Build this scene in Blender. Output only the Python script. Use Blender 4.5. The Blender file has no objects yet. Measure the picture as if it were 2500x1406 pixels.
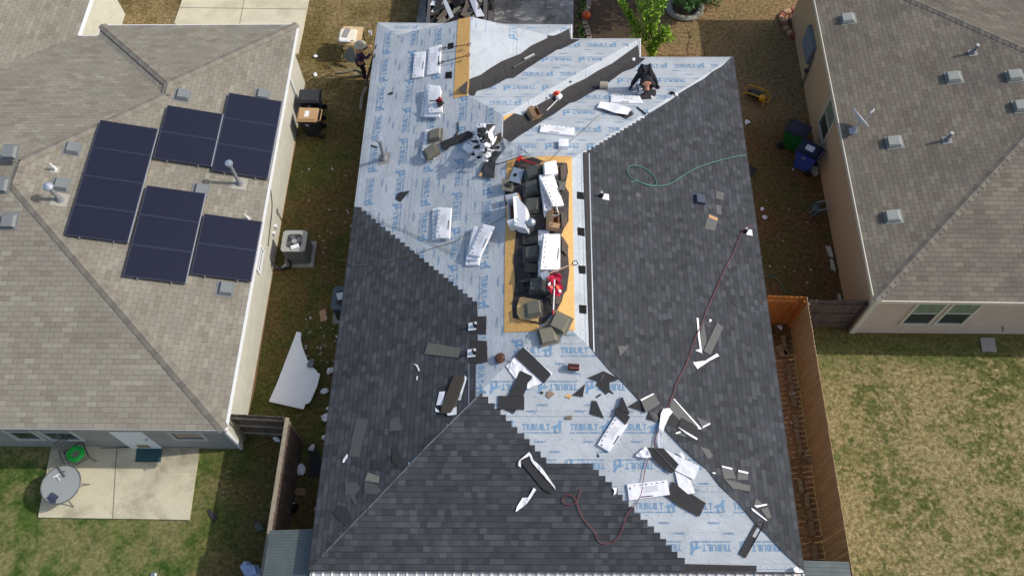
import bpy, bmesh, math, random
from mathutils import Vector as V, Matrix
from mathutils.bvhtree import BVHTree
from mathutils import noise as mnoise
random.seed(7)
R = random.random
sc = bpy.context.scene
# ------------------------------------------------------------------ camera
FP, PIT, YAW, ROLL, CH = 2045.94, .4859, .05, -.0374, 23.737
F_ = V((0, math.sin(PIT), -math.cos(PIT))); R_ = V((1, 0, 0)); U_ = R_.cross(F_)
rz = Matrix.Rotation(YAW, 3, 'Z'); F_, R_, U_ = rz @ F_, rz @ R_, rz @ U_
cr, sr = math.cos(ROLL), math.sin(ROLL)
R_, U_ = cr * R_ + sr * U_, -sr * R_ + cr * U_
CAM = V((0, 0, CH))
cd = bpy.data.cameras.new('camera'); cam = bpy.data.objects.new('camera', cd)
sc.collection.objects.link(cam); sc.camera = cam
cd.sensor_width = 36; cd.lens = 36 * FP / 2500; cd.clip_end = 2000; cd.clip_start = .1
m = Matrix((R_, U_, -F_)).transposed().to_4x4(); m.translation = CAM; cam.matrix_world = m
# ------------------------------------------------------------------ light
SUN = V((1.18, .14, 1)).normalized()
sun_el = math.asin(SUN.z); sun_az = math.atan2(SUN.x, SUN.y)
w = bpy.data.worlds.new('World'); sc.world = w; w.use_nodes = True
nt = w.node_tree; sk = nt.nodes.new('ShaderNodeTexSky'); sk.sky_type = 'NISHITA'; sk.sun_disc = False; sk.dust_density = 2.5; sk.ozone_density = .8
sk.sun_elevation = sun_el; sk.sun_rotation = sun_az
nt.links.new(sk.outputs[0], nt.nodes['Background'].inputs[0]); nt.nodes['Background'].inputs[1].default_value = .15
sl = bpy.data.lights.new('sun', 'SUN'); sl.energy = 2.75; sl.angle = math.radians(.6); sl.color = (1, .955, .89)
so = bpy.data.objects.new('sun', sl); sc.collection.objects.link(so)
so.rotation_euler = SUN.to_track_quat('Z', 'Y').to_euler(); so.location = (20, 5, 30)
sc.view_settings.view_transform = 'Standard'; sc.view_settings.look = 'None'
sc.view_settings.exposure = .16; sc.view_settings.gamma = 1
sc.cycles.max_bounces = 6

# ------------------------------------------------------------------ helpers
def rayd(u, v): return (F_ + R_ * ((u - 1250) / FP) - U_ * ((v - 703) / FP)).normalized()
def onz(u, v, z=0.0):
    d = rayd(u, v); return CAM + d * ((z - CH) / d.z)
def onpl(u, v, p, n):
    d = rayd(u, v); return CAM + d * ((p - CAM).dot(n) / d.dot(n))
def srgb(r, g, b):
    f = lambda c: ((c / 255 + .055) / 1.055) ** 2.4 if c > 10 else c / 255 / 12.92
    return (f(r), f(g), f(b), 1)
class NB:
    def __init__(s, name):
        s.m = bpy.data.materials.new(name); s.m.use_nodes = True; s.t = s.m.node_tree
        s.b = s.t.nodes['Principled BSDF']
    def n(s, typ, **k):
        o = s.t.nodes.new('ShaderNode' + typ)
        for a, b in k.items(): setattr(o, a, b)
        return o
    def l(s, a, b): s.t.links.new(a, b)
    def val(s, sock, x):
        if hasattr(x, 'is_linked') or isinstance(x, bpy.types.NodeSocket): s.l(x, sock)
        else: sock.default_value = x
    def math(s, op, a, b=0.0, c=None):
        o = s.n('Math', operation=op); s.val(o.inputs[0], a); s.val(o.inputs[1], b)
        if c is not None: s.val(o.inputs[2], c)
        return o.outputs[0]
    def mix(s, f, a, b, bt='MIX'):
        o = s.n('Mix', data_type='RGBA', blend_type=bt); s.val(o.inputs[0], f); s.val(o.inputs[6], a); s.val(o.inputs[7], b)
        return o.outputs[2]
    def noise(s, vec, scale, det=3, rough=.55, dist=0):
        o = s.n('TexNoise'); s.l(vec, o.inputs['Vector']); o.inputs['Scale'].default_value = scale
        o.inputs['Detail'].default_value = det; o.inputs['Roughness'].default_value = rough; o.inputs['Distortion'].default_value = dist
        return o.outputs[0]
    def ramp(s, f, stops):
        o = s.n('ValToRGB'); e = o.color_ramp.elements
        while len(e) > 1: e.remove(e[-1])
        e[0].position = stops[0][0]; e[0].color = stops[0][1]
        for p, c in stops[1:]:
            q = e.new(p); q.color = c
        s.l(f, o.inputs[0]); return o.outputs[0]
    def bump(s, h, st=.5, d=.01):
        o = s.n('Bump'); o.inputs['Strength'].default_value = st; o.inputs['Distance'].default_value = d
        s.l(h, o.inputs['Height']); s.l(o.outputs[0], s.b.inputs['Normal']); return o
    def col(s, c): s.val(s.b.inputs['Base Color'], c)
def k4(c, f): return (min(c[0] * f, 1), min(c[1] * f, 1), min(c[2] * f, 1), 1)
def grey(x): return (x, x, x, 1)
MATS = {}
def mat(name, c, rough=.7, var=.12, scale=8., metal=0., bump=0., spec=.4, bscale=None):
    if name in MATS: return MATS[name]
    k = NB(name); tc = k.n('TexCoord'); n = k.noise(tc.outputs['Object'], scale, 4)
    n2 = k.noise(tc.outputs['Object'], scale * 6, 3)
    f = k.math('ADD', k.math('MULTIPLY', n, .65), k.math('MULTIPLY', n2, .35))
    k.col(k.ramp(f, [(.3, k4(c, 1 - var * 1.6)), (.7, k4(c, 1 + var))]))
    k.b.inputs['Roughness'].default_value = rough; k.b.inputs['Metallic'].default_value = metal
    k.b.inputs['Specular IOR Level'].default_value = spec
    if bump: k.bump(k.noise(tc.outputs['Object'], bscale or scale * 4, 3), 1, bump)
    MATS[name] = k.m; return k.m
col = sc.collection
def tag(o, label=None, cat=None, group=None, kind=None):
    if label: o['label'] = label
    if cat: o['category'] = cat
    if group: o['group'] = group
    if kind: o['kind'] = kind
    return o
def empty(name, loc=(0, 0, 0), M=None):
    o = bpy.data.objects.new(name, None); col.objects.link(o); o.empty_display_size = .1
    if M is not None: o.matrix_world = M
    else: o.location = loc
    return o
def mesh(name, vs, fs, mats, parent=None, mi=None, uv=None, smooth=False, local=False):
    """vs in world coordinates unless local (then relative to parent)"""
    if not isinstance(mats, (list, tuple)): mats = [mats]
    vs = [V(v) for v in vs]
    if parent is None and not local:
        c = sum(vs, V()) / len(vs); c.z = min(v.z for v in vs); vs = [v - c for v in vs]
    elif parent is not None and not local:
        c = V(parent['_w']) if '_w' in parent else parent.location.copy()
        vs = [v - c for v in vs]; c = None
    else: c = None
    me = bpy.data.meshes.new(name); me.from_pydata([tuple(v) for v in vs], [], fs)
    for q in mats: me.materials.append(q)
    if mi:
        for p, i in zip(me.polygons, mi): p.material_index = i
    if uv:
        l = me.uv_layers.new(name='UVMap')
        for p in me.polygons:
            for li in p.loop_indices: l.data[li].uv = uv[me.loops[li].vertex_index]
    if smooth:
        for p in me.polygons: p.use_smooth = True
    me.update()
    o = bpy.data.objects.new(name, me); col.objects.link(o)
    if c is not None: o.location = c
    if parent is not None: o.parent = parent
    return o
class G:
    """geometry collector"""
    def __init__(s): s.v = []; s.f = []; s.m = []
    def add(s, vs, fs, m=0, M=None):
        b = len(s.v)
        s.v += [(M @ V(v)) if M is not None else V(v) for v in vs]
        s.f += [tuple(i + b for i in f) for f in fs]; s.m += [m] * len(fs); return s
    def box(s, a, b, m=0, M=None, bev=0.0):
        a, b = V(a), V(b)
        if bev > 0:
            bm = bmesh.new(); bmesh.ops.create_cube(bm, size=1)
            for v in bm.verts: v.co = V(((a[i] + b[i]) / 2 + v.co[i] * (b[i] - a[i]) for i in range(3)))
            bmesh.ops.bevel(bm, geom=bm.edges[:], offset=bev, segments=2, affect='EDGES')
            bm.verts.index_update()
            s.add([v.co.copy() for v in bm.verts], [tuple(x.index for x in f.verts) for f in bm.faces], m, M); bm.free(); return s
        vs = [(x, y, z) for x in (a.x, b.x) for y in (a.y, b.y) for z in (a.z, b.z)]
        return s.add(vs, [(0, 1, 3, 2), (4, 6, 7, 5), (0, 4, 5, 1), (2, 3, 7, 6), (0, 2, 6, 4), (1, 5, 7, 3)], m, M)
    def tube(s, pts, r, m=0, seg=8, M=None, cap=True):
        pts = [V(p) for p in pts]; rs = r if isinstance(r, (list, tuple)) else [r] * len(pts)
        vs = []; up = V((.13, .21, .97))
        for i, p in enumerate(pts):
            d = (pts[min(i + 1, len(pts) - 1)] - pts[max(i - 1, 0)])
            d = d.normalized() if d.length > 1e-9 else V((0, 0, 1))
            if abs(d.dot(up)) > .99: up = V((1, 0, 0))
            a = d.cross(up).normalized(); b = d.cross(a)
            for j in range(seg):
                t = 2 * math.pi * j / seg; vs.append(p + (a * math.cos(t) + b * math.sin(t)) * rs[i])
        fs = []
        for i in range(len(pts) - 1):
            for j in range(seg):
                k = (j + 1) % seg; fs.append((i * seg + j, i * seg + k, (i + 1) * seg + k, (i + 1) * seg + j))
        if cap: fs += [tuple(range(seg))[::-1], tuple((len(pts) - 1) * seg + j for j in range(seg))]
        return s.add(vs, fs, m, M)
    def prism(s, poly, z0, z1, m=0, M=None):
        n = len(poly); vs = [(x, y, z0) for x, y in poly] + [(x, y, z1) for x, y in poly]
        fs = [tuple(range(n))[::-1], tuple(range(n, 2 * n))] + [(i, (i + 1) % n, n + (i + 1) % n, n + i) for i in range(n)]
        return s.add(vs, fs, m, M)
    def lathe(s, prof, m=0, seg=16, M=None):
        vs = [(r * math.cos(2 * math.pi * j / seg), r * math.sin(2 * math.pi * j / seg), z) for r, z in prof for j in range(seg)]
        fs = [(i * seg + j, i * seg + (j + 1) % seg, (i + 1) * seg + (j + 1) % seg, (i + 1) * seg + j) for i in range(len(prof) - 1) for j in range(seg)]
        if prof[-1][0] > 1e-4: fs.append(tuple((len(prof) - 1) * seg + j for j in range(seg)))
        return s.add(vs, fs, m, M)
    def quad(s, a, b, c, d, m=0): return s.add([a, b, c, d], [(0, 1, 2, 3)], m)
    def out(s, name, mats, parent=None, local=False, smooth=False, uv=None):
        return mesh(name, s.v, s.f, mats, parent, s.m, uv, smooth, local)
def dup(root, M=None, label=None, group=None):
    r = root.copy(); col.objects.link(r)
    if M is not None: r.matrix_world = M
    if label: r['label'] = label
    if group: r['group'] = group
    for ch in list(root.children):
        c = ch.copy(); col.objects.link(c); c.parent = r
        for g in list(ch.children):
            d = g.copy(); col.objects.link(d); d.parent = c
    return r
def smoothpath(pts, n=6):
    out = []
    P = [pts[0]] + list(pts) + [pts[-1]]
    for i in range(1, len(P) - 2):
        for k in range(n):
            t = k / n; p0, p1, p2, p3 = [V(q) for q in P[i - 1:i + 3]]
            out.append(.5 * ((2 * p1) + (p2 - p0) * t + (2 * p0 - 5 * p1 + 4 * p2 - p3) * t * t + (3 * p1 - p0 - 3 * p2 + p3) * t ** 3))
    out.append(V(pts[-1])); return out

# ------------------------------------------------------------------ materials
def grass_mat():
    k = NB('grass'); ge = k.n('NewGeometry'); pos = ge.outputs['Position']
    sx = k.n('SeparateXYZ'); k.l(pos, sx.inputs[0]); X, Y = sx.outputs[0], sx.outputs[1]
    wob = k.noise(pos, .6, 4); wb = k.math('MULTIPLY', k.math('SUBTRACT', wob, .5), 3.)
    Xw, Yw = k.math('ADD', X, wb), k.math('ADD', Y, wb)
    def sig(v, a, b):  # 0..1 between a and b
        o = k.n('MapRange'); k.l(v, o.inputs[0]); o.inputs[1].default_value = a; o.inputs[2].default_value = b; o.interpolation_type = 'SMOOTHSTEP'
        return o.outputs[0]
    big = k.noise(pos, .4, 5, .6, .5); mid = k.noise(pos, 1.5, 7, .72, .6); fine = k.noise(pos, 9, 6, .75); vf = k.noise(pos, 75, 3, .8)
    # patchy blend
    g = srgb(128, 150, 74); dg = srgb(84, 116, 52); y = srgb(200, 184, 132); br = srgb(168, 128, 88); tan = srgb(206, 172, 124)
    green = k.mix(k.ramp(mid, [(.35, grey(0)), (.65, grey(1))]), dg, g)
    dry = k.mix(k.ramp(fine, [(.35, grey(0)), (.65, grey(1))]), k4(y, .72), k4(y, 1.15))
    brown = k.mix(k.ramp(fine, [(.35, grey(0)), (.65, grey(1))]), k4(br, .7), k4(br, 1.1))
    pm = k.math('ADD', k.math('MULTIPLY', big, .55), k.math('MULTIPLY', mid, .45))
    patch = k.ramp(pm, [(.44, grey(0)), (.55, grey(1))])
    patch2 = k.ramp(k.math('ADD', k.math('MULTIPLY', mid, .6), k.math('MULTIPLY', fine, .4)), [(.43, grey(0)), (.55, grey(1))])
    c_left = k.mix(patch, green, k.mix(.6, green, k4(y, 1.)))                      # left back yard
    c_gap = k.mix(patch, k.mix(.3, green, brown), k.mix(.75, green, brown))                             # side yards
    cl = k.noise(pos, 3.2, 8, .74, .4); f1 = k.ramp(k.math('ADD', cl, k.math('MULTIPLY', k.math('SUBTRACT', big, .5), .45)), [(.42, grey(0)), (.52, grey(1))]); f2 = k.ramp(big, [(.40, grey(.25)), (.6, grey(1))])
    tc_ = k.noise(pos, 8, 6, .8); dry2 = k.ramp(tc_, [(.36, srgb(146, 124, 84)), (.52, srgb(200, 184, 130)), (.66, srgb(240, 224, 174))])
    gr2 = k.ramp(tc_, [(.36, srgb(70, 88, 40)), (.6, srgb(136, 146, 78))])
    c_right = k.mix(f1, k.mix(f2, gr2, k.mix(.45, gr2, dry2)), dry2)
    c_right = k.mix(k.math('MULTIPLY', sig(Yw, 9.6, 10.6), .8), c_right, k.mix(patch, gr2, k4(g, .85)))
    c_north = k.mix(patch, k.mix(.55, brown, dry), k.mix(.8, brown, (tan)))
    c = k.mix(sig(Xw, -10.3, -7.8), c_left, c_gap)
    c = k.mix(k.math('MULTIPLY', sig(X, 8.04, 8.1), k.math('SUBTRACT', 1, sig(Yw, 11.2, 11.8))), c, c_right)
    c = k.mix(k.math('MULTIPLY', sig(Xw, 2, 3.5), sig(Y, 17.5, 20.)), c, c_north)
    c = k.mix(k.math('MULTIPLY', k.math('MULTIPLY', sig(Xw, 5.5, 7), sig(Y, 10, 12)), k.math('SUBTRACT', 1, sig(Y, 18, 20))), c, k.mix(patch, k.mix(.5, green, brown), brown))
    c = k.mix(k.math('MULTIPLY', k.math('MULTIPLY', sig(X, 5.5, 6.0), k.math('SUBTRACT', 1, sig(X, 7.98, 8.04))), k.math('SUBTRACT', 1, sig(Y, 10, 11))), c, k.mix(patch, srgb(232, 178, 132), srgb(198, 162, 114)))
    c = k.mix(k.math('MULTIPLY', sig(Yw, 18.8, 20.5), k.math('SUBTRACT', 1, sig(Xw, -4, -2))), c, k.mix(patch, k.mix(.35, brown, green), k.mix(.6, brown, dry)))
    c = k.mix(.9, c, k.ramp(fine, [(.36, grey(.42)), (.62, grey(1.05))]), 'MULTIPLY')
    c = k.mix(.8, c, k.ramp(vf, [(.3, grey(.5)), (.7, grey(1.0))]), 'MULTIPLY')
    k.col(c); k.b.inputs['Roughness'].default_value = .95; k.b.inputs['Specular IOR Level'].default_value = .1
    k.bump(k.math('ADD', fine, k.math('MULTIPLY', vf, .6)), 1, .07); return k.m
def shingle_mat(name, tones, tabw, slot, rowh=.143, slotc=.45, line=.5, noisec=1.0, patch=None):
    k = NB(name); uv = k.n('UVMap'); s = k.n('SeparateXYZ'); k.l(uv.outputs[0], s.inputs[0])
    a, b = s.outputs[0], s.outputs[1]
    rb = k.math('DIVIDE', b, rowh); row = k.math('FLOOR', rb); fr = k.math('FRACT', rb)
    wn = k.n('TexWhiteNoise', noise_dimensions='1D'); k.l(row, wn.inputs['W'])
    if slot:   # three-tab: half offset with small jitter
        off = k.math('ADD', k.math('MULTIPLY', k.math('MODULO', row, 2.), .5), k.math('MULTIPLY', wn.outputs[0], .12))
    else: off = k.math('MULTIPLY', wn.outputs[0], 7.)
    at = k.math('ADD', k.math('DIVIDE', a, tabw), off); cell = k.math('FLOOR', at); fa = k.math('FRACT', at)
    cv = k.n('CombineXYZ'); k.l(cell, cv.inputs[0]); k.l(row, cv.inputs[1])
    w2 = k.n('TexWhiteNoise', noise_dimensions='2D'); k.l(cv.outputs[0], w2.inputs['Vector'])
    st = [(i / max(1, len(tones) - 1), t) for i, t in enumerate(tones)]
    c = k.ramp(w2.outputs[0], st)
    n1 = k.noise(uv.outputs[0], .5, 4); n2 = k.noise(uv.outputs[0], 60, 3, .7)
    c = k.mix(1., c, k.ramp(n1, [(.3, grey(.86)), (.7, grey(1.1))]), 'MULTIPLY')
    c = k.mix(1., c, k.ramp(n2, [(.25, grey(1 - .3 * noisec)), (.75, grey(1 + .2 * noisec))]), 'MULTIPLY')
    if patch: c = k.mix(k.math('MULTIPLY', k.ramp(k.noise(uv.outputs[0], .35, 5, .6), [(.5, grey(0)), (.68, grey(1))]), .45), c, patch)
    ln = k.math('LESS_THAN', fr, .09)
    c = k.mix(k.math('MULTIPLY', ln, line), c, k4(tones[0], .35))  # gap line at each course butt, its course shadow put into the colour
    h = k.math('SUBTRACT', 1., fr)
    if slot:
        sl_ = k.math('LESS_THAN', fa, slot)
        c = k.mix(k.math('MULTIPLY', sl_, slotc), c, k4(tones[0], .25)); h = k.math('SUBTRACT', h, k.math('MULTIPLY', sl_, .6))
    else: h = k.math('ADD', h, k.math('MULTIPLY', k.math('GREATER_THAN', w2.outputs[0], .5), .5))
    k.col(c); k.b.inputs['Roughness'].default_value = .88; k.b.inputs['Specular IOR Level'].default_value = .25
    k.bump(h, 1, .008); return k.m
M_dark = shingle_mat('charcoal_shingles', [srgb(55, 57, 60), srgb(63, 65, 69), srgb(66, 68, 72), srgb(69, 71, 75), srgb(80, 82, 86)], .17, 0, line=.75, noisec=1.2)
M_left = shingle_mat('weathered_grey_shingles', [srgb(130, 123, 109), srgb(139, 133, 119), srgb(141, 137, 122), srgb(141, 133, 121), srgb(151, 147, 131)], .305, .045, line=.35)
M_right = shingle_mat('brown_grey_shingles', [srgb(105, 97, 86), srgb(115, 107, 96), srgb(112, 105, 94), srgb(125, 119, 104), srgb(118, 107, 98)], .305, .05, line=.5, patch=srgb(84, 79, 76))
def under_mat():
    k = NB('underlayment_fabric'); uv = k.n('UVMap'); s = k.n('SeparateXYZ'); k.l(uv.outputs[0], s.inputs[0]); a, b = s.outputs[0], s.outputs[1]
    base = srgb(180, 186, 190); n = k.noise(uv.outputs[0], 1.3, 5); 
    c = k.ramp(n, [(.3, k4(base, .86)), (.7, k4(base, 1.08))])
    sm = k.noise(uv.outputs[0], .9, 6, .7, .8); c = k.mix(k.math('MULTIPLY', k.ramp(sm, [(.52, grey(0)), (.68, grey(1))]), .3), c, srgb(132, 138, 142))
    sp2 = k.noise(uv.outputs[0], 26, 2, .5); c = k.mix(k.math('MULTIPLY', k.math('GREATER_THAN', sp2, .73), .35), c, srgb(110, 112, 116))
    per = 1.82; fb = k.math('FRACT', k.math('DIVIDE', b, per))
    for p, wd, st in ((.03, .006, .55), (.10, .004, .35), (.5, .003, .25), (.955, .004, .3)):
        d = k.math('ABSOLUTE', k.math('SUBTRACT', fb, p)); c = k.mix(k.math('MULTIPLY', k.math('LESS_THAN', d, wd), st), c, srgb(96, 112, 132))
    # cap nails
    fa = k.math('MULTIPLY', k.math('SUBTRACT', k.math('FRACT', k.math('DIVIDE', a, .3)), .5), .3)
    for p in (.065, .3, .72):
        dy = k.math('MULTIPLY', k.math('SUBTRACT', fb, p), per)
        d = k.math('SQRT', k.math('ADD', k.math('MULTIPLY', fa, fa), k.math('MULTIPLY', dy, dy)))
        c = k.mix(k.math('MULTIPLY', k.math('LESS_THAN', d, .016), .55), c, srgb(70, 84, 104))
    k.col(c); k.b.inputs['Roughness'].default_value = .55; k.b.inputs['Specular IOR Level'].default_value = .35
    mp = k.n('Mapping'); k.l(uv.outputs[0], mp.inputs[0]); mp.inputs['Scale'].default_value = (.8, 1.5, 1)
    w1 = k.noise(mp.outputs[0], 1.6, 4, .5, 1.2); w2 = k.noise(uv.outputs[0], 9, 4, .6, .8)
    r1 = k.math('ABSOLUTE', k.math('SUBTRACT', w1, .5))
    lap = k.math('LESS_THAN', fb, .03)
    k.bump(k.math('ADD', k.math('ADD', k.math('MULTIPLY', k.math('MINIMUM', r1, .05), -5.), k.math('MULTIPLY', w2, .35)), k.math('MULTIPLY', lap, .2)), 1., .014); return k.m
M_und = under_mat()
def osb_mat(name='oriented_strand_board', base=(214, 168, 98)):
    k = NB(name); tc = k.n('TexCoord'); v = k.n('TexVoronoi'); k.l(tc.outputs['Object'], v.inputs['Vector']); v.inputs['Scale'].default_value = 22
    c = srgb(*base); n = k.noise(tc.outputs['Object'], 30, 3, .6, 1.)
    cc = k.mix(.5, k.ramp(v.outputs['Color'], [(0, k4(c, .7)), (.5, c), (1, k4(c, 1.2))]), k.ramp(n, [(.35, k4(c, .62)), (.6, k4(c, 1.12))]))
    k.col(cc); k.b.inputs['Roughness'].default_value = .7; k.bump(n, .5, .003); return k.m
M_osb = osb_mat()
M_print = mat('blue_print', srgb(116, 150, 180), .6, .1)
M_felt = mat('black_felt', srgb(62, 60, 60), .85, .12, 5, bump=.004, spec=.2)
M_shpc = mat('new_shingle_sheet', srgb(60, 60, 61), .9, .18, 30, bump=.003, spec=.15)
M_shback = mat('shingle_back', srgb(82, 83, 81), .65, .2, 40, bump=.003, spec=.5)
M_asph = mat('old_shingle', srgb(90, 80, 72), .95, .2, 20, bump=.004)
M_wrap = mat('white_wrapper', srgb(232, 232, 234), .45, .04, 6, bump=.006, bscale=9)
M_ink = mat('black_ink', srgb(40, 42, 46), .6, .1)
M_inkg = mat('grey_ink', srgb(150, 155, 165), .6, .1)
M_white = mat('white_paint', srgb(226, 228, 228), .5, .05)
M_card = mat('cardboard', srgb(186, 150, 112), .85, .08, 10)
M_cardd = mat('cardboard_inside', srgb(130, 92, 66), .85, .1, 10)
M_hood = mat('brown_vent_metal', srgb(116, 112, 98), .45, .06, 6, spec=.4)
M_hoodd = mat('dark_vent_metal', srgb(88, 88, 80), .4, .08, 6)
M_galv = mat('galvanized_metal', srgb(176, 184, 192), .38, .08, 9, metal=.55)
M_black = mat('black_void', srgb(10, 10, 11), .9, .1)
M_ply = mat('old_wood_deck', srgb(150, 112, 76), .9, .15, 12)
M_conc = None
def conc_mat(name, base, stain, st=.5, sc_=.9):
    k = NB(name); ge = k.n('NewGeometry'); p = ge.outputs['Position']; n = k.noise(p, sc_, 6, .62, .4); n2 = k.noise(p, 30, 4)
    b = srgb(*base); c = k.ramp(n, [(.3, k4(b, 1.08)), (.46, b), (.64, srgb(*stain))])
    c = k.mix(st, b, c); c = k.mix(1, c, k.ramp(n2, [(.3, grey(.88)), (.7, grey(1.06))]), 'MULTIPLY'); k.col(c)
    k.b.inputs['Roughness'].default_value = .9; k.bump(n2, .4, .004); return k.m
M_conc = conc_mat('patio_concrete', (198, 191, 164), (146, 137, 116), 1., .6)
M_drive = conc_mat('driveway_concrete', (206, 198, 170), (176, 168, 142), .6)
M_drive2 = conc_mat('old_driveway_concrete', (150, 148, 142), (92, 90, 86), .9)

# ------------------------------------------------------------------ ground
gm = grass_mat()
tag(mesh('ground', [(-150, -80, 0), (150, -80, 0), (150, 160, 0), (-150, 160, 0)], [(0, 1, 2, 3)], gm, local=True), kind='structure')
def slab(name, pxs, h, m, parent=None, bottom=-.05, **k):
    P = [onz(u, v, h) for u, v in pxs]
    g = G(); g.prism([(p.x, p.y) for p in P], bottom, h, 0)
    return g.out(name, m, parent)

# ------------------------------------------------------------------ main roof planes
ZE, PP = 2.575, .3257
Xw, Xe, Xb, Xc = -5.366, 6.619, 3.556, 1.285
Ys, Ya, Yb, Yc, Yg = 3.426, 19.871, 20.673, 21.427, 20.60
hw = (Xe - Xw) / 2; Xm = (Xe + Xw) / 2; hb = (Xb - Xw) / 2; hc = (Xc - Xw) / 2
SW = onz(753, 1391, ZE); SE = onz(1963, 1395, ZE); NE = onz(1790, 140, ZE); IA = onz(1560, 140, ZE); CB = onz(1560, 95, ZE)
IB = onz(1393, 95, ZE); CC = onz(1393, 61, ZE); NW = onz(922, 56, ZE)
R1 = V((Xm, Ys + hw, ZE + PP * hw)); R2 = V((Xm, Ya - hw, ZE + PP * hw))
b1 = V((Xw + hb, Yb - hb, ZE + PP * hb)); b2 = V((Xw + hb, Ya - hb, ZE + PP * hb))
c1 = V((Xw + hc, Yb - hc, ZE + PP * hc)); gg = V((Xw + hc, Yg, ZE + PP * hc))
gw_ = V((Xw + Yc - Yg, Yg, ZE + PP * (Yc - Yg))); ge_ = V((Xc - Yc + Yg, Yg, ZE + PP * (Yc - Yg)))
def plane(a, b, c): n = (b - a).cross(c - a).normalized(); return (a, n if n.z > 0 else -n)
PW = plane(SW, NW, R1)
for q in (R2, b1, b2, c1, gg, gw_): q.z = PW[0].z - (PW[1].x * (q.x - PW[0].x) + PW[1].y * (q.y - PW[0].y)) / PW[1].z
FACES = {'W': [SW, R1, R2, b2, b1, c1, gg, gw_, NW], 'S': [SW, SE, R1], 'E': [SE, NE, R2, R1], 'A': [NE, IA, b2, R2],
         'T': [IA, CB, b1, b2], 'B': [CB, IB, c1, b1], 'C': [IB, CC, ge_, gg, c1], 'N': [CC, NW, gw_, ge_]}
PL = {'W': PW, 'S': plane(SW, SE, R1), 'E': plane(SE, NE, R1), 'A': plane(NE, IA, b2), 'T': plane(IA, CB, b2), 'B': plane(CB, IB, c1),
      'C': plane(IB, gg, c1), 'N': plane(CC, NW, gw_)}
FR = {}   # frame: origin, a (along eave), b (upslope)
def mkframe(o, e, n):
    a = (e - o).normalized(); b = n.cross(a).normalized(); 
    if b.z < 0: b = -b
    return (o, a, b, n)
FR['W'] = mkframe(NW, SW, PL['W'][1]); FR['S'] = mkframe(SW, SE, PL['S'][1]); FR['E'] = mkframe(SE, NE, PL['E'][1])
FR['A'] = mkframe(NE, IA, PL['A'][1]); FR['B'] = mkframe(CB, IB, PL['B'][1]); FR['T'] = mkframe(IA, CB, PL['T'][1])
FR['C'] = mkframe(IB, CC, PL['C'][1]); FR['N'] = mkframe(CC, NW, PL['N'][1])
def uvof(fr, p): d = p - fr[0]; return (d.dot(fr[1]), d.dot(fr[2]))
def tri_face(pts):
    """planar-ish polygon triangulated"""
    from mathutils.geometry import tessellate_polygon
    return tessellate_polygon([pts])
rv, rf, rk = [], [], []
for kx, P in FACES.items():
    base = len(rv); rv += [p.copy() for p in P]
    for t in tri_face([p.copy() for p in P]): rf.append(tuple(base + i for i in t)); rk.append(kx)
TREE = BVHTree.FromPolygons(rv, rf)
def hitroof(u, v, off=0, key=None):
    d = rayd(u, v); loc, n, i, t = TREE.ray_cast(CAM, d)
    if loc is None or (key and rk[i] not in key):
        kk = key[0] if key else min(PL, key=lambda q: 0 if q == 'E' else 1)
        n = PL[kk][1]; loc = onpl(u, v, PL[kk][0], n); return loc + n * off, n
    if n.z < 0: n = -n
    return loc + n * off, n
def pxpoly_grid(poly, step, creases=()):
    bm = bmesh.new(); vs = [bm.verts.new((x, y, 0)) for x, y in poly]; bm.faces.new(vs); bm.normal_update()
    xs = [p[0] for p in poly]; ys = [p[1] for p in poly]
    def cut(co, no):
        g = bm.verts[:] + bm.edges[:] + bm.faces[:]; bmesh.ops.bisect_plane(bm, geom=g, dist=1e-4, plane_co=co, plane_no=no)
    if step:
        x = min(xs) + step
        while x < max(xs): cut((x, 0, 0), (1, 0, 0)); x += step
        y = min(ys) + step
        while y < max(ys): cut((0, y, 0), (0, 1, 0)); y += step
    for (p, q) in creases:
        cut((p[0], p[1], 0), (-(q[1] - p[1]), q[0] - p[0], 0))
    bm.normal_update(); bmesh.ops.triangulate(bm, faces=[f for f in bm.faces if len(f.verts) > 3], ngon_method='EAR_CLIP')
    bm.verts.index_update()
    V2 = [(v.co.x, v.co.y) for v in bm.verts]; F2 = [tuple(x.index for x in f.verts) for f in bm.faces]
    B = [tuple(x.index for x in e.verts) for e in bm.edges if e.is_boundary]; bm.free(); return V2, F2, B
CRE = {'va': ((1560, 140), (1228, 340)), 'vc': ((1393, 95), (1145, 238)), 'hb': ((1560, 95), (1228, 288)),
       'rd': ((1364, 410), (1364, 763)), 'hs': ((1963, 1395), (1364, 765)), 'hw': ((753, 1391), (1364, 765)), 'ha': ((1790, 140), (1364, 405)),
       'rb': ((1226, 288), (1226, 345)), 'hx': ((1364, 405), (1228, 340)), 'hc': ((1228, 288), (1146, 238))}
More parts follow.
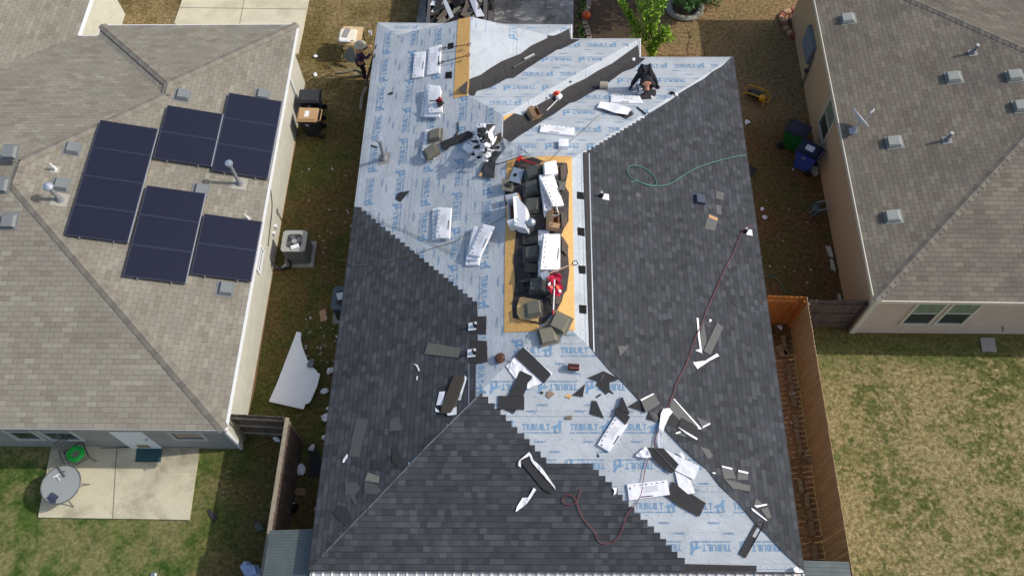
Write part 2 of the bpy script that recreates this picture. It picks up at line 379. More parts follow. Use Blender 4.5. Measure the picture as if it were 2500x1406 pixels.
def drape(name, poly, off, m, parent=None, thick=.006, step=0, cre=(), key=None, fr=None, amp=0., ns=6., lift=None, surf=None):
    v2, f2, B = pxpoly_grid(poly, step, [CRE[c] for c in cre])
    top, bot, uv = [], [], []
    for i, (x, y) in enumerate(v2):
        if surf: p, n = surf(x, y)
        else: p, n = hitroof(x, y, 0, key)
        h = off + (amp * (1 + mnoise.noise(p * ns)) if amp else 0) + (lift(x, y) if lift else 0)
        q = onpl(x, y, p + n * (h + thick), n)
        top.append(q); bot.append(q - n * (thick + (0 if (amp or lift) else max(0, off - .002))))
        if fr: uv.append(uvof(fr, q))
    n0 = len(top); fs = []
    # orient faces upward
    for f in f2:
        a, b, c = [top[i] for i in f[:3]]
        fs.append(f if (b - a).cross(c - a).z > 0 else f[::-1])
    for a, b in B: fs.append((a, b, b + n0, a + n0))
    if amp or lift: fs += [tuple(i + n0 for i in f[::-1]) for f in fs[:len(f2)]]
    return mesh(name, top + bot, fs, m, parent, uv=(uv + uv) if fr else None, smooth=False)

# ------------------------------------------------------------------ main house
house = empty('reroofed_house', (Xm, 12, 0))
tag(house, 'middle house being reroofed, with pale blue printed underlayment and new charcoal shingles', 'house')
und = []
vs, fs, uvs = [], [], []
for kx, P in FACES.items():
    # finer mesh not needed: planar panels
    b0 = len(vs)
    vs += [p + PL[kx][1] * .004 for p in P]; uvs += [uvof(FR[kx], p) for p in P]
    fs += [tuple(b0 + i for i in t) for t in tri_face(P)]
def fixup(vs, fs):
    return [f if (vs[f[1]] - vs[f[0]]).cross(vs[f[2]] - vs[f[0]]).z > 0 else f[::-1] for f in fs]
fs = fixup(vs, fs)
NU = len(fs)
# glyph cache -------------------------------------------------------
GL = {}
def glyph(ch):
    if ch in GL: return GL[ch]
    cu = bpy.data.curves.new('t', 'FONT'); cu.body = ch; cu.size = 1; cu.offset = .028; cu.resolution_u = 2
    o = bpy.data.objects.new('t', cu); me = o.to_mesh()
    vv = [(v.co.x, v.co.y) for v in me.vertices]; ff = [tuple(p.vertices) for p in me.polygons]
    wd = max([x for x, y in vv], default=.3); x0 = min([x for x, y in vv], default=0)
    vv = [(x - x0, y) for x, y in vv]; o.to_mesh_clear(); bpy.data.objects.remove(o); bpy.data.curves.remove(cu)
    GL[ch] = (vv, ff, wd - x0); return GL[ch]
WOLF = [(-.05, .22), (.1, .4), (.26, .5), (.4, .58), (.58, .6), (.7, .7), (.78, .86), (.84, 1.0), (.86, 1.2), (.93, 1.05), (1.0, 1.02), (1.16, .92), (1.04, .85), (.98, .72), (1.0, .5), (.98, .3),
        (1.06, -.15), (.98, -.2), (.95, .1), (.9, .25), (.84, -.15), (.77, -.2), (.78, .12), (.72, .34), (.6, .36), (.52, .1), (.56, -.15), (.48, -.2), (.42, .05), (.38, -.18), (.31, -.2), (.33, .1), (.28, .36), (.14, .3)]
from mathutils.geometry import tessellate_polygon
WT = tessellate_polygon([[V((x, y, 0)) for x, y in WOLF]])
def word(txt, x, y, h, sp=.16):
    out = []; s = h / .73
    for ch in txt:
        if ch == ' ': x += .28 * s; continue
        vv, ff, wd = glyph(ch); out.append(([(x + a * s, y + b * s) for a, b in vv], ff)); x += (wd + sp * .6) * s
    return out, x
def sx_(items, f): return [([(a * f, b) for a, b in vv], ff) for vv, ff in items]
def cell_print():
    o, x = word('TRIBUILT', 0, 0, .165, .13)
    f_ = .71 / x; o = sx_(o, f_); x = .71
    s = .24; out = o + [([(x + .0 + a * s * 1.1, -.02 + b * s) for a, b in WOLF], WT)]
    o2, x2 = word('ECO SYNTHETIC UNDERLAYMENT', .0, -.085, .042, .14)
    k_ = (x + .25) / x2
    out += [([(a * k_, b) for a, b in vv], ff) for vv, ff in o2]
    return out, x + .27
CP, CW = cell_print()
SP, _ = word('TRIBUILT', 0, 0, .05, .12)
pv, pf = [], []
def lay(items, fr, key, a0, b0, sgn, scale=1.0):
    o, a, b, n = fr
    # reading direction such that reading x up = n, up = sgn*b
    up = b * sgn; rd = up.cross(n)
    org = o + a * a0 + b * b0
    for vv, ff in items:
        cx = sum(p[0] for p in vv) / len(vv); cy = sum(p[1] for p in vv) / len(vv)
        c = org + (rd * cx + up * cy) * scale
        loc, nn, i, t = TREE.ray_cast(c + n * 1.5 + V((0, 0, 0)), -n)
        if loc is None or rk[i] != key or (loc - c).length > .25: continue
        ext = .06 * scale
        base = len(pv)
        for x, y in vv: pv.append(org + (rd * x + up * y) * scale + n * .009)
        for f in ff:
            q = tuple(base + j for j in f)
            if (pv[q[1]] - pv[q[0]]).cross(pv[q[2]] - pv[q[0]]).dot(n) < 0: q = q[::-1]
            pf.append(q)
def print_face(key, La, rows, per=1.2, scale=1.0):
    fr = FR[key]
    for bb, sgn, a0 in rows:
        for k in range(-16, 17):
            a = a0 + k * per
            if a < -5 or a > La + 2: continue
            lay(CP, fr, key, a, bb - .08 * sgn, sgn, scale)
            for db, da in ((.36, .1), (.56, .65)): lay(SP, fr, key, a + da, bb + db, sgn if db < .5 else -sgn, 1.)
print_face('W', 19, [(.50, 1, 6.6), (1.45, -1, 6.3), (2.39, 1, 7.0), (3.36, -1, 7.5), (4.33, 1, 8.2), (5.28, -1, 7.6), (6.2, 1, 7.)])
print_face('S', 13, [(.55, -1, 10.27), (1.53, 1, 7.97), (2.49, -1, 8.45), (3.44, 1, 5.21), (4.42, -1, 6.59), (5.35, 1, 4.99)])
print_face('A', 12, [(.55, -1, 2.03), (1.53, 1, 1.76), (2.46, -1, 5.2), (3.38, 1, 4.74), (4.27, -1, 5.6), (5.18, 1, 6.5)])
print_face('B', 8, [(.43, -1, 1.78), (1.4, 1, 2.3), (2.29, -1, 3.91), (3.16, 1, 3.5), (3.99, -1, 4.9)])
print_face('C', 6, [(2.9, 1, -1.89), (2.0, -1, -.9), (1.1, 1, -.6), (.2, -1, -.3)])
print_face('E', 18, [(hw / math.cos(math.atan(PP)) - .3, 1, .3)], 1.2, .6)
print_face('N', 8, [(.28, -1, 6.)], 1.5, .8)
b0 = len(vs); vs += pv; uvs += [(0, 0)] * len(pv)
fs2 = [tuple(i + b0 for i in f) for f in pf]
mesh('underlayment', vs, fs + fs2, [M_und, M_print], house, mi=[0] * NU + [1] * len(fs2), uv=uvs)
# shell under the roof: soffit box, fascia, walls
M_fasc = mat('dark_fascia', srgb(84, 82, 80), .6, .05)
M_stone = mat('brick_wall', srgb(150, 128, 108), .9, .12, 14, bump=.01)
ring = [SW, SE, NE, IA, CB, IB, CC, NW]
g = G()
for i in range(len(ring)):
    a, b = ring[i], ring[(i + 1) % len(ring)]; c = V((Xm, 12, 0)); d = (b - a).normalized(); nrm = d.cross(V((0, 0, 1)))
    dn = V((0, 0, -.17)); up = V((0, 0, .0))
    g.add([a + nrm * .012, b + nrm * .012, b + nrm * .012 + dn, a + nrm * .012 + dn, a - nrm * .02, b - nrm * .02, b - nrm * .02 + dn, a - nrm * .02 + dn],
          [(0, 3, 2, 1), (4, 5, 6, 7), (0, 1, 5, 4), (3, 7, 6, 2), (0, 4, 7, 3), (1, 2, 6, 5)])
g.out('fascia', M_fasc, house)
g = G(); g.prism([(p.x, p.y) for p in ring], ZE - .16, ZE - .13); g.out('soffit', M_white, house)
ins = .38
wr = [(SW.x + ins, SW.y + ins), (SE.x - ins, SE.y + ins), (NE.x - ins, NE.y - ins), (IA.x - ins, IA.y - ins), (CB.x - ins, CB.y - ins), (IB.x - ins, IB.y - ins), (CC.x - ins, CC.y - ins), (NW.x + ins, NW.y - ins)]
g = G(); g.prism(wr, 0, ZE - .165); g.out('wall', M_stone, house)
g = G(); n_ = V((0, 1, 0)); g.add([gw_ + n_ * -.02, ge_ + n_ * -.02, gg + n_ * -.02 - V((0, 0, .02))], [(0, 1, 2)]); g.out('gable_end', M_white, house)

SWL = [(872, 507)]
def stairs(p, q, n, first='x'):
    out = []; 
    for i in range(n):
        x0 = p[0] + (q[0] - p[0]) * i / n; y0 = p[1] + (q[1] - p[1]) * i / n
        x1 = p[0] + (q[0] - p[0]) * (i + 1) / n; y1 = p[1] + (q[1] - p[1]) * (i + 1) / n
        out += [(x1, y0), (x1, y1)] if first == 'x' else [(x0, y1), (x1, y1)]
    return out
polyW = [(870, 506)] + stairs((870, 506), (1165, 745), 25) + [(1166, 815), (1166, 888), (1161, 890), (1161, 968), (751.2, 1392)]
polyW[0] = (864, 505)
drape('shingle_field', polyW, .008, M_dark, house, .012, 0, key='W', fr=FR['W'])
S1 = [(1166, 965), (1178, 955), (1178, 968), (1192, 968), (1192, 984), (1208, 984), (1208, 998), (1222, 998), (1222, 1012), (1235, 1012), (1235, 1027), (1249, 1027), (1249, 1042), (1263, 1042), (1263, 1057), (1280, 1057), (1280, 1071), (1293, 1071), (1293, 1086), (1306, 1086), (1306, 1101), (1320, 1101), (1320, 1116), (1334, 1116), (1334, 1131), (1448, 1131),
      (1448, 1146), (1462, 1146), (1462, 1161), (1478, 1161), (1478, 1176), (1494, 1176), (1494, 1191), (1508, 1191), (1508, 1207), (1520, 1207), (1520, 1222), (1535, 1222), (1535, 1237), (1549, 1237), (1549, 1252), (1564, 1252), (1564, 1268), (1581, 1268), (1581, 1284), (1597, 1284), (1597, 1299), (1612, 1299), (1612, 1315), (1626, 1315), (1626, 1330), (1640, 1330), (1640, 1346), (1654, 1346), (1654, 1361), (1672, 1361), (1672, 1375)]
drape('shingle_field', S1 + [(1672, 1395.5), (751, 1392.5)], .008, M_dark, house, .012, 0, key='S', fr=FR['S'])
drape('starter_strip', [(1672, 1376), (1847, 1380), (1847, 1394.5), (1672, 1394)], .008, M_felt, house, .008, 0, key='S')
# small metal tabs at the stepped ends (bright nail strip lines)
E1 = [(1965, 1397), (1954, 1386), (1906, 1340), (1875, 1306), (1847, 1279), (1802, 1227), (1759, 1186), (1726, 1146), (1697, 1122), (1668, 1094), (1630, 1054), (1590, 1008), (1558, 974), (1512, 925), (1488, 902), (1454, 864), (1440, 846), (1424, 372)]
e2 = stairs((1424, 372), (1575, 283), 15, 'x')
E2 = e2 + [(1610, 262), (1640, 243), (1662, 226), (1700, 203), (1720, 192), (1740, 175), (1763, 162), (1784, 142), (1788, 138.8), (1791.5, 138.8)]
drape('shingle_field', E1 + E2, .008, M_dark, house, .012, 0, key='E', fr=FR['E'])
drape('ridge_starter', [(1424, 374), (1437, 372), (1449, 856), (1440, 846)], .021, M_felt, house, .006, 0, key='E')
drape('metal_flashing', [(1437.3, 374), (1439.5, 374), (1451.5, 860), (1449, 857)], .023, M_galv, house, .004, 0, key='E')
# hip flashing on the south west hip
drape('metal_flashing', [(785, 1355.5), (786, 1357), (904, 1236), (1039, 1093), (1180, 956), (1179, 954), (1037.5, 1092), (902, 1236)], .03, mat('dull_flashing', srgb(140, 144, 148), .5, .5, 3, metal=.4), house, .003, 25, key='SW')
drape('metal_flashing', [(1144, 887), (1145.6, 887), (1145, 985), (1143, 985)], .022, M_galv, house, .003, 0, key='W')
# valley felts
drape('valley_felt', [(1120, 218), (1145, 194), (1172, 184), (1200, 165), (1225, 150), (1270, 132), (1276, 128), (1297, 112), (1337, 93), (1337, 87), (1352, 88), (1372, 80), (1390, 70), (1393, 96), (1416, 97), (1370, 120), (1361, 121), (1330, 140), (1290, 165), (1254, 190), (1237, 192), (1196, 214), (1164, 222), (1158, 234), (1143, 233)],
      .012, M_felt, house, .004, 14, ('vc',), key='CB')
drape('valley_felt', [(1229, 291), (1256, 277), (1275, 282), (1303, 262), (1333, 245), (1350, 238), (1385, 213), (1430, 192), (1460, 173), (1495, 155), (1530, 130), (1558, 110), (1561, 141), (1576, 143), (1548, 166), (1520, 176), (1494, 195), (1470, 213), (1436, 230), (1420, 240), (1405, 248), (1390, 252), (1350, 280), (1320, 297), (1290, 318), (1268, 331), (1247, 347), (1229, 335)],
      .012, M_felt, house, .004, 14, ('va',), key='TA')
# bare boards along ridges
drape('sheathing', [(1118, 48), (1147, 42), (1145, 205), (1141, 234), (1107, 240)], .014, M_osb, house, .003, 0, key='W')
drape('sheathing', [(1230, 283), (1255, 277), (1229, 296)], .016, M_osb, house, .003, 0, key='TA')
drape('sheathing', [(1237, 387), (1290, 384), (1340, 381), (1396, 382), (1399, 560), (1404, 806), (1322, 808), (1231, 811), (1232, 640)], .014, M_osb, house, .003, 20, ('rd', 'hw', 'hs', 'ha'), key='WESA')
drape('old_felt', [(1259, 392), (1300, 384), (1335, 396), (1384, 398), (1387, 420), (1380, 455), (1389, 470), (1388, 540), (1376, 560), (1370, 575), (1386, 610), (1390, 660), (1384, 708), (1375, 720), (1372, 735), (1360, 757), (1345, 768), (1330, 787), (1318, 792), (1278, 782), (1252, 776), (1250, 745), (1257, 700), (1257, 675), (1253, 640), (1257, 600), (1260, 560), (1258, 520), (1234, 500), (1232, 470), (1240, 440)], .019, mat('old_black_felt', srgb(66, 61, 60), .9, .35, 6, bump=.01), house, .004, 20, ('rd',), key='WESA')
for poly in ([(1409, 468), (1425, 470), (1426, 487), (1409, 485)], [(1410, 555), (1427, 557), (1428, 577), (1411, 574)], [(1412, 648), (1430, 649), (1430, 669), (1414, 667)], [(1414, 744), (1432, 745), (1432, 766), (1415, 764)],
             [(1094, 107), (1107, 104), (1107, 118), (1093, 121)], [(1088, 177), (1103, 175), (1103, 191), (1087, 192)]):
    drape('vent_hole', poly, .013, M_black, house, .002, 0, key='EW')
# gable trim on the jogs
g = G()
for a, b in ((IA, CB), (IB, CC)):
    g.add([a + V((.015, 0, .02)), b + V((.015, 0, .02)), b + V((.06, 0, .02)), a + V((.06, 0, .02)), a + V((.015, 0, -.17)), b + V((.015, 0, -.17)), b + V((.06, 0, -.17)), a + V((.06, 0, -.17))], [(0, 1, 2, 3), (0, 3, 7, 4), (1, 5, 6, 2), (2, 6, 7, 3), (4, 7, 6, 5), (0, 4, 5, 1)])
g.out('drip_edge', M_white, house)
# ------------------------------------------------------------------ neighbour houses
def roofmesh(name, polys, mats, parent):
    vs, fs, uvs = [], [], []
    for P in polys:
        P = [V(p) for p in P]; n = (P[1] - P[0]).cross(P[2] - P[0]).normalized(); n = n if n.z > 0 else -n
        a = (P[1] - P[0]).normalized(); b = n.cross(a); b = b if b.z > 0 else -b
        k = len(vs); vs += P; uvs += [((p - P[0]).dot(a), (p - P[0]).dot(b)) for p in P]
        fs += [tuple(k + i for i in t) for t in tri_face(P)]
    return mesh(name, vs, fixup(vs, fs), mats, parent, uv=uvs)
def cap_row(g, p, q, wdt=.15, step=.2):
    """overlapping hip and ridge cap shingles from low p to high q"""
    p, q = V(p), V(q); d = (q - p); L = d.length; d.normalize(); s = d.cross(V((0, 0, 1))).normalized(); u = s.cross(d)
    k = 0
    while k * step < L:
        a = p + d * (k * step); b = p + d * min((k + 1) * step + .05, L)
        dr = u * -(.055)
        g.add([a - s * wdt + dr + u * .012, a + u * .018, a + s * wdt + dr + u * .035, b - s * wdt + dr + u * .012, b + u * .016, b + s * wdt + dr + u * .012],
              [(0, 1, 4, 3), (1, 2, 5, 4)], k % 3)
        k += 1
def fascia_ring(edges, h, m, name, parent, t=.03):
    g = G()
    for a, b in edges:
        a, b = V(a), V(b); d = (b - a).normalized(); nr = d.cross(V((0, 0, 1)))
        g.add([a + nr * t, b + nr * t, b + nr * t - V((0, 0, h)), a + nr * t - V((0, 0, h)), a, b, b - V((0, 0, h)), a - V((0, 0, h))],
              [(0, 3, 2, 1), (4, 5, 6, 7), (0, 1, 5, 4), (3, 7, 6, 2), (0, 4, 7, 3), (1, 2, 6, 5)])
    return g.out(name, m, parent)
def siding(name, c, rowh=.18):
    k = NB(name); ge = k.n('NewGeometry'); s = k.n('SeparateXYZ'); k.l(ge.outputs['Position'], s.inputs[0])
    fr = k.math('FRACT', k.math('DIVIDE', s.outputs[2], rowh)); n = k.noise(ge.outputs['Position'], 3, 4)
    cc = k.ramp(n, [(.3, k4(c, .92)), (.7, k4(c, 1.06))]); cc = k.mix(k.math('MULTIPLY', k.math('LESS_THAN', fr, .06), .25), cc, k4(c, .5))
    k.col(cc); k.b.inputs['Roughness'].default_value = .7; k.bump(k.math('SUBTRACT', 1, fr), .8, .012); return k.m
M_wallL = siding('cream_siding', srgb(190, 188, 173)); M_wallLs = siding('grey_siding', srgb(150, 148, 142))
M_wallR = mat('tan_stucco', srgb(196, 168, 132), .95, .05, 6, bump=.003); M_wallRs = siding('pink_beige_siding', srgb(196, 176, 158))
M_capL = [mat('cap_shingle_light', srgb(134, 128, 115), .9, .15, 20), mat('cap_shingle_mid', srgb(129, 122, 110), .9, .15, 20), mat('cap_shingle_dark', srgb(122, 115, 104), .9, .15, 20)]
M_trim = mat('cream_trim', srgb(206, 200, 180), .6, .05)
M_glass = mat('window_glass', srgb(58, 66, 66), .12, .2, 2, spec=.8); M_glassg = mat('curtained_glass', srgb(120, 138, 118), .25, .25, 5, spec=.8)
# left house
ZL, XL, YSL, YNL, PLP = 2.575, -8.125, 6.846, 21.317, .265
aL = .0059
t_ = 6.6; XN, Y2, X1 = -14.93, 20.83, -15.66
SEl = V((XL - .01, YSL, ZL)); NEl = onz(726, 60.5, ZL); NWn = V((XN, YNL, ZL)); I245 = V((XN, Y2, ZL)); I190 = V((X1, Y2, ZL))
SEl = onz(548, 1049, ZL)
hwn = (XL - XN) / 2
q1 = V((XL - hwn, YNL - hwn, ZL + PLP * hwn)); q2 = V((XL - hwn, Y2 - hwn, ZL + PLP * hwn))
apN = V((XL - t_, Y2 - t_, ZL + PLP * t_)); apS = V((XL - t_, YSL + t_, ZL + PLP * t_))
SWl = V((XL - 2 * t_, YSL, ZL)); t2 = 5.5
Vv = V((X1 - t2, Y2 - t2, ZL + PLP * t2)); P1 = V((X1, 24.8, ZL)); Pr = V((X1 - 2.2, 24.8 - 2.2, ZL + PLP * 2.2)); Prr = V((X1 - t2, 24.8 - t2, ZL + PLP * t2))
lh = empty('neighbour_house', (-14, 14, 0)); tag(lh, 'left house with weathered grey shingle roof and solar panels, cream side wall', 'house')
lp = [[SEl, NEl, q1, q2, apN, apS], [SWl, SEl, apS], [NEl, NWn, q1], [NWn, I245, q2, q1], [I245, I190, Vv, apN, q2], [I190, P1, Prr, Vv], [P1, V((X1 - 12, 24.8, ZL)), Prr],
      [SWl, apS, apN, Vv, V((-22.5, 18, ZL)), V((-22.5, 6.85, ZL))]]
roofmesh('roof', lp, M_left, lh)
g = G()
for a, b in ((SEl, apS), (NEl, q1), (NWn, q1), (q2, apN), (apS, apN), (q1, q2), (P1, Prr)): g = G(); cap_row(g, a + V((0, 0, .03)), b + V((0, 0, .03))); g.out('hip_cap', M_capL, lh)

fascia_ring([(SWl, SEl)], .16, mat('grey_fascia', srgb(150, 150, 146), .6), 'fascia', lh)
fascia_ring([(SEl, NEl), (NEl, NWn), (NWn, I245), (I245, I190), (I190, P1)], .16, M_white, 'fascia', lh)
g = G(); g.prism([(-22, YSL + .3), (XL - .3, YSL + .3), (XL - .3, YNL - .3), (XN + .3, YNL - .3), (XN + .3, Y2 - .3), (X1 - .3, Y2 - .3), (X1 - .3, 24.5), (-22, 24.5)], 0, ZL - .02)
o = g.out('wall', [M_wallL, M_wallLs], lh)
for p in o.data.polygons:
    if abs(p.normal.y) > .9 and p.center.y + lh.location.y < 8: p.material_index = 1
g = G(); g.prism([(-22, YSL), (XL, YSL), (XL, YNL), (XN, YNL), (XN, Y2), (X1, Y2), (X1, 24.8), (-22, 24.8)], ZL - .18, ZL - .15); g.out('soffit', M_white, lh)
XWL = XL - .3; YWL = YSL + .3
def wall_rect(pa, pb, P0, n, z0, z1):
    pass
def window(parent, org, ax, wd, z0, z1, m_frame, m_pane, bars=('h',), fr=.06, name='window', upper=None):
    """org = lower corner on the wall, ax = horizontal direction, normal = ax x z pointing out (towards viewer)"""
    ax = V(ax).normalized(); nn = ax.cross(V((0, 0, 1))); h = z1 - z0
    M = Matrix((ax, V((0, 0, 1)), nn)).transposed().to_4x4(); M.translation = V((org[0], org[1], z0))
    g = G(); g.box((0, 0, 0), (wd, fr, .05), 0, M); g.box((0, h - fr, 0), (wd, h, .05), 0, M); g.box((0, fr, 0), (fr, h - fr, .05), 0, M); g.box((wd - fr, fr, 0), (wd, h - fr, .05), 0, M)
    if 'h' in bars: g.box((fr, h / 2 - .02, .0), (wd - fr, h / 2 + .02, .04), 0, M)
    f = g.out(name, m_frame, parent)
    g = G()
    if upper:
        g.box((fr, fr, .0), (wd - fr, h / 2 - .02, .015), 0, M); g.box((fr, h / 2 + .02, .0), (wd - fr, h - fr, .025), 1, M)
        p = g.out('pane', [m_pane, upper], None)
    else: g.box((fr, fr, .0), (wd - fr, h - fr, .015), 0, M); p = g.out('pane', m_pane, None)
    # as sub-part
    p.parent = f; p.location = p.location - parent.location if f.parent else p.location
    return f
def winS(u0, u1, vb, P0y, zt, parent, **k):
    a = onpl(u0, vb, V((0, P0y, 0)), V((0, 1, 0))); b = onpl(u1, vb, V((0, P0y, 0)), V((0, 1, 0)))
    return window(parent, (a.x, P0y), (1, 0, 0), b.x - a.x, a.z, zt, k.pop('mf'), k.pop('mp'), **k)
M_tr2 = mat('pale_window_trim', srgb(188, 190, 182), .6, .05)
for u0, u1, v in ((45, 114, 1071), (126, 208, 1072), (430, 510, 1071)): winS(u0, u1, v, YWL, 2.15, lh, mf=M_tr2, mp=M_glass, fr=.07)
a = onpl(320, 1089, V((0, YWL, 0)), V((0, 1, 0))); b = onpl(395, 1090, V((0, YWL, 0)), V((0, 1, 0)))
d0 = G(); zt = 2.15; w_ = b.x - a.x; zb = .06
d0.box((a.x, YWL - .05, zb), (b.x, YWL - .003, zt)); dr = d0.out('door', M_white, lh)
g = G()
for i in range(3): g.box((a.x + .12 + i * w_ * .28, YWL - .06, 1.75), (a.x + .12 + i * w_ * .28 + w_ * .22, YWL - .051, 1.98))
pp = g.out('window', M_glass, None); pp.parent = dr; pp.location -= lh.location
g = G(); g.box((a.x + w_ * .3, YWL - .057, .2), (a.x + w_ * .7, YWL - .051, .45)); pp = g.out('pet_flap', mat('pet_flap', srgb(150, 140, 90), .5), None); pp.parent = dr; pp.location -= lh.location
g = G(); g.lathe([(0, 0), (.03, 0), (.03, .05), (0, .06)], 0, 8, Matrix.Translation((b.x - .08, YWL - .11, 1.0)) @ Matrix.Rotation(-math.pi / 2, 4, 'X')); pp = g.out('handle', M_galv, None); pp.parent = dr; pp.location -= lh.location
# east wall window
pw = [onpl(u, v, V((XWL, 0, 0)), V((1, 0, 0))) for u, v in ((622, 655), (632, 672), (641, 610), (633, 598))]
ya, yb = min(p.y for p in pw), max(p.y for p in pw); za, zb2 = min(p.z for p in pw), max(p.z for p in pw)
window(lh, (XWL, ya), (0, 1, 0), yb - ya, za, zb2, M_white, M_glass)
# corner board and base trim
g = G(); g.box((XWL - .06, YWL - .02, 0), (XWL + .015, YWL + .1, ZL - .16)); g.out('corner_board', M_white, lh)
g = G(); g.box((XWL, YNL - 1.6, .0), (XWL + .07, YNL - 1.53, ZL - .17)); g.out('downspout', M_white, lh)
# right house
ZR, XR, YSR, PRP = 2.79, 9.574, 10.697, .21
SWr = onz(2136, 733, ZR); NWr = onz(1966.5, -113, ZR); SEr = onz(2700, 740.5, ZR); SEr = SWr + (SEr - SWr).normalized() * 15.
th = (NWr.y - SWr.y) / 2 + .0
apR = V((SWr.x + th, SWr.y + th, ZR + PRP * th)); NEr = NWr + (SEr - SWr)
rh = empty('neighbour_house', (16, 17, 0)); tag(rh, 'right house with brown grey shingle roof, tan side wall and satellite dish', 'house')
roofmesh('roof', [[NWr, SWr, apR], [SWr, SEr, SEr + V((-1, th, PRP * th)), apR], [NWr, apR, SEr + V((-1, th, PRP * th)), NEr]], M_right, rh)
M_capR = [mat('cap_brown_light', srgb(118, 112, 100), .9, .15, 20), mat('cap_brown_mid', srgb(111, 105, 95), .9, .15, 20), mat('cap_brown_dark', srgb(103, 97, 88), .9, .15, 20)]
for a, b in ((SWr, apR), (NWr, apR)): g = G(); cap_row(g, a + V((0, 0, .018)), b + V((0, 0, .018)), .14); g.out('hip_cap', M_capR, rh)
fascia_ring([(SWr, SEr), (NWr, SWr)], .14, M_trim, 'fascia', rh)
XWR, YWR = SWr.x + .3, SWr.y + .3
g = G(); g.prism([(XWR, YWR), (SEr.x, YWR), (SEr.x, NWr.y - .3), (XWR, NWr.y - .3)], 0, ZR - .02); o = g.out('wall', [M_wallR, M_wallRs], rh)
for p in o.data.polygons:
    if abs(p.normal.y) > .9: p.material_index = 1
g = G(); g.prism([(SWr.x, SWr.y), (SEr.x, SWr.y), (SEr.x, NWr.y), (NWr.x, NWr.y)], ZR - .16, ZR - .13); g.out('soffit', M_trim, rh)
g = G(); g.box((XWR - .02, YWR - .025, 0), (XWR + .13, YWR, ZR - .15)); g.box((XWR - .025, YWR, 0), (XWR, YWR + .13, ZR - .15)); g.out('corner_board', M_trim, rh)
for u0, u1 in ((2193, 2268), (2276, 2350)): winS(u0, u1, 790, YWR, 2.2, rh, mf=M_trim, mp=M_glass, upper=M_glassg, fr=.07)
pw = [onpl(u, v, V((XWR, 0, 0)), V((1, 0, 0))) for u, v in ((2033, 238), (2000, 300), (2011, 353), (2044, 290))]
ya, yb = min(p.y for p in pw), max(p.y for p in pw); za, zb2 = min(p.z for p in pw), max(p.z for p in pw)
window(rh, (XWR, yb), (0, -1, 0), yb - ya, za, zb2, M_trim, M_glass, upper=M_glassg)
g = G(); pf_ = onpl(2447, 797, V((0, YWR, 0)), V((0, 1, 0))); g.tube([(pf_.x, YWR, pf_.z), (pf_.x, YWR - .1, pf_.z), (pf_.x + .01, YWR - .12, pf_.z - .08)], .02, 0, 6); g.out('faucet', M_hoodd, rh)

# surfaces of the neighbour roofs
def nplane(a, b, c): return plane(V(a), V(b), V(c))
PLL = {'LE': nplane(SEl, NEl, apS), 'LS': nplane(SWl, SEl, apS), 'L2': nplane(I245, I190, Vv), 'RW': nplane(SWr, NWr, apR), 'RS': nplane(SWr, SEr, apR)}
def surfp(key):
    P = PLL[key]
    return lambda u, v: (onpl(u, v, P[0], P[1]), P[1])
def frame_at(p, n, up):
    """z = normal, x = up direction projected on the plane"""
    x = (up - n * up.dot(n)).normalized(); y = n.cross(x)
    M = Matrix((x, y, n)).transposed().to_4x4(); M.translation = p; return M
# ---- box vents: square louvred hoods. local x = upslope
M_ventg = mat('grey_vent_metal', srgb(122, 126, 126), .5, .05, 6); M_ventr = mat('pale_grey_vent_metal', srgb(150, 152, 144), .5, .05, 6)
def vent_proto(name, mh, mf):
    r = empty(name)
    g = G(); g.box((-.24, -.24, .004), (.26, .24, .014)); g.out('flange', mf, r, local=True)
    g = G()   # hood: flat top, high open downslope side
    T, B = .15, .03; a, b = .2, .16
    vs = [(-a, -a, B + .02), (a, -a, B), (a, a, B), (-a, a, B + .02), (-a + .02, -b, T), (b - .03, -b, T - .01), (b - .03, b, T - .01), (-a + .02, b, T)]
    g.add(vs, [(0, 1, 5, 4), (1, 2, 6, 5), (2, 3, 7, 6), (3, 0, 4, 7), (4, 5, 6, 7)])
    o = g.out('hood', mh, r, local=True)
    g = G(); g.box((-.17, -.16, .014), (.16, .16, .06)); g.out('throat', M_black, r, local=True)
    return r
vl = vent_proto('roof_vent', M_ventg, M_ventg)
LV = [(446, 226, 'LE', 'grey roof vent to the left of the topmost solar panel'), (641, 226, 'LE', 'grey roof vent just right of the topmost solar panel'),
      (178, 356, 'LE', 'grey roof vent left of the upper end of the leftmost solar column'), (26, 365, 'LS', 'grey roof vent at the far left, beside the short ridge'),
      (150, 444, 'LE', 'grey roof vent between the two metal vent pipes, left of the solar panels'), (491, 458, 'LE', 'grey roof vent between the upper and lower groups of solar panels'),
      (24, 533, 'LS', 'grey roof vent on the rear slope, below the left hip line'), (551, 698, 'LE', 'grey roof vent below the lowest pair of solar panels'), (4, 446, 'LS', 'grey roof vent half cut off by the left edge of the photo')]
UPW = V((-1, 0, 0))
for i, (u, v, k, lb) in enumerate(LV):
    P = PLL['LE'] if k == 'LE' else PLL['LS']; up = UPW if k == 'LE' else V((0, 1, 0))
    if k == 'LS' and v < 460: P = PLL['LS']
    M = frame_at(onpl(u, v + 8, P[0], P[1]), P[1], up)
    if k == 'LS' : M = M @ Matrix.Rotation(0, 4, 'Z')
    o = vl if i == 0 else dup(vl, M); o.matrix_world = M; tag(o, lb, 'roof vent', 'grey vents on the left roof')
vr = vent_proto('roof_vent', M_ventr, M_ventr)
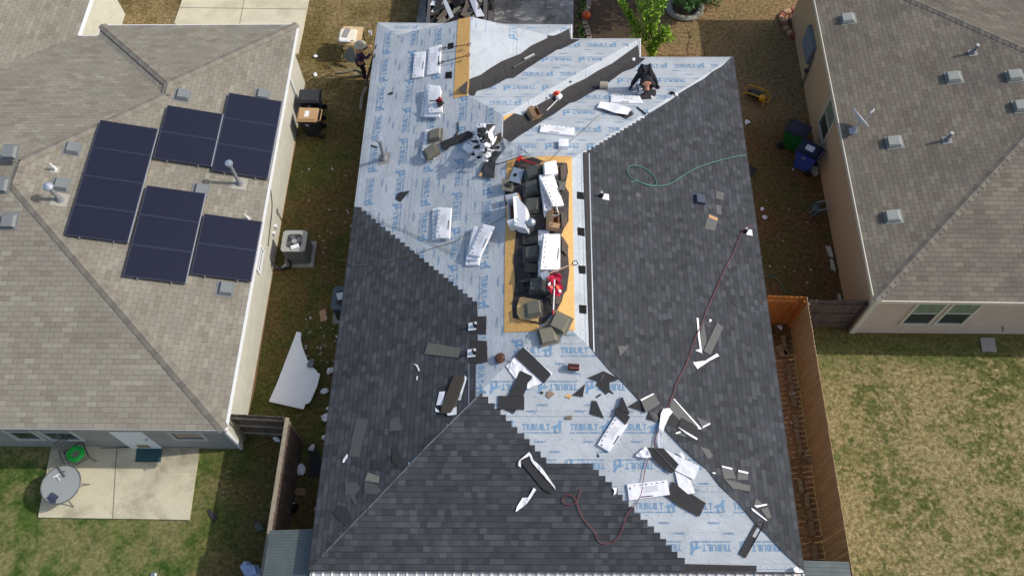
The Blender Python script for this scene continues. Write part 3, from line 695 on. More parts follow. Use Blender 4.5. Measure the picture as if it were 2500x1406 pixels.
RV = [(2070, 44, 'pale grey roof vent nearest the top left corner of the right roof'), (2328, 187, 'pale grey roof vent just below the upper white topped pipe of the right roof'),
      (2477, 183, 'pale grey roof vent near the right edge, below the upper hip'), (2494, 257, 'pale grey roof vent cut off by the right edge of the photo'),
      (2183, 345, 'pale grey roof vent right of the satellite dish'), (2180, 526, 'lowest pale grey roof vent on the right roof, alone below the dish')]
for i, (u, v, lb) in enumerate(RV):
    P = PLL['RW']; M = frame_at(onpl(u, v + 4, P[0], P[1]), P[1], V((1, 0, 0)))
    o = vr if i == 0 else dup(vr, M); o.matrix_world = M; tag(o, lb, 'roof vent', 'pale vents on the right roof')
# ---- vent pipes
M_pvc = mat('white_pvc', srgb(226, 226, 222), .4, .04); M_lead = mat('grey_pipe_metal', srgb(128, 130, 132), .45, .1, 8); M_rub = mat('black_rubber', srgb(38, 38, 40), .6, .1)
M_flash = mat('aged_flashing', srgb(160, 156, 144), .7, .08)
def pipe(base, P, h, r, lb, mb, flash=.2, cap=None, name='vent_pipe', boot=True, mfl=None, lean=(0, 0), up=V((1, 0, 0)), fshape=None, group=None, fm=0., lift=0.):
    p = onpl(base[0], base[1], P[0], P[1]) + P[1] * lift; e = empty(name, p); n = P[1]
    tag(e, lb, 'vent pipe', group)
    M = frame_at(p, n, up)
    if flash:
        g = G(); g.prism(fshape or [(-flash + fm, -flash), (flash + fm, -flash), (flash + fm, flash), (-flash + fm, flash)], .003, .012, 0, M); g.out('flashing', mfl or M_flash, e)
    if boot:
        g = G(); g.lathe([(r * 2.1, .01), (r * 1.9, .04), (r * 1.15, .13), (r * 1.1, .16)], 0, 14, M); g.out('boot', M_rub if boot == 'r' else mb, e)
    top = p + V((lean[0], lean[1], h))
    g = G(); g.tube([p, top], r, 0, 14, cap=False); g.out('pipe', mb, e, smooth=True)
    g = G(); M2 = Matrix.Translation(top)
    if cap == 'flat': g.lathe([(r, -.02), (r * 2., -.02), (r * 2.1, .0), (r * 2., .05), (0, .075)], 0, 20, M2); g.out('cap', M_galv, e)
    elif cap == 'dome': g.lathe([(r * 1.2, -.05), (r * 1.3, 0), (r * 2.3, 0), (r * 2.4, .05), (r * 1.8, .11), (r * .6, .15), (0, .155)], 0, 20, M2); g.out('cap', M_galv, e)
    elif cap == 'white': g.lathe([(r * 1.05, -.03), (r * 1.05, .0), (r * .7, .002), (r * .7, -.03), (0, -.03)], 0, 12, M2); g.out('rim', M_pvc, e)
    return e
PE = PLL['LE']
pipe((585, 449), PE, 1.02, .055, 'tall grey metal flue with flat cap between the solar panel groups', M_lead, .22, 'flat', 'flue_pipe', fm=-.0)
pipe((146, 488), PE, .62, .06, 'short metal flue with a wide round cap left of the solar panels', M_lead, .22, 'dome', 'flue_pipe')
pipe((135, 415), PE, .3, .028, 'thin white vent pipe left of the leftmost solar column', M_pvc, .12, 'white', boot=True)
pipe((605, 536), PE, .28, .028, 'thin white vent pipe at the top right of the lowest solar pair', M_pvc, .1, 'white', boot=True)
pipe((2375, 130), PLL['RW'], .36, .045, 'white topped vent pipe high on the right roof, near the upper hip', M_lead, .13, 'white', mfl=M_ventr)
pipe((2312, 343), PLL['RW'], .36, .045, 'white topped vent pipe on the right roof, right of the satellite dish', M_lead, .13, 'white', mfl=M_ventr)
# ---- solar panels
def solar_mat():
    k = NB('solar_cells'); tc = k.n('TexCoord'); s = k.n('SeparateXYZ'); k.l(tc.outputs['Object'], s.inputs[0])
    fx = k.math('FRACT', k.math('DIVIDE', s.outputs[0], .0265)); fy = k.math('FRACT', k.math('DIVIDE', s.outputs[1], .1575))
    ln = k.math('MAXIMUM', k.math('LESS_THAN', fx, .12), k.math('LESS_THAN', fy, .03))
    n = k.noise(tc.outputs['Object'], 90, 2); c = k.ramp(n, [(.35, srgb(20, 20, 32)), (.65, srgb(32, 33, 50))])
    k.col(k.mix(k.math('MULTIPLY', ln, .22), c, srgb(70, 72, 92))); k.b.inputs['Roughness'].default_value = .28; k.b.inputs['Specular IOR Level'].default_value = .6; return k.m
M_cell = solar_mat(); M_fr = mat('panel_frame', srgb(86, 90, 102), .35, .05, metal=.6); M_rail = mat('aluminium_rail', srgb(178, 180, 184), .35, .05, metal=.5)
sp = empty('solar_panel')
g = G(); g.box((-.802, -.485, .1), (.802, .485, .126)); g.out('glass', M_cell, sp, local=True)
g = G()
for a, b in (((-.825, -.5, .09), (.825, -.485, .132)), ((-.825, .485, .09), (.825, .5, .132)), ((-.825, -.485, .09), (-.803, .485, .132)), ((.803, -.485, .09), (.825, .485, .132))): g.box(a, b)
g.out('frame', M_fr, sp, local=True)
g = G()
for x in (-.45, .45): g = G(); g.box((x - .02, -.53, .045), (x + .02, .53, .085)); g.out('mounting_rail', M_rail, sp, local=True)
g = G(); g.box((.826, -.5, .1), (.85, .5, .137)); g.out('edge_strip', M_rail, sp, local=True)
ncos = 1.0
arr = [(-13.06, 16.03, 4, 'left'), (-11.385, 16.97, 2, 'second'), (-9.75, 17.85, 3, 'top right'), (-11.365, 13.97, 3, 'middle'), (-9.69, 13.28, 2, 'lower right')]
cnames = {'left': 'leftmost column of four', 'second': 'upper middle pair', 'top right': 'top right column of three', 'middle': 'lower middle column of three', 'lower right': 'lowest right pair'}
ordn = {4: ['topmost', 'second from top', 'third from top', 'bottom'], 3: ['topmost', 'middle', 'bottom'], 2: ['upper', 'lower']}
first = True
for x0, y0, n, nm in arr:
    for j in range(n):
        x = x0 + .81; y = y0 - 1.01 * j - .505; P = PLL['LE']
        z = P[0].z - (P[1].x * (x - P[0].x) + P[1].y * (y - P[0].y)) / P[1].z
        M = frame_at(V((x, y, z)), P[1], V((1, 0, 0)))
        o = sp if first else dup(sp, M); first = False; o.matrix_world = M
        tag(o, '%s dark blue solar panel of the %s' % (ordn[n][j], cnames[nm]), 'solar panel', 'solar panels on the left roof')
# ---- satellite dish
P = PLL['RW']; p = onpl(2083, 320, P[0], P[1]); e = empty('satellite_dish', p); tag(e, 'grey satellite dish on a bent mast near the edge of the right roof', 'satellite dish')
g = G(); g.prism([(-.12, -.12), (.12, -.12), (.12, .12), (-.12, .12)], .003, .015, 0, frame_at(p, P[1], V((1, 0, 0)))); g.out('foot', M_galv, e)
hub = p + V((.12, .05, .5)); g = G(); g.tube([p, p + V((0, 0, .2)), hub], .024, 0, 8); g.tube([p + V((-.15, -.1, .02)), p + V((.06, .03, .34))], .012, 0, 6); g.out('mast', M_galv, e)
# dish orientation: seen nearly edge-on from the camera
A = onpl(2077, 266, V((0, hub.y + .3, 0)), V((0, 1, 0)))
Atop = onpl(2078, 267, hub, (CAM - hub).normalized()); Bbot = onpl(2117, 314, hub, (CAM - hub).normalized())
ctr = (Atop + Bbot) / 2; e1 = (Atop - Bbot); rad = e1.length / 2; e1.normalize()
lnb = onpl(2128, 273, hub, (CAM - hub).normalized()); axd = (lnb - ctr); axd = (axd - e1 * axd.dot(e1)).normalized(); vw = (CAM - hub).normalized()
axd = (axd + vw * .02).normalized(); e2 = axd.cross(e1).normalized()
M = Matrix((e1, e2, axd)).transposed().to_4x4(); M.translation = ctr - axd * .05
g = G(); prof = [(rad * i / 7, .1 * (i / 7) ** 2 * 1.3) for i in range(1, 8)]; g.lathe([(0.001, 0)] + prof, 0, 28, M); g.lathe([(0.001, -.012)] + [(r, z - .012) for r, z in prof] + [(rad, prof[-1][1])], 0, 28, M)
g.out('reflector', mat('dish_paint', srgb(214, 216, 214), .5, .04), e, smooth=True)
g = G(); g.tube([ctr - axd * .02 - e1 * rad * .6, lnb], .014, 0, 6); g.tube([hub, ctr - axd * .05], .03, 0, 8); g.out('feed_arm', M_galv, e)
g = G(); g.lathe([(0, -.05), (.035, -.04), (.035, .05), (0, .055)], 0, 10, Matrix.Translation(lnb) @ axd.to_track_quat('Z', 'Y').to_matrix().to_4x4()); g.tube([lnb + V((.02, -.03, 0)), lnb + V((.1, .1, .02))], .012, 0, 6); g.out('receiver', M_pvc, e)
# electrical box and conduit on right wall
def onW(u, v): return onpl(u, v, V((XWR, 0, 0)), V((1, 0, 0)))
a, b = onW(1975, 80), onW(1985, 140); e = empty('electrical_panel', (XWR - .1, (a.y + b.y) / 2, 0)); tag(e, 'pale blue grey electrical box with conduit on the tan side wall', 'electrical box')
zc = min(max((a.z + b.z) / 2, .9), 1.7)
g = G(); g.box((XWR - .14, b.y, zc - .42), (XWR - .004, a.y, zc + .42), 0, None, .015); g.out('box', mat('panel_grey', srgb(120, 132, 144), .5), e)
g = G(); g.tube([(XWR - .05, b.y - .1, 0), (XWR - .05, b.y - .1, zc + .1), (XWR - .05, b.y + .1, zc + .3)], .022, 0, 8); g.tube([(XWR - .05, b.y - .25, 0), (XWR - .05, b.y - .22, 1.), (XWR - .07, b.y, zc)], .014, 0, 6); g.out('conduit', M_hoodd, e)
a = onW(1963, 194); g = G(); g.lathe([(0, 0), (.09, 0), (.09, .08), (.05, .12), (0, .12)], 0, 14, Matrix.Translation((XWR, a.y, max(a.z, .6))) @ Matrix.Rotation(-math.pi / 2, 4, 'Y'))
tag(g.out('meter', mat('dark_meter', srgb(44, 46, 70), .4)), 'small round dark meter on the tan wall of the right house', 'meter')

# ------------------------------------------------------------------ fences
def fence_mat(name, c1_, c2_):
    k = NB(name); tc = k.n('TexCoord'); mp = k.n('Mapping'); k.l(tc.outputs['Object'], mp.inputs[0]); mp.inputs['Scale'].default_value = (7, 7, .7)
    n = k.noise(mp.outputs[0], 1.3, 4, .6); n2 = k.noise(mp.outputs[0], 9, 3)
    c = k.ramp(n, [(.3, srgb(*c1_)), (.7, srgb(*c2_))]); c = k.mix(1, c, k.ramp(n2, [(.3, grey(.75)), (.7, grey(1.1))]), 'MULTIPLY'); k.col(c); k.b.inputs['Roughness'].default_value = .85; k.bump(n2, .6, .006); return k.m
M_fnew = fence_mat('new_cedar', (176, 104, 40), (212, 136, 62)); M_fbr = fence_mat('brown_cedar', (166, 140, 104), (192, 164, 124)); M_fold = fence_mat('weathered_dark_wood', (74, 62, 56), (112, 96, 84)); M_fcap = fence_mat('grey_weathered_wood', (132, 122, 104), (158, 148, 126))
def fence(p0, p1, h, lb, m, mr, side=1, bw=.14, gap=.008, jit=.01, name='wooden_fence', mtop=None, post=True, brace=None):
    p0, p1 = V((p0[0], p0[1], 0)), V((p1[0], p1[1], 0)); d = p1 - p0; L = d.length; d.normalize(); n = V((-d.y, d.x, 0)) * side
    e = empty(name, (p0 + p1) / 2); tag(e, lb, 'fence')
    g = G(); k = 0; x = 0
    while x < L - .02:
        w2 = min(bw, L - x); hh = h + (R() - .5) * jit * 2; a = p0 + d * x; off = n * ((R() - .5) * .006)
        M = Matrix((d, n, V((0, 0, 1)))).transposed().to_4x4(); M.translation = a + off
        # dog-eared picket
        poly = [(0, .02), (w2, .02), (w2, hh - .03), (w2 - .025, hh), (.025, hh), (0, hh - .03)]
        vs = [(x_, -.009, z_) for x_, z_ in poly] + [(x_, .009, z_) for x_, z_ in poly]; nn = 6
        g.add(vs, [tuple(range(nn)), tuple(range(nn, 2 * nn))[::-1]] + [(i, nn + i, nn + (i + 1) % nn, (i + 1) % nn) for i in range(nn)], 0 if not mtop else 0, M)
        x += bw + gap * (1 + R())
    g.out('pickets', m, e)
    for z in (.3, h * .52, h - (.25 if side < 0 else .5)):
        g = G(); M = Matrix((d, n, V((0, 0, 1)))).transposed().to_4x4(); M.translation = p0; g.box((0, .012, z - .045), (L, .05, z + .045), 0, M); g.out('rail', mr, e)
    if post:
        k = 0; np_ = max(1, round(L / 2.4))
        for k in range(np_ + 1):
            a = p0 + d * (L * k / np_) + n * .075
            M = Matrix((d, n, V((0, 0, 1)))).transposed().to_4x4(); M.translation = a; g = G(); g.box((-.045, -.023, 0), (.045, .065, h - (.05 if side < 0 else .45)), 0, M); g.out('post', mr, e)
    if mtop:
        g = G(); M = Matrix((d, n, V((0, 0, 1)))).transposed().to_4x4(); M.translation = p0; g.box((0, -.05, h + .005), (L, .06, h + .04), 0, M); g.out('cap_board', mtop, e)
    return e
fence((XWL + .02, 7.58), (-6.70, 7.5), 1.83, 'short dark weathered fence between the left house corner and the long fence', M_fold, M_fcap, side=-1)
fence((-6.67, 7.47), (-6.74, .5), 1.83, 'long dark fence with pale grey cap running down beside the left back yard', M_fold, M_fold, side=-1, mtop=M_fcap)
fence((6.3, 11.38), (8.0, 11.32), 1.83, 'new orange cedar fence panel between the charcoal roof and the dark fence', M_fnew, M_fnew, side=-1)
fence((8.04, 11.34), (8.04, .5), 1.83, 'long brown cedar fence along the dry right lawn', M_fbr, M_fbr, side=1, gap=.007)
fence((8.1, 11.24), (XWR - .03, 11.24), 1.8, 'old dark purple brown fence panel joining the right house', M_fold, M_fold, side=-1)
# kerb stones beside right fence
M_paver = mat('tan_paver', srgb(150, 128, 98), .95, .15, 10, bump=.004)
y = 10.9; i = 0; pf = None
sb = []
while y > 4.1:
    L = random.choice((.3, .42, .42, .5)); 
    if 6.8 < y < 7.2: y -= .45; continue
    g = G(); g.box((-.07, -L / 2, 0), (.07, L / 2, .09), 0, None, .012); o = g.out('edging_block', M_paver, local=True)
    o.location = (7.78 + (R() - .5) * .05 - (.14 if 6.2 < y < 6.8 else 0), y - L / 2, 0); o.rotation_euler = (0, 0, (R() - .5) * .12)
    tag(o, 'tan concrete edging block lying along the foot of the brown cedar fence', 'edging block', 'edging blocks along the right fence'); y -= L + .015 + (.0 if R() > .25 else .2)
for (u, v, r_) in ((1907, 856, .5), (1972, 1115, .9)):
    p = onz(u, v, .05); g = G(); g.box((-.12, -.19, 0), (.12, .19, .09), 0, None, .012); o = g.out('loose_paver', M_paver, local=True); o.location = (p.x, p.y, 0.0); o.rotation_euler = (0, 0, r_)
    tag(o, 'loose tan paver set askew near the orange cedar panel' if v < 900 else 'loose tan paver turned out of the row of edging blocks', 'paver')
# ------------------------------------------------------------------ metal lean-to roofs
def corrug(name, P0, P1, P2, P3, m, lb, per, amp, along='01', th=.0, cat='metal roof', post=None, prof='sin'):
    """ribs run parallel to P0->P1; P0,P1,P2,P3 ccw"""
    P0, P1, P2, P3 = [V(p) for p in (P0, P1, P2, P3)]; W = (P3 - P0).length; n = int(W / per * 6); vs, fs = [], []; up = (P1 - P0).cross(P3 - P0).normalized(); up = up if up.z > 0 else -up
    for i in range(n + 1):
        t = i / n; ph = (t * W / per) % 1
        h = amp * (math.sin(2 * math.pi * ph)) if prof == 'sin' else amp * (1 if ph < .25 else (-1))
        vs += [P0.lerp(P3, t) + up * h, P1.lerp(P2, t) + up * h]
    fs = [(2 * i, 2 * i + 1, 2 * i + 3, 2 * i + 2) for i in range(n)]
    k = len(vs); vs += [v - up * .004 for v in vs]; fs += [tuple(j + k for j in f[::-1]) for f in fs]
    e = empty(name, (P0 + P1 + P2 + P3) / 4 * 1.0); e.location.z = 0; tag(e, lb, cat)
    mesh('sheet', vs, fs, m, e)
    g = G()
    for p in (P0, P1, P2, P3):
        c = (P0 + P2) / 2; q = p.lerp(c, .08); g.box((q.x - .045, q.y - .045, 0), (q.x + .045, q.y + .045, q.z - amp - .05))
    g2 = G()
    for i, p in enumerate((P0, P1, P2, P3)):
        c = (P0 + P2) / 2; q = p.lerp(c, .08); h = G(); h.box((q.x - .045, q.y - .045, 0), (q.x + .045, q.y + .045, q.z - amp - .05)); h.out('post', M_fold, e)
    return e
M_silver = mat('bright_metal_sheet', srgb(216, 214, 210), .35, .06, 8, metal=.35); M_poly = mat('smoky_plastic_sheet', srgb(92, 100, 98), .3, .15, 4, spec=.5)
a, b = onz(757, 1394, 2.36), onz(1963, 1400, 2.36)
corrug('patio_cover', (b.x, b.y, 2.37), (b.x, b.y - 3, 2.2), (a.x, a.y - 3, 2.2), (a.x, a.y, 2.37), M_silver, 'bright silver ribbed metal patio cover along the bottom eave', .23, .018, prof='sq', cat='patio cover')
a = onz(656, 1292, 2.2); c = onz(768, 1291, 2.2)
corrug('lean_to_roof', (a.x, a.y, 2.1), (c.x + .3, c.y, 2.3), (c.x + .3, c.y - 3.2, 2.3), (a.x - .02, c.y - 3.2, 2.1), M_poly, 'smoky grey corrugated lean-to roof beside the lower left corner of the charcoal roof', .076, .009)
a = onz(1958, 1369, 2.1); c = onz(2074, 1381, 2.1)
corrug('lean_to_roof', (a.x - .1, a.y, 2.2), (c.x, a.y, 2.1), (c.x, a.y - 3, 2.1), (a.x - .1, a.y - 3, 2.2), M_poly, 'grey corrugated lean-to roof beside the lower right corner of the charcoal roof', .1, .01)

# ------------------------------------------------------------------ ground slabs
tag(slab('patio', [(125, 1088), (486, 1093), (461, 1268), (93, 1262)], .08, M_conc), kind='structure')
tag(slab('driveway', [(425, 57), (455, -30), (760, -30), (742, 60), (640, 130), (560, 130)], .05, M_drive), kind='structure')
g = G()
tag(slab('path', [(700, 62), (743, 58), (728, 130), (716, 135)], .054, M_drive), kind='structure')
tag(slab('driveway', [(1012, 80), (1035, -40), (1400, -40), (1400, 80)], .05, M_drive2), kind='structure')
M_joint = mat('dark_joint', srgb(120, 115, 102), .95, .05)
def joint(pts, w=.015, z=.056):
    P = [onz(u, v, z) for u, v in pts]; g = G()
    for a, b in zip(P[:-1], P[1:]):
        d = (b - a).normalized(); s = d.cross(V((0, 0, 1))) * w; g.add([a - s, b - s, b + s, a + s], [(0, 3, 2, 1)] if True else 0)
    return g
for pts, z in (([(436, 19), (746, 23)], .055), ([(600, -20), (585, 58)], .0555), ([(1200, 18), (1390, 22)], .055), ([(1332, -20), (1333, 60)], .0555), ([(285, 1092), (275, 1265)], .0845)):
    g = joint(pts, .012, z); g.f = [f if (g.v[f[1]] - g.v[f[0]]).cross(g.v[f[2]] - g.v[f[0]]).z > 0 else f[::-1] for f in g.f]
    tag(g.out('driveway_joint' if z < .08 else 'patio_joint', M_joint), kind='structure')
tag(slab('paver', [(2393, 824), (2428, 824), (2434, 858), (2399, 857)], .04, mat('grey_slab', srgb(150, 148, 140), .9, .1)), 'single square grey concrete slab in the shaded grass below the right house', 'paving slab')
tag(slab('soil_bed', [(1930, 22), (1965, 25), (1972, 92), (1948, 78), (1925, 55)], .03, mat('red_mulch', srgb(112, 84, 70), .95, .3, 30, bump=.02)), kind='structure')
tag(slab('soil_bed', [(1404, 92), (1392, -20), (1560, -20), (1545, 92)], .02, mat('dark_soil', srgb(86, 70, 54), .95, .3, 20, bump=.02)), kind='structure')
M_strip = mat('bare_soil_strip', srgb(160, 128, 92), .95, .2, 16, bump=.01)
tag(slab('soil_strip', [(712, 340), (724, 340), (700, 470), (661, 700), (636, 860), (622, 950), (608, 1008), (598, 1008), (640, 800), (680, 560)], .02, M_strip), kind='structure')
# ------------------------------------------------------------------ loose things on the main roof
def seam(name, pts, r, m, lb, cat, surf=None, off=None, seg=6, n=6, group=None, wob=0):
    P = []
    for u, v in pts:
        if surf: p, nn = surf(u, v)
        else: p, nn = hitroof(u, v)
        P.append(onpl(u, v, p + nn * (off if off is not None else r + .03), nn))
    g = G(); g.tube(smoothpath(P, n), r, 0, seg); return tag(g.out(name, m, smooth=True), lb, cat, group)
def pack(q, h, lb, key, th=.07, group='wrapped shingle bundles', marks=3, m=None, name='shingle_bundle', cat='shingle bundle', sag=.006, parent=None, dark=True):
    P0, n = PL[key] if isinstance(key, str) else key
    c = sum((V((u, v)) for u, v in q), V((0, 0))) / 4
    hp = hitroof(c.x, c.y)[0]
    pp = hp + n * h
    Q = [onpl(u, v, pp, n) for u, v in q]      # TL TR BR BL
    if (Q[1] - Q[0]).length > (Q[3] - Q[0]).length: Q = [Q[1], Q[2], Q[3], Q[0]]
    nx, ny = 5, 13; vs = []; sd = R() * 50
    for j in range(ny):
        for i in range(nx):
            a = Q[0].lerp(Q[1], i / (nx - 1)); b = Q[3].lerp(Q[2], i / (nx - 1)); p = a.lerp(b, j / (ny - 1))
            e = (i in (0, nx - 1)) or (j in (0, ny - 1))
            vs.append(p + n * (mnoise.noise(p * 3.5 + V((sd, 0, 0))) * sag * 2 - (.008 if e else 0)))
    k = len(vs); vs += [v - n * th for v in vs]; fs = []
    for j in range(ny - 1):
        for i in range(nx - 1):
            a = j * nx + i; f = (a, a + 1, a + nx + 1, a + nx); fs += [f, tuple(x + k for x in f[::-1])]
    ring = [i for i in range(nx)] + [j * nx + nx - 1 for j in range(1, ny)] + [(ny - 1) * nx + i for i in range(nx - 2, -1, -1)] + [j * nx for j in range(ny - 2, 0, -1)]
    for a, b in zip(ring, ring[1:] + ring[:1]): fs.append((a, b, b + k, a + k))
    e = parent or empty(name, hp); 
    if not parent: tag(e, lb, cat, group)
    o = mesh('wrapper', vs, fs, m or M_wrap, e); o.data.validate()
    bm = bmesh.new(); bm.from_mesh(o.data); bmesh.ops.recalc_face_normals(bm, faces=bm.faces[:]); bm.to_mesh(o.data); bm.free()
    if marks:
        g = G(); ax = (Q[3] - Q[0]); L = ax.length; ax.normalize(); bx = (Q[1] - Q[0]); W = bx.length; bx.normalize()
        def rect(s, t, ds, dt, mi):
            a = Q[0].lerp(Q[1], t / W).lerp(Q[3].lerp(Q[2], t / W), s / L) + n * .009
            vs = [a, a + ax * ds, a + ax * ds + bx * dt, a + bx * dt]; f = (0, 1, 2, 3)
            if (vs[1] - vs[0]).cross(vs[2] - vs[0]).z < 0: f = f[::-1]
            g.add(vs, [f], mi)
        for i in range(6): rect(L * (.08 + .14 * i) + R() * .02, W * .1, .035 + R() * .02, .012 + R() * .01, 0)
        for i in range(7): rect(L * .25, W * (.28 + .06 * i), L * (.3 + R() * .15), .004, 1)
        rect(L * .42, W * .88, L * .3, .022, 0 if marks > 2 else 1); rect(L * .93, W * .2, .02, .05, 0)
        g.out('printing', [M_ink, M_inkg], e)
    return e
# --- upper left
pack([(1012, 129), (1039, 125), (1032, 187), (1006, 190)], .07, 'white wrapped bundle near the top left, left one of a side by side pair', 'W')
pack([(1047, 117), (1076, 109), (1072, 177), (1042, 182)], .08, 'white wrapped bundle near the top left, with two pronged forks resting against it', 'W')
e = pack([(1033, 221), (1052, 219), (1050, 283), (1027, 283)], .08, 'stack of white wrapped bundles with a red nail gun lying on it', 'W', th=.08)
pack([(1041, 215), (1076, 219), (1072, 284), (1036, 284)], .15, '', 'W', parent=e, marks=0); pack([(1043, 207), (1073, 209), (1079, 273), (1047, 275)], .22, '', 'W', parent=e, th=.07, marks=1)
pack([(1038, 316), (1066, 315), (1058, 386), (1027, 385)], .09, 'white wrapped bundle with two brown vent hoods sitting on it', 'W', marks=1)
e = pack([(1056, 510), (1077, 505), (1073, 583), (1055, 584)], .07, 'pair of white wrapped bundles stacked in the middle of the blue slope', 'W')
pack([(1070, 507), (1101, 507), (1096, 581), (1064, 580)], .14, '', 'W', parent=e)
e = pack([(1152, 556), (1183, 560), (1168, 646), (1136, 646)], .08, 'slanting stack of white wrapped bundles beside the open white carton', 'W', th=.08, marks=1)
pack([(1157, 552), (1190, 556), (1166, 634), (1138, 632)], .15, '', 'W', parent=e, marks=0); pack([(1178, 546), (1206, 552), (1171, 626), (1145, 620)], .22, '', 'W', parent=e)
# --- north face
pack([(1492, 232), (1562, 234), (1571, 252), (1491, 249)], .06, 'white wrapped bundle lying beside the crouching worker', 'A')
pack([(1322, 302), (1403, 312), (1401, 331), (1317, 321)], .07, 'white wrapped bundle right of the open cardboard box on the blue slope', 'A')
pack([(1364, 338), (1388, 339), (1388, 357), (1364, 356)], .14, 'small square white carton alone on the blue slope above the bare boards', 'A', th=.14, marks=0, name='small_carton', cat='carton', group=None, sag=.003)
# --- heap on the ridge
e = pack([(1318, 427), (1352, 423), (1362, 525), (1332, 527)], .10, 'long pile of white wrapped bundles at the upper end of the ridge heap', 'E', th=.1, marks=1)
pack([(1329, 397), (1358, 392), (1362, 424), (1331, 426)], .2, '', 'E', parent=e, th=.12, marks=0); pack([(1321, 437), (1352, 426), (1377, 501), (1352, 503)], .24, '', 'E', parent=e, th=.07)
e = pack([(1314, 562), (1340, 562), (1340, 675), (1313, 675)], .08, 'long pile of white wrapped bundles in the middle of the ridge heap', 'W', th=.08, marks=1)
pack([(1329, 571), (1368, 571), (1368, 657), (1320, 657)], .26, '', 'E', parent=e, th=.16)
pack([(1330, 655), (1355, 660), (1352, 668), (1326, 665)], .18, '', 'E', parent=e, th=.1, m=M_shpc, marks=0)
# --- lower slope bundles
pack([(1531, 1182), (1628, 1171), (1636, 1207), (1536, 1221)], .07, 'white wrapped bundle lying level on the lower blue slope, crossed by the hose', 'S')
pack([(1504, 1013), (1534, 1036), (1488, 1103), (1459, 1085)], .08, 'half opened white bundle showing dark shingles at its upper end', 'S')
o = drape('bundle_shingles', [(1505, 995), (1518, 995), (1538, 1018), (1528, 1036), (1501, 1012)], .09, M_shpc, None, .012, 0, key='S', surf=lambda u, v: (onpl(u, v, *PL['S']), PL['S'][1])); tag(o, 'dark shingles sticking out of the half opened white bundle', 'shingles')

def sheet(name, poly, m, lb, cat='shingle piece', off=.025, th=.006, amp=0., step=0, key=None, group=None, ns=9., lift=None, cre=(), surf=None):
    return tag(drape(name, poly, off, m, None, th, step, cre, key, None, amp, ns, lift, surf), lb, cat, group)
ZX = lambda pts, s, ox, oy: [(ox + x / s, oy + y / s) for x, y in pts]
# lower slope litter (read off enlarged views)
z4 = lambda pts: ZX(pts, 4.1667, 980, 800)
z5 = lambda pts: ZX(pts, 4.1667, 1380, 900)
z6 = lambda pts: ZX(pts, 4.1667, 1380, 1100)
sheet('wrapper_paper', z4([(1150, 300), (1065, 390), (1100, 440), (1160, 520), (1210, 440), (1330, 490), (1280, 560), (1280, 620), (1440, 560), (1435, 590), (1470, 540), (1240, 250)]), M_wrap, 'white wrapper spread under the large dark shingle strip', 'wrapper', .02, .003, .02, 6, group=None)
sheet('shingle_strip', z4([(1240, 195), (1530, 465), (1450, 565), (1150, 290)]), M_shpc, 'large dark shingle strip on a white wrapper below the vent hoods', off=.06, th=.01)
sheet('wrapper_edge', z4([(1240, 192), (1262, 205), (1400, 345), (1537, 463), (1525, 485), (1510, 455)]), M_wrap, 'thin white wrapper edge beside the large dark shingle strip', 'wrapper', .068, .003, .004, 8)
sheet('shingle_strip', z4([(1210, 435), (1330, 490), (1325, 520), (1285, 560), (1275, 610), (1240, 692), (1088, 692)]), M_shpc, 'dark torn shingle strip leaning from the level strip up to the wrapper', off=.05, th=.01)
sheet('shingle_strip', z4([(986, 690), (1250, 696), (1250, 830), (985, 825)]), M_shpc, 'level dark shingle strip at the top of the stepped shingles', off=.035, th=.012)
sheet('shingle_scrap', z4([(1045, 828), (1170, 830), (1142, 872)]), M_shpc, 'small dark triangle under the level shingle strip')
sheet('shingle_scrap', z4([(1895, 510), (2055, 440), (2222, 518), (2115, 560), (2118, 625), (2165, 672), (2110, 650), (2085, 678), (1982, 580), (2000, 545)]), M_shpc, 'dark bow shaped shingle offcuts near the right hip', off=.02, th=.01)
sheet('shingle_scrap', z4([(2050, 465), (2065, 490), (2030, 540), (2022, 535)]), M_shback, 'thin grey sliver on the dark bow shaped offcuts', off=.035)
sheet('shingle_scrap', z4([(1870, 573), (1845, 703), (1740, 685), (1800, 635)]), M_shpc, 'dark triangular offcut right of the wolf print')
sheet('shingle_scrap', z4([(1940, 740), (1985, 745), (2060, 918), (1918, 875)]), M_shpc, 'dark kite shaped offcut left of the half opened bundle')
sheet('shingle_scrap', z4([(1985, 700), (2025, 670), (2035, 680), (1995, 712)]), M_shpc, 'tiny dark bar below the bow shaped offcuts')
sheet('shingle_scrap', z4([(2250, 702), (2325, 875), (2212, 830)]), M_shpc, 'dark pointed offcut standing out above the half opened bundle', off=.11)
sheet('shingle_scrap', z4([(2310, 800), (2430, 725), (2520, 700), (2560, 760), (2485, 860)]), M_shpc, 'dark wide offcut lying across the right hip edge', key='SE', off=.03)
sheet('board_chip', z4([(1485, 645), (1520, 640), (1560, 670), (1510, 720), (1472, 690)]), mat('brown_board_chip', srgb(142, 124, 106), .9), 'jagged brown chip between two upside down prints', 'wood chip')
sheet('board_chip', z4([(1660, 695), (1700, 680), (1735, 680), (1715, 720)]), M_osb, 'yellow wood chip left of the triangular offcut', 'wood chip')
sheet('board_chip', z4([(1672, 905), (1700, 890), (1738, 895), (1735, 930), (1675, 925)]), mat('olive_chip', srgb(120, 112, 92), .9), 'small olive block alone on the lower blue slope', 'wood chip', th=.03)
sheet('shingle_scrap', z5([(335, 860), (350, 895), (330, 898)]), M_shpc, 'tiny dark triangle below the half opened bundle')
sheet('shingle_scrap', z5([(850, 440), (900, 530), (828, 512)]), M_shpc, 'dark triangle left of the twisted white wrapper')
sheet('shingle_scrap', z5([(850, 430), (900, 445), (990, 520), (960, 545), (905, 535)]), M_shback, 'thin grey curl beside the small dark triangle', 'shingle piece', .02, .004, .008, 6, key='SE')
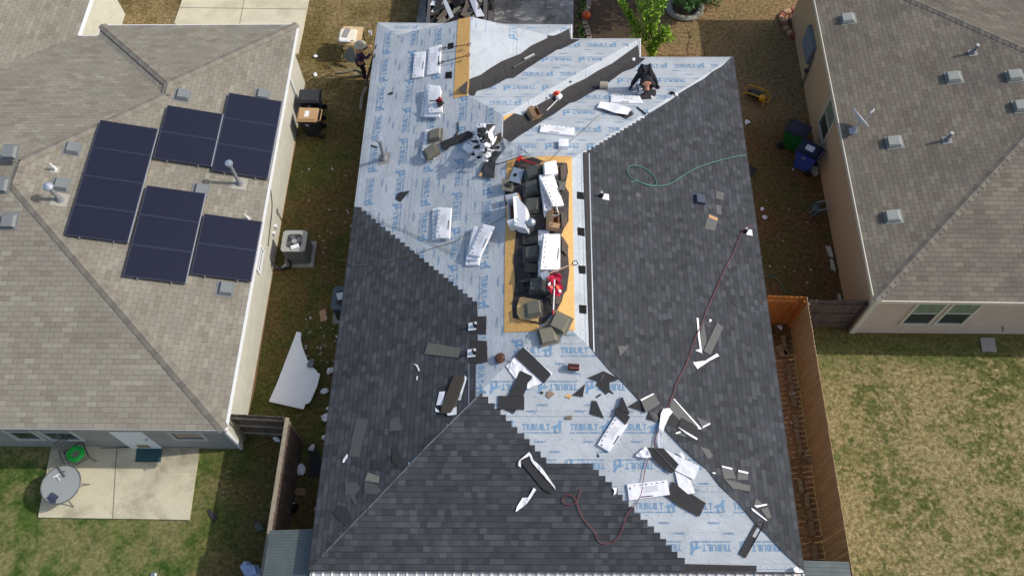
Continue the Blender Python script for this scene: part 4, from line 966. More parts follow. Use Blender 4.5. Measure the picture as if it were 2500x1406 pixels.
sheet('shingle_offcut', z5([(770, 320), (900, 248), (968, 355), (860, 420), (820, 440), (790, 370)]), M_shback, 'olive backed shingle with white sealant strip on the right hip', off=.045, key='E')
sheet('sealant_strip', z5([(765, 312), (895, 248), (905, 258), (775, 326)]), M_white, 'white sealant strip on the olive backed shingle', 'sealant strip', .055, .002, key='E')
sheet('wrapper_paper', z5([(1000, 405), (1060, 400), (1095, 440), (1060, 480), (1020, 570), (985, 680), (1000, 770), (1010, 810), (950, 800), (940, 720), (960, 560), (975, 450)]), M_wrap, 'long twisted white wrapper lying down across the right hip', 'wrapper', .03, .01, .05, 5, key='SE', ns=5)
sheet('shingle_offcut', z5([(1080, 310), (1110, 310), (1385, 612), (1310, 620), (1170, 530), (1060, 420)]), M_shback, 'grey backed shingle right of the twisted wrapper, upper one', off=.03, key='E')
sheet('sealant_strip', z5([(1098, 302), (1110, 305), (1388, 610), (1372, 612)]), M_galv, 'long pale strip along the upper grey backed shingle', 'sealant strip', .042, .002, key='E')
sheet('sealant_strip', z5([(1308, 605), (1365, 598), (1370, 612), (1312, 620)]), M_white, 'short white strip at the foot of the upper grey backed shingle', 'sealant strip', .042, .002, key='E')
sheet('shingle_offcut', z5([(1185, 495), (1300, 560), (1390, 640), (1340, 720), (1145, 600)]), M_shpc, 'dark shingle with a bright lower edge right of the twisted wrapper', off=.045, key='E')
sheet('sealant_strip', z5([(1145, 592), (1165, 600), (1345, 705), (1340, 722), (1250, 670)]), M_white, 'bright white strip along the dark shingle right of the wrapper', 'sealant strip', .055, .002, key='E')
sheet('shingle_scrap', z5([(1120, 655), (1160, 635), (1285, 735), (1240, 700), (1130, 662)]), M_shback, 'narrow grey offcut below the bright edged shingle', off=.03, key='E')
sheet('sealant_strip', z5([(1122, 650), (1170, 632), (1178, 645), (1130, 664)]), M_white, 'short white strip left of the bright edged shingle', 'sealant strip', .04, .002, key='E')
sheet('shingle_scrap', z5([(1330, 485), (1470, 550), (1395, 600)]), M_shback, 'triangular offcut with a white tip right of the hip', off=.03, key='E')
sheet('sealant_strip', z5([(1395, 588), (1470, 548), (1478, 562), (1400, 602)]), M_white, 'white strip on the triangular offcut right of the hip', 'sealant strip', .04, .002, key='E')
sheet('shingle_strip', z5([(1090, 440), (1170, 535), (1130, 600), (1015, 560), (1060, 480)]), M_shpc, 'dark shingle half under the twisted wrapper', off=.022, key='E')
sheet('wrapper_paper', z5([(820, 790), (860, 850), (878, 900), (800, 905), (722, 890), (720, 870)]), M_wrap, 'crumpled white paper left of the folded black sheet', 'wrapper', .03, .01, .05, 5, key='S')
sheet('wrapper_paper', z5([(1010, 820), (1110, 870), (1250, 935), (1370, 990), (1310, 1130), (1115, 1030), (1155, 970)]), M_wrap, 'flattened white wrapper right of the folded black sheet', 'wrapper', .04, .01, .012, 8, key='SE')
sheet('wrapper_paper', z5([(1115, 1040), (1215, 1090), (1275, 1130), (1322, 1260), (1250, 1275), (1150, 1190)]), M_wrap, 'white wrapper flap between the lower slope bundle and the right hip', 'wrapper', .035, .006, .01, 8, key='S')
sheet('felt_sheet', z5([(820, 800), (1000, 808), (1155, 970), (1115, 1030), (1080, 1065), (960, 980), (900, 920), (870, 880)]), M_shpc, 'folded black sheet under the red hose on the lower slope', 'roofing sheet', .05, .012, .008, 10, key='S')
sheet('fold_line', z5([(900, 805), (908, 803), (1122, 1030), (1112, 1034)]), M_shback, 'pale line across the folded black sheet', 'sealant strip', .085, .002, key='S')
sheet('wrapper_paper', z5([(1130, 860), (1175, 840), (1215, 890), (1210, 925), (1180, 885)]), M_wrap, 'small crumpled white paper at the right hip', 'wrapper', .03, .006, .03, 5, key='SE')
sheet('felt_sheet', z6([(1085, 310), (1150, 350), (1430, 530), (1365, 670), (1150, 555), (1015, 455), (1060, 400)]), M_felt, 'black rectangular sheet lying aslant below the level bundle', 'roofing sheet', .03, .01, .006, 12, key='S')
sheet('felt_sheet', z6([(1950, 720), (2020, 715), (2010, 780), (1835, 1090), (1768, 1045)]), M_felt, 'narrow black strip near the bottom right hip', 'roofing sheet', .03, .01, key='SE')
sheet('wrapper_scrap', z6([(480, 375), (525, 378), (520, 430), (490, 455), (500, 410)]), M_wrap, 'white scrap on the stepped shingle edge', 'paper scrap', .03, .006, .02, 5, key='S')
# right of the hip, lower
for i, (pts, m_, lb, ct, nm, of) in enumerate([
    ([(1590, 985), (1700, 1020), (1740, 1110), (1620, 1120), (1600, 1050)], M_shback, 'grey offcut under the left of two bright strips', 'shingle piece', 'shingle_scrap', .025),
    ([(1590, 982), (1700, 1008), (1698, 1025), (1600, 1000)], M_white, 'left of the two bright white strips near the lower right hip', 'sealant strip', 'sealant_strip', .04),
    ([(1760, 1030), (1862, 1050), (1860, 1130), (1750, 1125)], M_shback, 'grey offcut under the right of two bright strips', 'shingle piece', 'shingle_scrap', .025),
    ([(1760, 1025), (1862, 1050), (1860, 1067), (1762, 1045)], M_white, 'right of the two bright white strips near the lower right hip', 'sealant strip', 'sealant_strip', .04),
    ([(1620, 1120), (1880, 1185), (1880, 1245), (1700, 1215)], M_shback, 'long grey offcut below the two bright strips', 'shingle piece', 'shingle_scrap', .035),
    ([(1500, 1050), (1530, 1055), (1530, 1068), (1502, 1064)], M_white, 'tiny white strip left of the two bright strips', 'sealant strip', 'sealant_strip', .03),
    ([(1370, 790), (1460, 815), (1505, 885), (1460, 920)], M_shback, 'faint grey offcut above the two bright strips', 'shingle piece', 'shingle_scrap', .022),
    ([(1940, 1315), (2005, 1365), (1915, 1395)], M_shback, 'small grey triangle above the crossed bright strips', 'shingle piece', 'shingle_scrap', .03),
    ([(1925, 1390), (2050, 1370), (2055, 1385), (1950, 1410)], M_white, 'uppermost of the crossed bright strips by the bottom right hip', 'sealant strip', 'sealant_strip', .045)]):
    sheet(nm, z5(pts), m_, lb, ct, of, .004, key='E')
sheet('shingle_offcut', z6([(1985, 590), (2060, 570), (2100, 675), (2060, 690)]), M_shback, 'grey offcut right of the bottom bright strip', off=.03, key='E')
sheet('sealant_strip', z6([(1892, 580), (1915, 590), (2060, 710), (2040, 705), (1905, 605)]), M_white, 'lowest long bright strip beside the narrow black strip', 'sealant strip', .045, .003, key='E')
# bright scraps on right slope
z8 = lambda pts: ZX(pts, 2.8125, 1420, 400)
sheet('wrapper_scrap', z8([(790, 1055), (803, 1060), (812, 1180), (828, 1298), (780, 1280), (812, 1270), (800, 1190)]), M_wrap, 'thin vertical strip of white wrapper on the right slope', 'paper scrap', .03, .004, .01, 6, key='E')
sheet('wrapper_scrap', z8([(765, 1362), (850, 1350), (930, 1300), (945, 1318), (880, 1350), (795, 1408)]), M_wrap, 'white wrapper wedge below the olive shingle strip on the right slope', 'paper scrap', .03, .004, .015, 6, key='E')
sheet('shingle_offcut', z8([(930, 1090), (975, 1120), (885, 1312), (838, 1285)]), M_shback, 'olive backed shingle strip lying aslant on the right slope', off=.03, th=.01, key='E')
sheet('shingle_offcut', z8([(838, 1080), (858, 1210), (830, 1290), (810, 1180)]), M_shback, 'narrow dark strip right of the thin white wrapper', off=.025, key='E')
sheet('shingle_scrap', z8([(248, 1248), (328, 1250), (262, 1322)]), M_shback, 'small triangular shingle offcut left of the thin white wrapper', off=.025, key='E')
sheet('shingle_scrap', z8([(925, 185), (980, 200), (972, 252), (922, 235)]), M_shback, 'square grey shingle offcut right of the dark vent box', off=.025, key='E')
sheet('shingle_scrap', z8([(922, 282), (957, 285), (962, 350), (928, 345)]), M_shback, 'narrow grey shingle offcut below the square offcut', off=.025, key='E')
sheet('shingle_scrap', z8([(862, 368), (935, 392), (915, 460), (845, 445)]), M_shback, 'larger grey offcut under the tan cardboard strip', off=.025, key='E')
sheet('cardboard_strip', z8([(875, 347), (936, 372), (932, 392), (873, 368)]), M_card, 'tan cardboard strip on the right slope', 'cardboard', .035, .004, key='E')
sheet('shingle_scrap', z8([(372, 200), (405, 203), (405, 228), (372, 225)]), M_shback, 'tiny square offcut below the green hose loop', off=.022, key='E')
sheet('shingle_scrap', z8([(1010, 925), (1040, 935), (1072, 982), (1050, 970)]), M_shpc, 'small dark sliver low on the right slope', off=.025, key='E')
# west slope litter
zw = lambda pts: ZX(pts, 4.1667, 980, 800)
sheet('shingle_offcut', zw([(265, 150), (600, 205), (580, 305), (232, 265)]), mat('grit_shingle', srgb(104, 103, 96), .9, .35, 60, bump=.006), 'gritty grey shingle strip left of the lower white pipe', off=.03, th=.01, key='W')
sheet('shingle_offcut', zw([(535, 475), (640, 490), (560, 750), (500, 860), (400, 870), (410, 790)]), mat('brown_shingle', srgb(76, 70, 60), .9, .3, 50, bump=.005), 'brown black shingle stack with white wrapper near the left hip', off=.03, th=.05, key='W')
sheet('wrapper_scrap', zw([(640, 480), (665, 505), (600, 735), (575, 735), (640, 540)]), M_wrap, 'white wrapper edge right of the brown black shingle stack', 'paper scrap', .03, .006, .02, 6, key='W')
sheet('wrapper_scrap', zw([(385, 650), (445, 645), (415, 785), (355, 785)]), M_wrap, 'white wrapper left of the brown black shingle stack', 'paper scrap', .03, .006, .01, 6, key='W')
sheet('wrapper_scrap', zw([(458, 850), (560, 800), (560, 880), (470, 892)]), M_wrap, 'white wrapper at the foot of the brown black shingle stack', 'paper scrap', .035, .006, .02, 6, key='W')
sheet('wrapper_scrap', zw([(345, 810), (388, 850), (385, 860), (345, 850)]), M_wrap, 'small white wrapper corner left below the shingle stack', 'paper scrap', .03, .004, .01, 6, key='W')
sheet('wrapper_scrap', zw([(122, 362), (165, 375), (188, 430), (175, 445), (155, 395)]), M_wrap, 'curved white sliver on the left dark slope', 'paper scrap', .03, .004, .01, 5, key='W')
sheet('wrapper_scrap', zw([(155, 490), (166, 490), (158, 532), (150, 530)]), M_wrap, 'short white dash below the curved sliver', 'paper scrap', .03, .004, key='W')
zq = lambda pts: ZX(pts, 3.905, 780, 960)
for pts, lb, m_ in [([(350, 235), (460, 245), (370, 608), (275, 600)], 'long grey shingle strip lying up the lower left slope', M_shback), ([(670, 255), (745, 215), (790, 350), (665, 360)], 'square shingle offcut right of the long grey strip', M_shback),
                    ([(460, 750), (570, 790), (560, 850), (430, 830)], 'pale lichen grey offcut beside the left hip', mat('pale_offcut', srgb(120, 124, 112), .9, .3, 50)), ([(245, 855), (350, 850), (390, 900), (330, 965), (242, 970)], 'grey offcut left of the pale lichen grey one', M_shback),
                    ([(430, 850), (540, 870), (590, 930), (540, 965), (425, 950)], 'grey offcut touching the left hip flashing', M_shback), ([(180, 1060), (270, 1090), (310, 1210), (240, 1260), (120, 1135)], 'dark offcut near the lower end of the left hip', M_shpc),
                    ([(510, 630), (660, 630), (600, 740), (490, 720)], 'dark offcut with shiny upper edge above the pale one', M_shpc), ([(690, 520), (760, 560), (815, 700), (760, 720), (690, 640)], 'dark offcut left of the left hip flashing', M_shpc),
                    ([(290, 970), (330, 965), (360, 1060), (330, 1050)], 'small dark offcut below the grey pair', M_shback)]:
    sheet('shingle_scrap', zq(pts), m_, lb, off=.025, th=.008, key='W')
sheet('wrapper_scrap', zq([(262, 575), (272, 590), (265, 610), (232, 662), (218, 655), (225, 625)]), M_wrap, 'white sliver at the lower end of the long grey strip', 'paper scrap', .03, .004, .01, 4, key='W')
sheet('shingle_strip', z4([(1200, 1350), (1258, 1310), (1305, 1270), (1560, 1640), (1530, 1690), (1440, 1640)]), M_shpc, 'dark shingle strip in torn white wrapper on the lower stepped shingles', off=.04, th=.02, key='S')
sheet('wrapper_scrap', z4([(1190, 1400), (1195, 1350), (1300, 1262), (1325, 1290), (1340, 1340), (1420, 1410), (1560, 1610), (1570, 1650), (1550, 1620), (1330, 1370), (1300, 1300), (1215, 1345), (1215, 1420)]), M_wrap, 'torn white wrapper round the dark strip on the stepped shingles', 'wrapper', .062, .006, .02, 6, key='S')
sheet('wrapper_scrap', [(1303, 1190), (1309, 1194), (1296, 1215), (1285, 1230), (1268, 1243), (1259, 1249), (1262, 1236), (1275, 1215), (1290, 1213)], M_wrap, 'small white paper below the torn wrapper on the lower slope', 'paper scrap', .03, .006, .03, 5, key='S')
sheet('wrapper_scrap', [(1937, 1388), (1944, 1382), (1952, 1386), (1962, 1392), (1962, 1397), (1942, 1397)], M_wrap, 'white paper at the bottom right roof corner', 'paper scrap', .03, .02, .06, 4, key='SE')
# upper litter
zg = lambda pts: ZX(pts, 4.6875, 860, 200)
sheet('shingle_scrap', zg([(655, 1248), (550, 1368), (495, 1335), (520, 1280), (550, 1262)]), M_shpc, 'dark wedge shaped offcut in the middle of the blue left slope', off=.02, key='W')
sheet('shingle_scrap', zg([(215, 718), (285, 742), (280, 755), (220, 735)]), M_shpc, 'thin dark sliver beside the tall flue', off=.02, key='W')
sheet('shingle_scrap', zg([(400, 145), (430, 122), (460, 115), (468, 130), (445, 145), (415, 140)]), M_shpc, 'small black glove like scrap on the upper blue slope', off=.02, key='W')
sheet('shingle_strip', zg([(1000, 690), (1110, 650), (1200, 610), (1330, 560), (1380, 590), (1370, 625), (1250, 690), (1130, 730), (1070, 790), (1020, 750)]), M_shpc, 'row of dark shingle tabs leading to the torn wrapper heap', off=.03, th=.012, amp=.01, step=12, key='W')
sheet('shingle_strip', zg([(1205, 455), (1215, 458), (1215, 570), (1170, 635), (1155, 635), (1205, 560)]), M_shpc, 'thin bent dark strip above the row of shingle tabs', off=.03, key='W')
sheet('felt_sheet', zg([(1620, 790), (1710, 800), (1640, 900), (1620, 1100), (1500, 1085), (1465, 1010), (1510, 930)]), mat('slate_roll', srgb(58, 62, 66), .9, .15, 8, bump=.006), 'dark folded roofing sheet below the torn wrapper heap', 'roofing sheet', .03, .02, .03, 10, key='W')
# torn wrapper heap
hp = ZX([(1400, 500), (1440, 480), (1530, 475), (1600, 480), (1640, 500), (1600, 570), (1620, 640), (1585, 720), (1580, 800), (1590, 840), (1530, 880), (1430, 925), (1400, 860), (1395, 780), (1330, 820), (1260, 760), (1290, 700), (1400, 740), (1340, 700), (1400, 620), (1410, 560)], 4.6875, 860, 200)
cx_, cy_ = 1180, 348
lf = lambda x, y: .34 * max(0, 1 - (((x - 1181) / 34) ** 2 + ((y - 345) / 52) ** 2)) + .03
hpp = empty('wrapper_heap', hitroof(1181, 348)[0]); tag(hpp, 'bulging heap of torn white wrappers and dark shingles at the ridge junction', 'wrapper heap')
drape('wrapper_paper', hp, .02, M_wrap, hpp, .02, 4, (), 'WB', None, .05, 14, lf)
drape('shingles', ZX([(1430, 530), (1500, 520), (1540, 540), (1530, 575), (1430, 580)], 4.6875, 860, 200), .07, M_shpc, hpp, .02, 5, (), 'WB', None, .05, 14, lf)
drape('shingles', ZX([(1420, 600), (1470, 585), (1550, 590), (1570, 690), (1420, 690)], 4.6875, 860, 200), .08, M_shpc, hpp, .02, 5, (), 'WB', None, .04, 14, lf)
drape('shingles', ZX([(1540, 480), (1625, 485), (1560, 560), (1535, 520)], 4.6875, 860, 200), .07, M_shpc, hpp, .02, 5, (), 'WB', None, .04, 14, lf)
drape('shingles', ZX([(1450, 790), (1520, 790), (1500, 812), (1440, 805)], 4.6875, 860, 200), .08, M_black, hpp, .01, 5, (), 'WB', None, .04, 14, lf)
drape('shingles', ZX([(1425, 850), (1475, 855), (1460, 885), (1425, 880)], 4.6875, 860, 200), .08, M_black, hpp, .01, 5, (), 'WB', None, .04, 14, lf)
random.seed(11)
for i in range(22):
    t = R() * 6.3; rr_ = R() ** .6; x = 1183 + 27 * rr_ * math.cos(t); y = 350 + 42 * rr_ * math.sin(t); a = R() * 6.3; L, W = 7 + R() * 9, 2 + R() * 3.5
    ca, sa = math.cos(a), math.sin(a); q = [(x + ca * L * p_ - sa * W * r_, y + sa * L * p_ * .8 + ca * W * r_) for p_, r_ in ((-1, -.6), (-.3, -1), (.5, -.8), (1, -.2), (.9, .7), (.1, 1), (-.8, .6))]
    drape('wrapper_paper' if i % 3 else 'shingles', q, .05 + .012 * i, M_wrap if i % 3 else M_shpc, hpp, .008, 3, (), 'WB', None, .07, 16, lf)
sheet('shingle_strip', ZX([(1600, 640), (1700, 575), (1710, 640), (1730, 640), (1660, 710), (1590, 715)], 4.6875, 860, 200), M_asph, 'brown and black shingle pieces right of the torn wrapper heap', off=.04, th=.02, amp=.02, step=8, key='WB')
sheet('wrapper_paper', ZX([(900, 1035), (1080, 1055), (1215, 1110), (1175, 1170), (1050, 1150), (920, 1105), (865, 1095)], 4.1667, 1250, 0), M_wrap, 'empty white wrapper sheet curling over the blue slope', 'wrapper', .06, .003, .04, 8, key='A', ns=3)
sheet('felt_patch', ZX([(1215, 1130), (1235, 1165), (1160, 1212), (1040, 1150)], 4.1667, 1250, 0), M_felt, 'dark patch under the curling wrapper sheet', 'roofing sheet', .012, .003, key='A')
# underlayment flap by the heap
fl = drape('underlayment_flap', ZX([(500, 750), (700, 830), (900, 990), (760, 1005), (560, 1075), (430, 1115), (330, 1125), (430, 1010), (520, 890)], 6.25, 1150, 220), .03, M_und, house, .004, 6, (), 'WA', FR['A'], .035, 5)
# vent boxes lying loose
vb = vent_proto('loose_vent', M_hood, M_hood)
def loose(u, v, h, rot, lb, proto, s=1.0, first=False, key=None, tilt=0, dark=False, m=None):
    p, n = hitroof(u, v, 0, key); q = onpl(u, v, p + n * h, n)
    M = frame_at(q, n, V((0, 1, 0))) @ Matrix.Rotation(rot, 4, 'Z') @ Matrix.Rotation(tilt, 4, 'Y') @ Matrix.Scale(s, 4)
    o = proto if first else dup(proto, M); o.matrix_world = M; tag(o, lb, 'vent hood', 'loose vent hoods'); return o
loose(1063, 333, .11, math.radians(90), 'brown vent hood on the upper half of the white bundle, left slope', vb, 1.0, True)
loose(1054, 373, .11, math.radians(115), 'brown vent hood on the lower half of the white bundle, left slope', vb, 1.0)
loose(1304, 756, .12, math.radians(95), 'brown vent hood sitting on the loose board', vb, 1.0)
loose(1367, 788, .08, math.radians(-115), 'brown vent hood at the bottom right corner of the bare boards', vb, 1.05)
loose(1338, 818, .05, math.radians(-75), 'lowest brown vent hood, resting on the blue sheet below the boards', vb, 1.05)
vd = vent_proto('loose_vent', M_hoodd, M_hoodd)
loose(1315, 698, .08, math.radians(-95), 'dark vent hood left of the red jacket', vd, 1.0, True)
loose(1299, 620, .06, math.radians(90), 'dark vent hood left of the middle bundle pile', vd, 1.0)
loose(1300, 502, .06, math.radians(80), 'dark vent hood beside the open white carton', vd, 1.0)
loose(1298, 461, .08, math.radians(95), 'dark vent hood with grey flange among the upper heap', vd, 1.0)
loose(1301, 424, .06, math.radians(100), 'dark vent hood below the long red bar', vd, 1.0)
vn = vent_proto('loose_vent', mat('navy_vent_metal', srgb(62, 68, 84), .35), mat('navy_vent_metal', srgb(62, 68, 84), .35)); o = loose(1707, 489, .02, 0, 'single dark blue grey vent box on the right charcoal slope', vn, .82, True)
# tall flue on blue slope and new pipes
pipe((938, 388), PW, .95, .055, 'tall grey flue pipe with a pale cap on the blue left slope', M_lead, .2, 'flat', 'flue_pipe', mfl=mat('taped_flashing', srgb(150, 146, 140), .8))
pipe((1163, 797), PW, .2, .032, 'short white topped pipe at the upper black patch', M_rub, .11, 'white', mfl=M_white, boot='r', group=None, fm=-.1, lift=.032)
pipe((1161, 862), PW, .2, .032, 'short white topped pipe at the lower black patch', M_rub, .11, 'white', mfl=M_white, boot='r', fm=-.1, lift=.032)
pipe((1467, 480), PL['E'], .2, .03, 'short pipe with white flashing near the silver strip on the right slope', M_rub, .1, 'white', mfl=M_white, boot='r', fm=.13, lift=.026)
pipe((1818, 567), PL['E'], .2, .03, 'short pipe with white flashing at the right eave', M_rub, .1, 'white', mfl=M_white, boot='r', fm=.13, lift=.026)
for poly in ([(1149, 772), (1187, 772), (1186, 816), (1168, 814), (1148, 812)], [(1148, 830), (1188, 832), (1190, 882), (1175, 886), (1146, 886)]):
    drape('pipe_patch', poly, .022, M_felt, house, .006, 0, key='W')
pipe((1297, 560), PW, .32, .05, 'round capped flue standing in the middle of the ridge heap', M_lead, .18, 'dome', 'flue_pipe', mfl=M_hoodd)
# galvanised flashing plates
sheet('flashing_plate', [(1254, 408), (1279, 415), (1269, 448), (1241, 441)], M_galv, 'flat silver flashing plate with a round hole in the ridge heap', 'flashing', .09, .004)
c, n = hitroof(1258, 428); g = G(); g.lathe([(.055, 0), (.055, .02), (0, .02)], 0, 14, frame_at(onpl(1258, 428, c + n * .085, n), n, V((1, 0, 0)))); tag(g.out('flashing_collar', M_black), 'round dark collar on the silver flashing plate', 'flashing collar')
c, n = hitroof(1245, 458); M = frame_at(c + n * .1, n, V((1, 0, 0))) @ Matrix.Rotation(.6, 4, 'Y'); g = G(); g.prism([(-.2, -.2), (.2, -.2), (.2, .2), (-.2, .2)], 0, .01, 0, M); g.lathe([(.1, .01), (.06, .16), (.05, .16), (.05, .01)], 0, 14, M); tag(g.out('pipe_flashing', M_hoodd), 'dark cone flashing leaning at the left side of the ridge heap', 'flashing')
# loose board of sheathing
sheet('board_offcut', [(1268, 727), (1276, 725), (1319, 732), (1312, 784), (1268, 777), (1262, 765), (1262, 750)], mat('pale_board', srgb(224, 184, 124), .7, .15, 25), 'loose pale wood board offcut at the lower end of the heap', 'board', .06, .03)
# scattered debris in the heap
DB = [([(1264, 404), (1290, 398), (1300, 420), (1272, 428)], M_asph), ([(1318, 430), (1300, 440), (1290, 425), (1310, 415)], M_shpc), ([(1368, 405), (1382, 400), (1384, 430), (1370, 440)], M_asph), ([(1364, 442), (1382, 444), (1378, 466), (1366, 463)], M_shback),
      ([(1285, 500), (1310, 497), (1318, 520), (1288, 522)], M_shpc), ([(1275, 570), (1313, 570), (1313, 597), (1275, 596)], M_shpc), ([(1262, 655), (1296, 655), (1296, 690), (1262, 690)], M_shpc), ([(1280, 640), (1310, 645), (1310, 665), (1280, 663)], M_asph),
      ([(1343, 725), (1372, 722), (1366, 742), (1345, 742)], M_asph), ([(1318, 735), (1338, 730), (1345, 752), (1325, 760)], M_shpc), ([(1370, 520), (1385, 520), (1384, 548), (1372, 556)], M_asph), ([(1372, 575), (1388, 600), (1386, 625), (1372, 610)], M_asph),
      ([(1258, 690), (1278, 688), (1282, 712), (1260, 716)], M_shpc), ([(1285, 720), (1310, 718), (1330, 726), (1300, 730)], M_shpc)]
for i, (poly, m_) in enumerate(DB):
    sheet('torn_shingle', poly, m_, 'torn old shingle lying in the dark heap along the ridge', off=.03 + .012 * (i % 4), th=.012, amp=.02, step=7, group='torn shingles in the ridge heap')
# open white carton
def carton(u, v, L, W, H, rot, mo, mi, lb, h=.02, flaps=(1, 1, 1, 1), fa=2.2, key=None, name='open_carton', surf=None):
    if surf: p, n = surf(u, v)
    else: p, n = hitroof(u, v, 0, key)
    q = onpl(u, v, p + n * h, n); e = empty(name, q); tag(e, lb, 'carton'); M = frame_at(q, n, V((0, 1, 0))) @ Matrix.Rotation(rot, 4, 'Z'); t = .006
    g = G(); g.box((-L / 2, -W / 2, 0), (L / 2, W / 2, t), 1, M); g.box((-L / 2, -W / 2, t), (-L / 2 + t, W / 2, H), 0, M); g.box((L / 2 - t, -W / 2, t), (L / 2, W / 2, H), 0, M); g.box((-L / 2 + t, -W / 2, t), (L / 2 - t, -W / 2 + t, H), 0, M); g.box((-L / 2 + t, W / 2 - t, t), (L / 2 - t, W / 2, H), 0, M); g.out('box', [mo, mi], e)
    for i, (ang, ln, wd, dist) in enumerate(((0, W * .48, L, W / 2), (math.pi, W * .48, L, W / 2), (math.pi / 2, W * .45, W, L / 2), (-math.pi / 2, W * .45, W, L / 2))):
        if not flaps[i]: continue
        A = (fa if flaps[i] == 1 else flaps[i])
        M2 = M @ Matrix.Rotation(ang, 4, 'Z') @ Matrix.Translation((0, dist, H)) @ Matrix.Rotation(A - math.pi / 2, 4, 'X')
        g = G(); g.box((-wd / 2, 0.001, 0), (wd / 2, .005, ln), 0, M2) if False else g.box((-wd / 2 + .003, -.003, .001), (wd / 2 - .003, .002, ln), 0, M2); g.out('flap', mo, e)
    return e
carton(1262, 530, .85, .34, .3, math.radians(4), M_wrap, M_cardd, 'large open white carton on the left side of the ridge heap', .03, (0, 2.4, 2.3, 1.2), key='W')
sheet('carton_flap', [(1255, 481), (1263, 482), (1283, 503), (1284, 558), (1255, 550)], M_wrap, 'raised white lid flap of the large carton', 'carton flap', .38, .006, key='W')
sheet('cardboard_flap', [(1233, 478), (1265, 471), (1268, 482), (1236, 492)], M_card, 'tan cardboard flap above the large white carton', 'cardboard', .2, .006, key='W')
carton(1346, 545, .5, .3, .2, 0, M_card, M_cardd, 'open brown cardboard box between the two bundle piles', .03, (1, 0, 1, 1), key='E')
carton(1349, 521, .28, .2, .16, .2, M_wrap, M_cardd, 'small white topped box above the open brown one', .08, (0, 1, 0, 1), key='E')
carton(1300, 283, .36, .3, .2, .5, M_card, M_cardd, 'open brown cardboard box on the black valley strip', .02, (2.3, 1, 1.2, 2.6), key='TA')
# rolls and tubes
def rollpx(a, b, r, m, lb, name='roll', cat='roll', mi=None, off=0):
    p, n = hitroof(*a); q, _ = hitroof(*b); g = G(); g.tube([p + n * (r + .02 + off), q + n * (r + .02 + off)], r, 0, 14); return tag(g.out(name, m, smooth=False), lb, cat)
rollpx((1251, 168), (1308, 137), .03, mat('dark_roll', srgb(70, 68, 66), .5), 'long thin dark tube lying in the upper black valley', 'long_tube', 'tube')
rollpx((1278, 148), (1302, 136), .035, mat('silver_tube', srgb(170, 170, 172), .4), 'short silver tube beside the long dark tube', 'short_tube', 'tube')
rollpx((1464, 217), (1483, 217), .11, mat('beige_roll', srgb(160, 150, 132), .8, .1), 'short beige felt roll left of the worker', 'felt_roll')
c, n = hitroof(1472, 217)
rollpx((1172, 433), (1178, 427), .05, M_card, 'small tape roll beside the folded dark sheet', 'tape_roll')
rollpx((1386, 896), (1413, 898), .09, mat('copper_dark', srgb(66, 32, 28), .35), 'dark red metal coil can on the lower blue slope', 'coil_can', 'can')
g = G(); p, n = hitroof(1389, 899); q, _ = hitroof(1411, 900); g.tube([p + n * .2, q + n * .2], .014, 0, 6); tag(g.out('coil_strap', mat('copper', srgb(190, 112, 84), .35, metal=.5)), 'thin copper strip along the dark red coil can', 'strap')
# coil of nails (brown knob)
p, n = hitroof(1223, 876); e = empty('nail_coil', p); tag(e, 'brown coil of roofing nails on the blue sheet beside the big strip', 'nail coil'); M = frame_at(p + n * .01, n, V((1, 0, 0)))
g = G(); g.lathe([(.02, 0), (.12, .0), (.14, .05), (.115, .1), (.06, .12), (.0, .11)], 0, 18, M); g.out('coil', mat('rusty_nails', srgb(104, 66, 48), .6, .4, 40, bump=.01), e)
g = G()
for i in range(22):
    t = i * .2856; g.tube([M @ V((.065 * math.cos(t), .065 * math.sin(t), .11)), M @ V((.14 * math.cos(t), .14 * math.sin(t), .075))], .008, 0, 5)
g.out('nails', mat('nail_brown', srgb(82, 50, 38), .5), e)
g = G(); g.tube([M @ V((.1, -.02, .12)), M @ V((.3, -.06, .04)), M @ V((.36, -.3, .03))], .012, 0, 6); g.out('wire', M_galv, e)
# shovel, poles, bars
def bar(name, a, b, ha, hb, r, m, lb, cat, seg=8):
    p, n = hitroof(*a); q, n2 = hitroof(*b); p = onpl(a[0], a[1], p + n * ha, n); q = onpl(b[0], b[1], q + n2 * hb, n2); e = empty(name, p); tag(e, lb, cat); g = G(); g.tube([p, q], r, 0, seg); g.out('shaft', m, e); return e, p, q, n
M_red = mat('red_paint', srgb(190, 30, 38), .45, .08); M_wood = mat('ash_wood', srgb(200, 160, 130), .6, .1); M_toold = mat('dark_tool_metal', srgb(52, 46, 42), .5, .15, 12)
e, p, q, n = bar('shovel', (1397, 645), (1340, 668), .4, .3, .017, M_wood, 'shovel with a grey D grip lying over the ridge heap', 'shovel')
d = (p - q).normalized(); s = d.cross(n).normalized(); g = G(); g.tube([p, p + d * .05 + s * .06, p + d * .14 + s * .055, p + d * .14 - s * .055, p + d * .05 - s * .06, p], .014, 0, 6); g.out('grip', M_toold, e)
g = G(); g.add([q + s * .1, q - s * .1, q - s * .1 - d * .22, q + s * .1 - d * .22, q + s * .1 + n * .01, q - s * .1 + n * .01, q - s * .1 - d * .22 + n * .01, q + s * .1 - d * .22 + n * .01], [(0, 3, 2, 1), (4, 5, 6, 7), (0, 1, 5, 4), (2, 3, 7, 6), (1, 2, 6, 5), (3, 0, 4, 7)]); g.out('blade', M_galv, e)
e, p, q, n = bar('long_pole', (1354, 682), (1351, 756), .42, .25, .017, M_pvc, 'white pole with a red lower end standing over the red jacket', 'pole')
g = G(); g.tube([q, q + (q - p).normalized() * .12], .02, 0, 8); g.out('tip', M_red, e)
e, p, q, n = bar('pry_bar', (1269, 388), (1310, 402), .18, .18, .022, M_red, 'long bright red bar at the upper end of the ridge heap', 'pry bar')
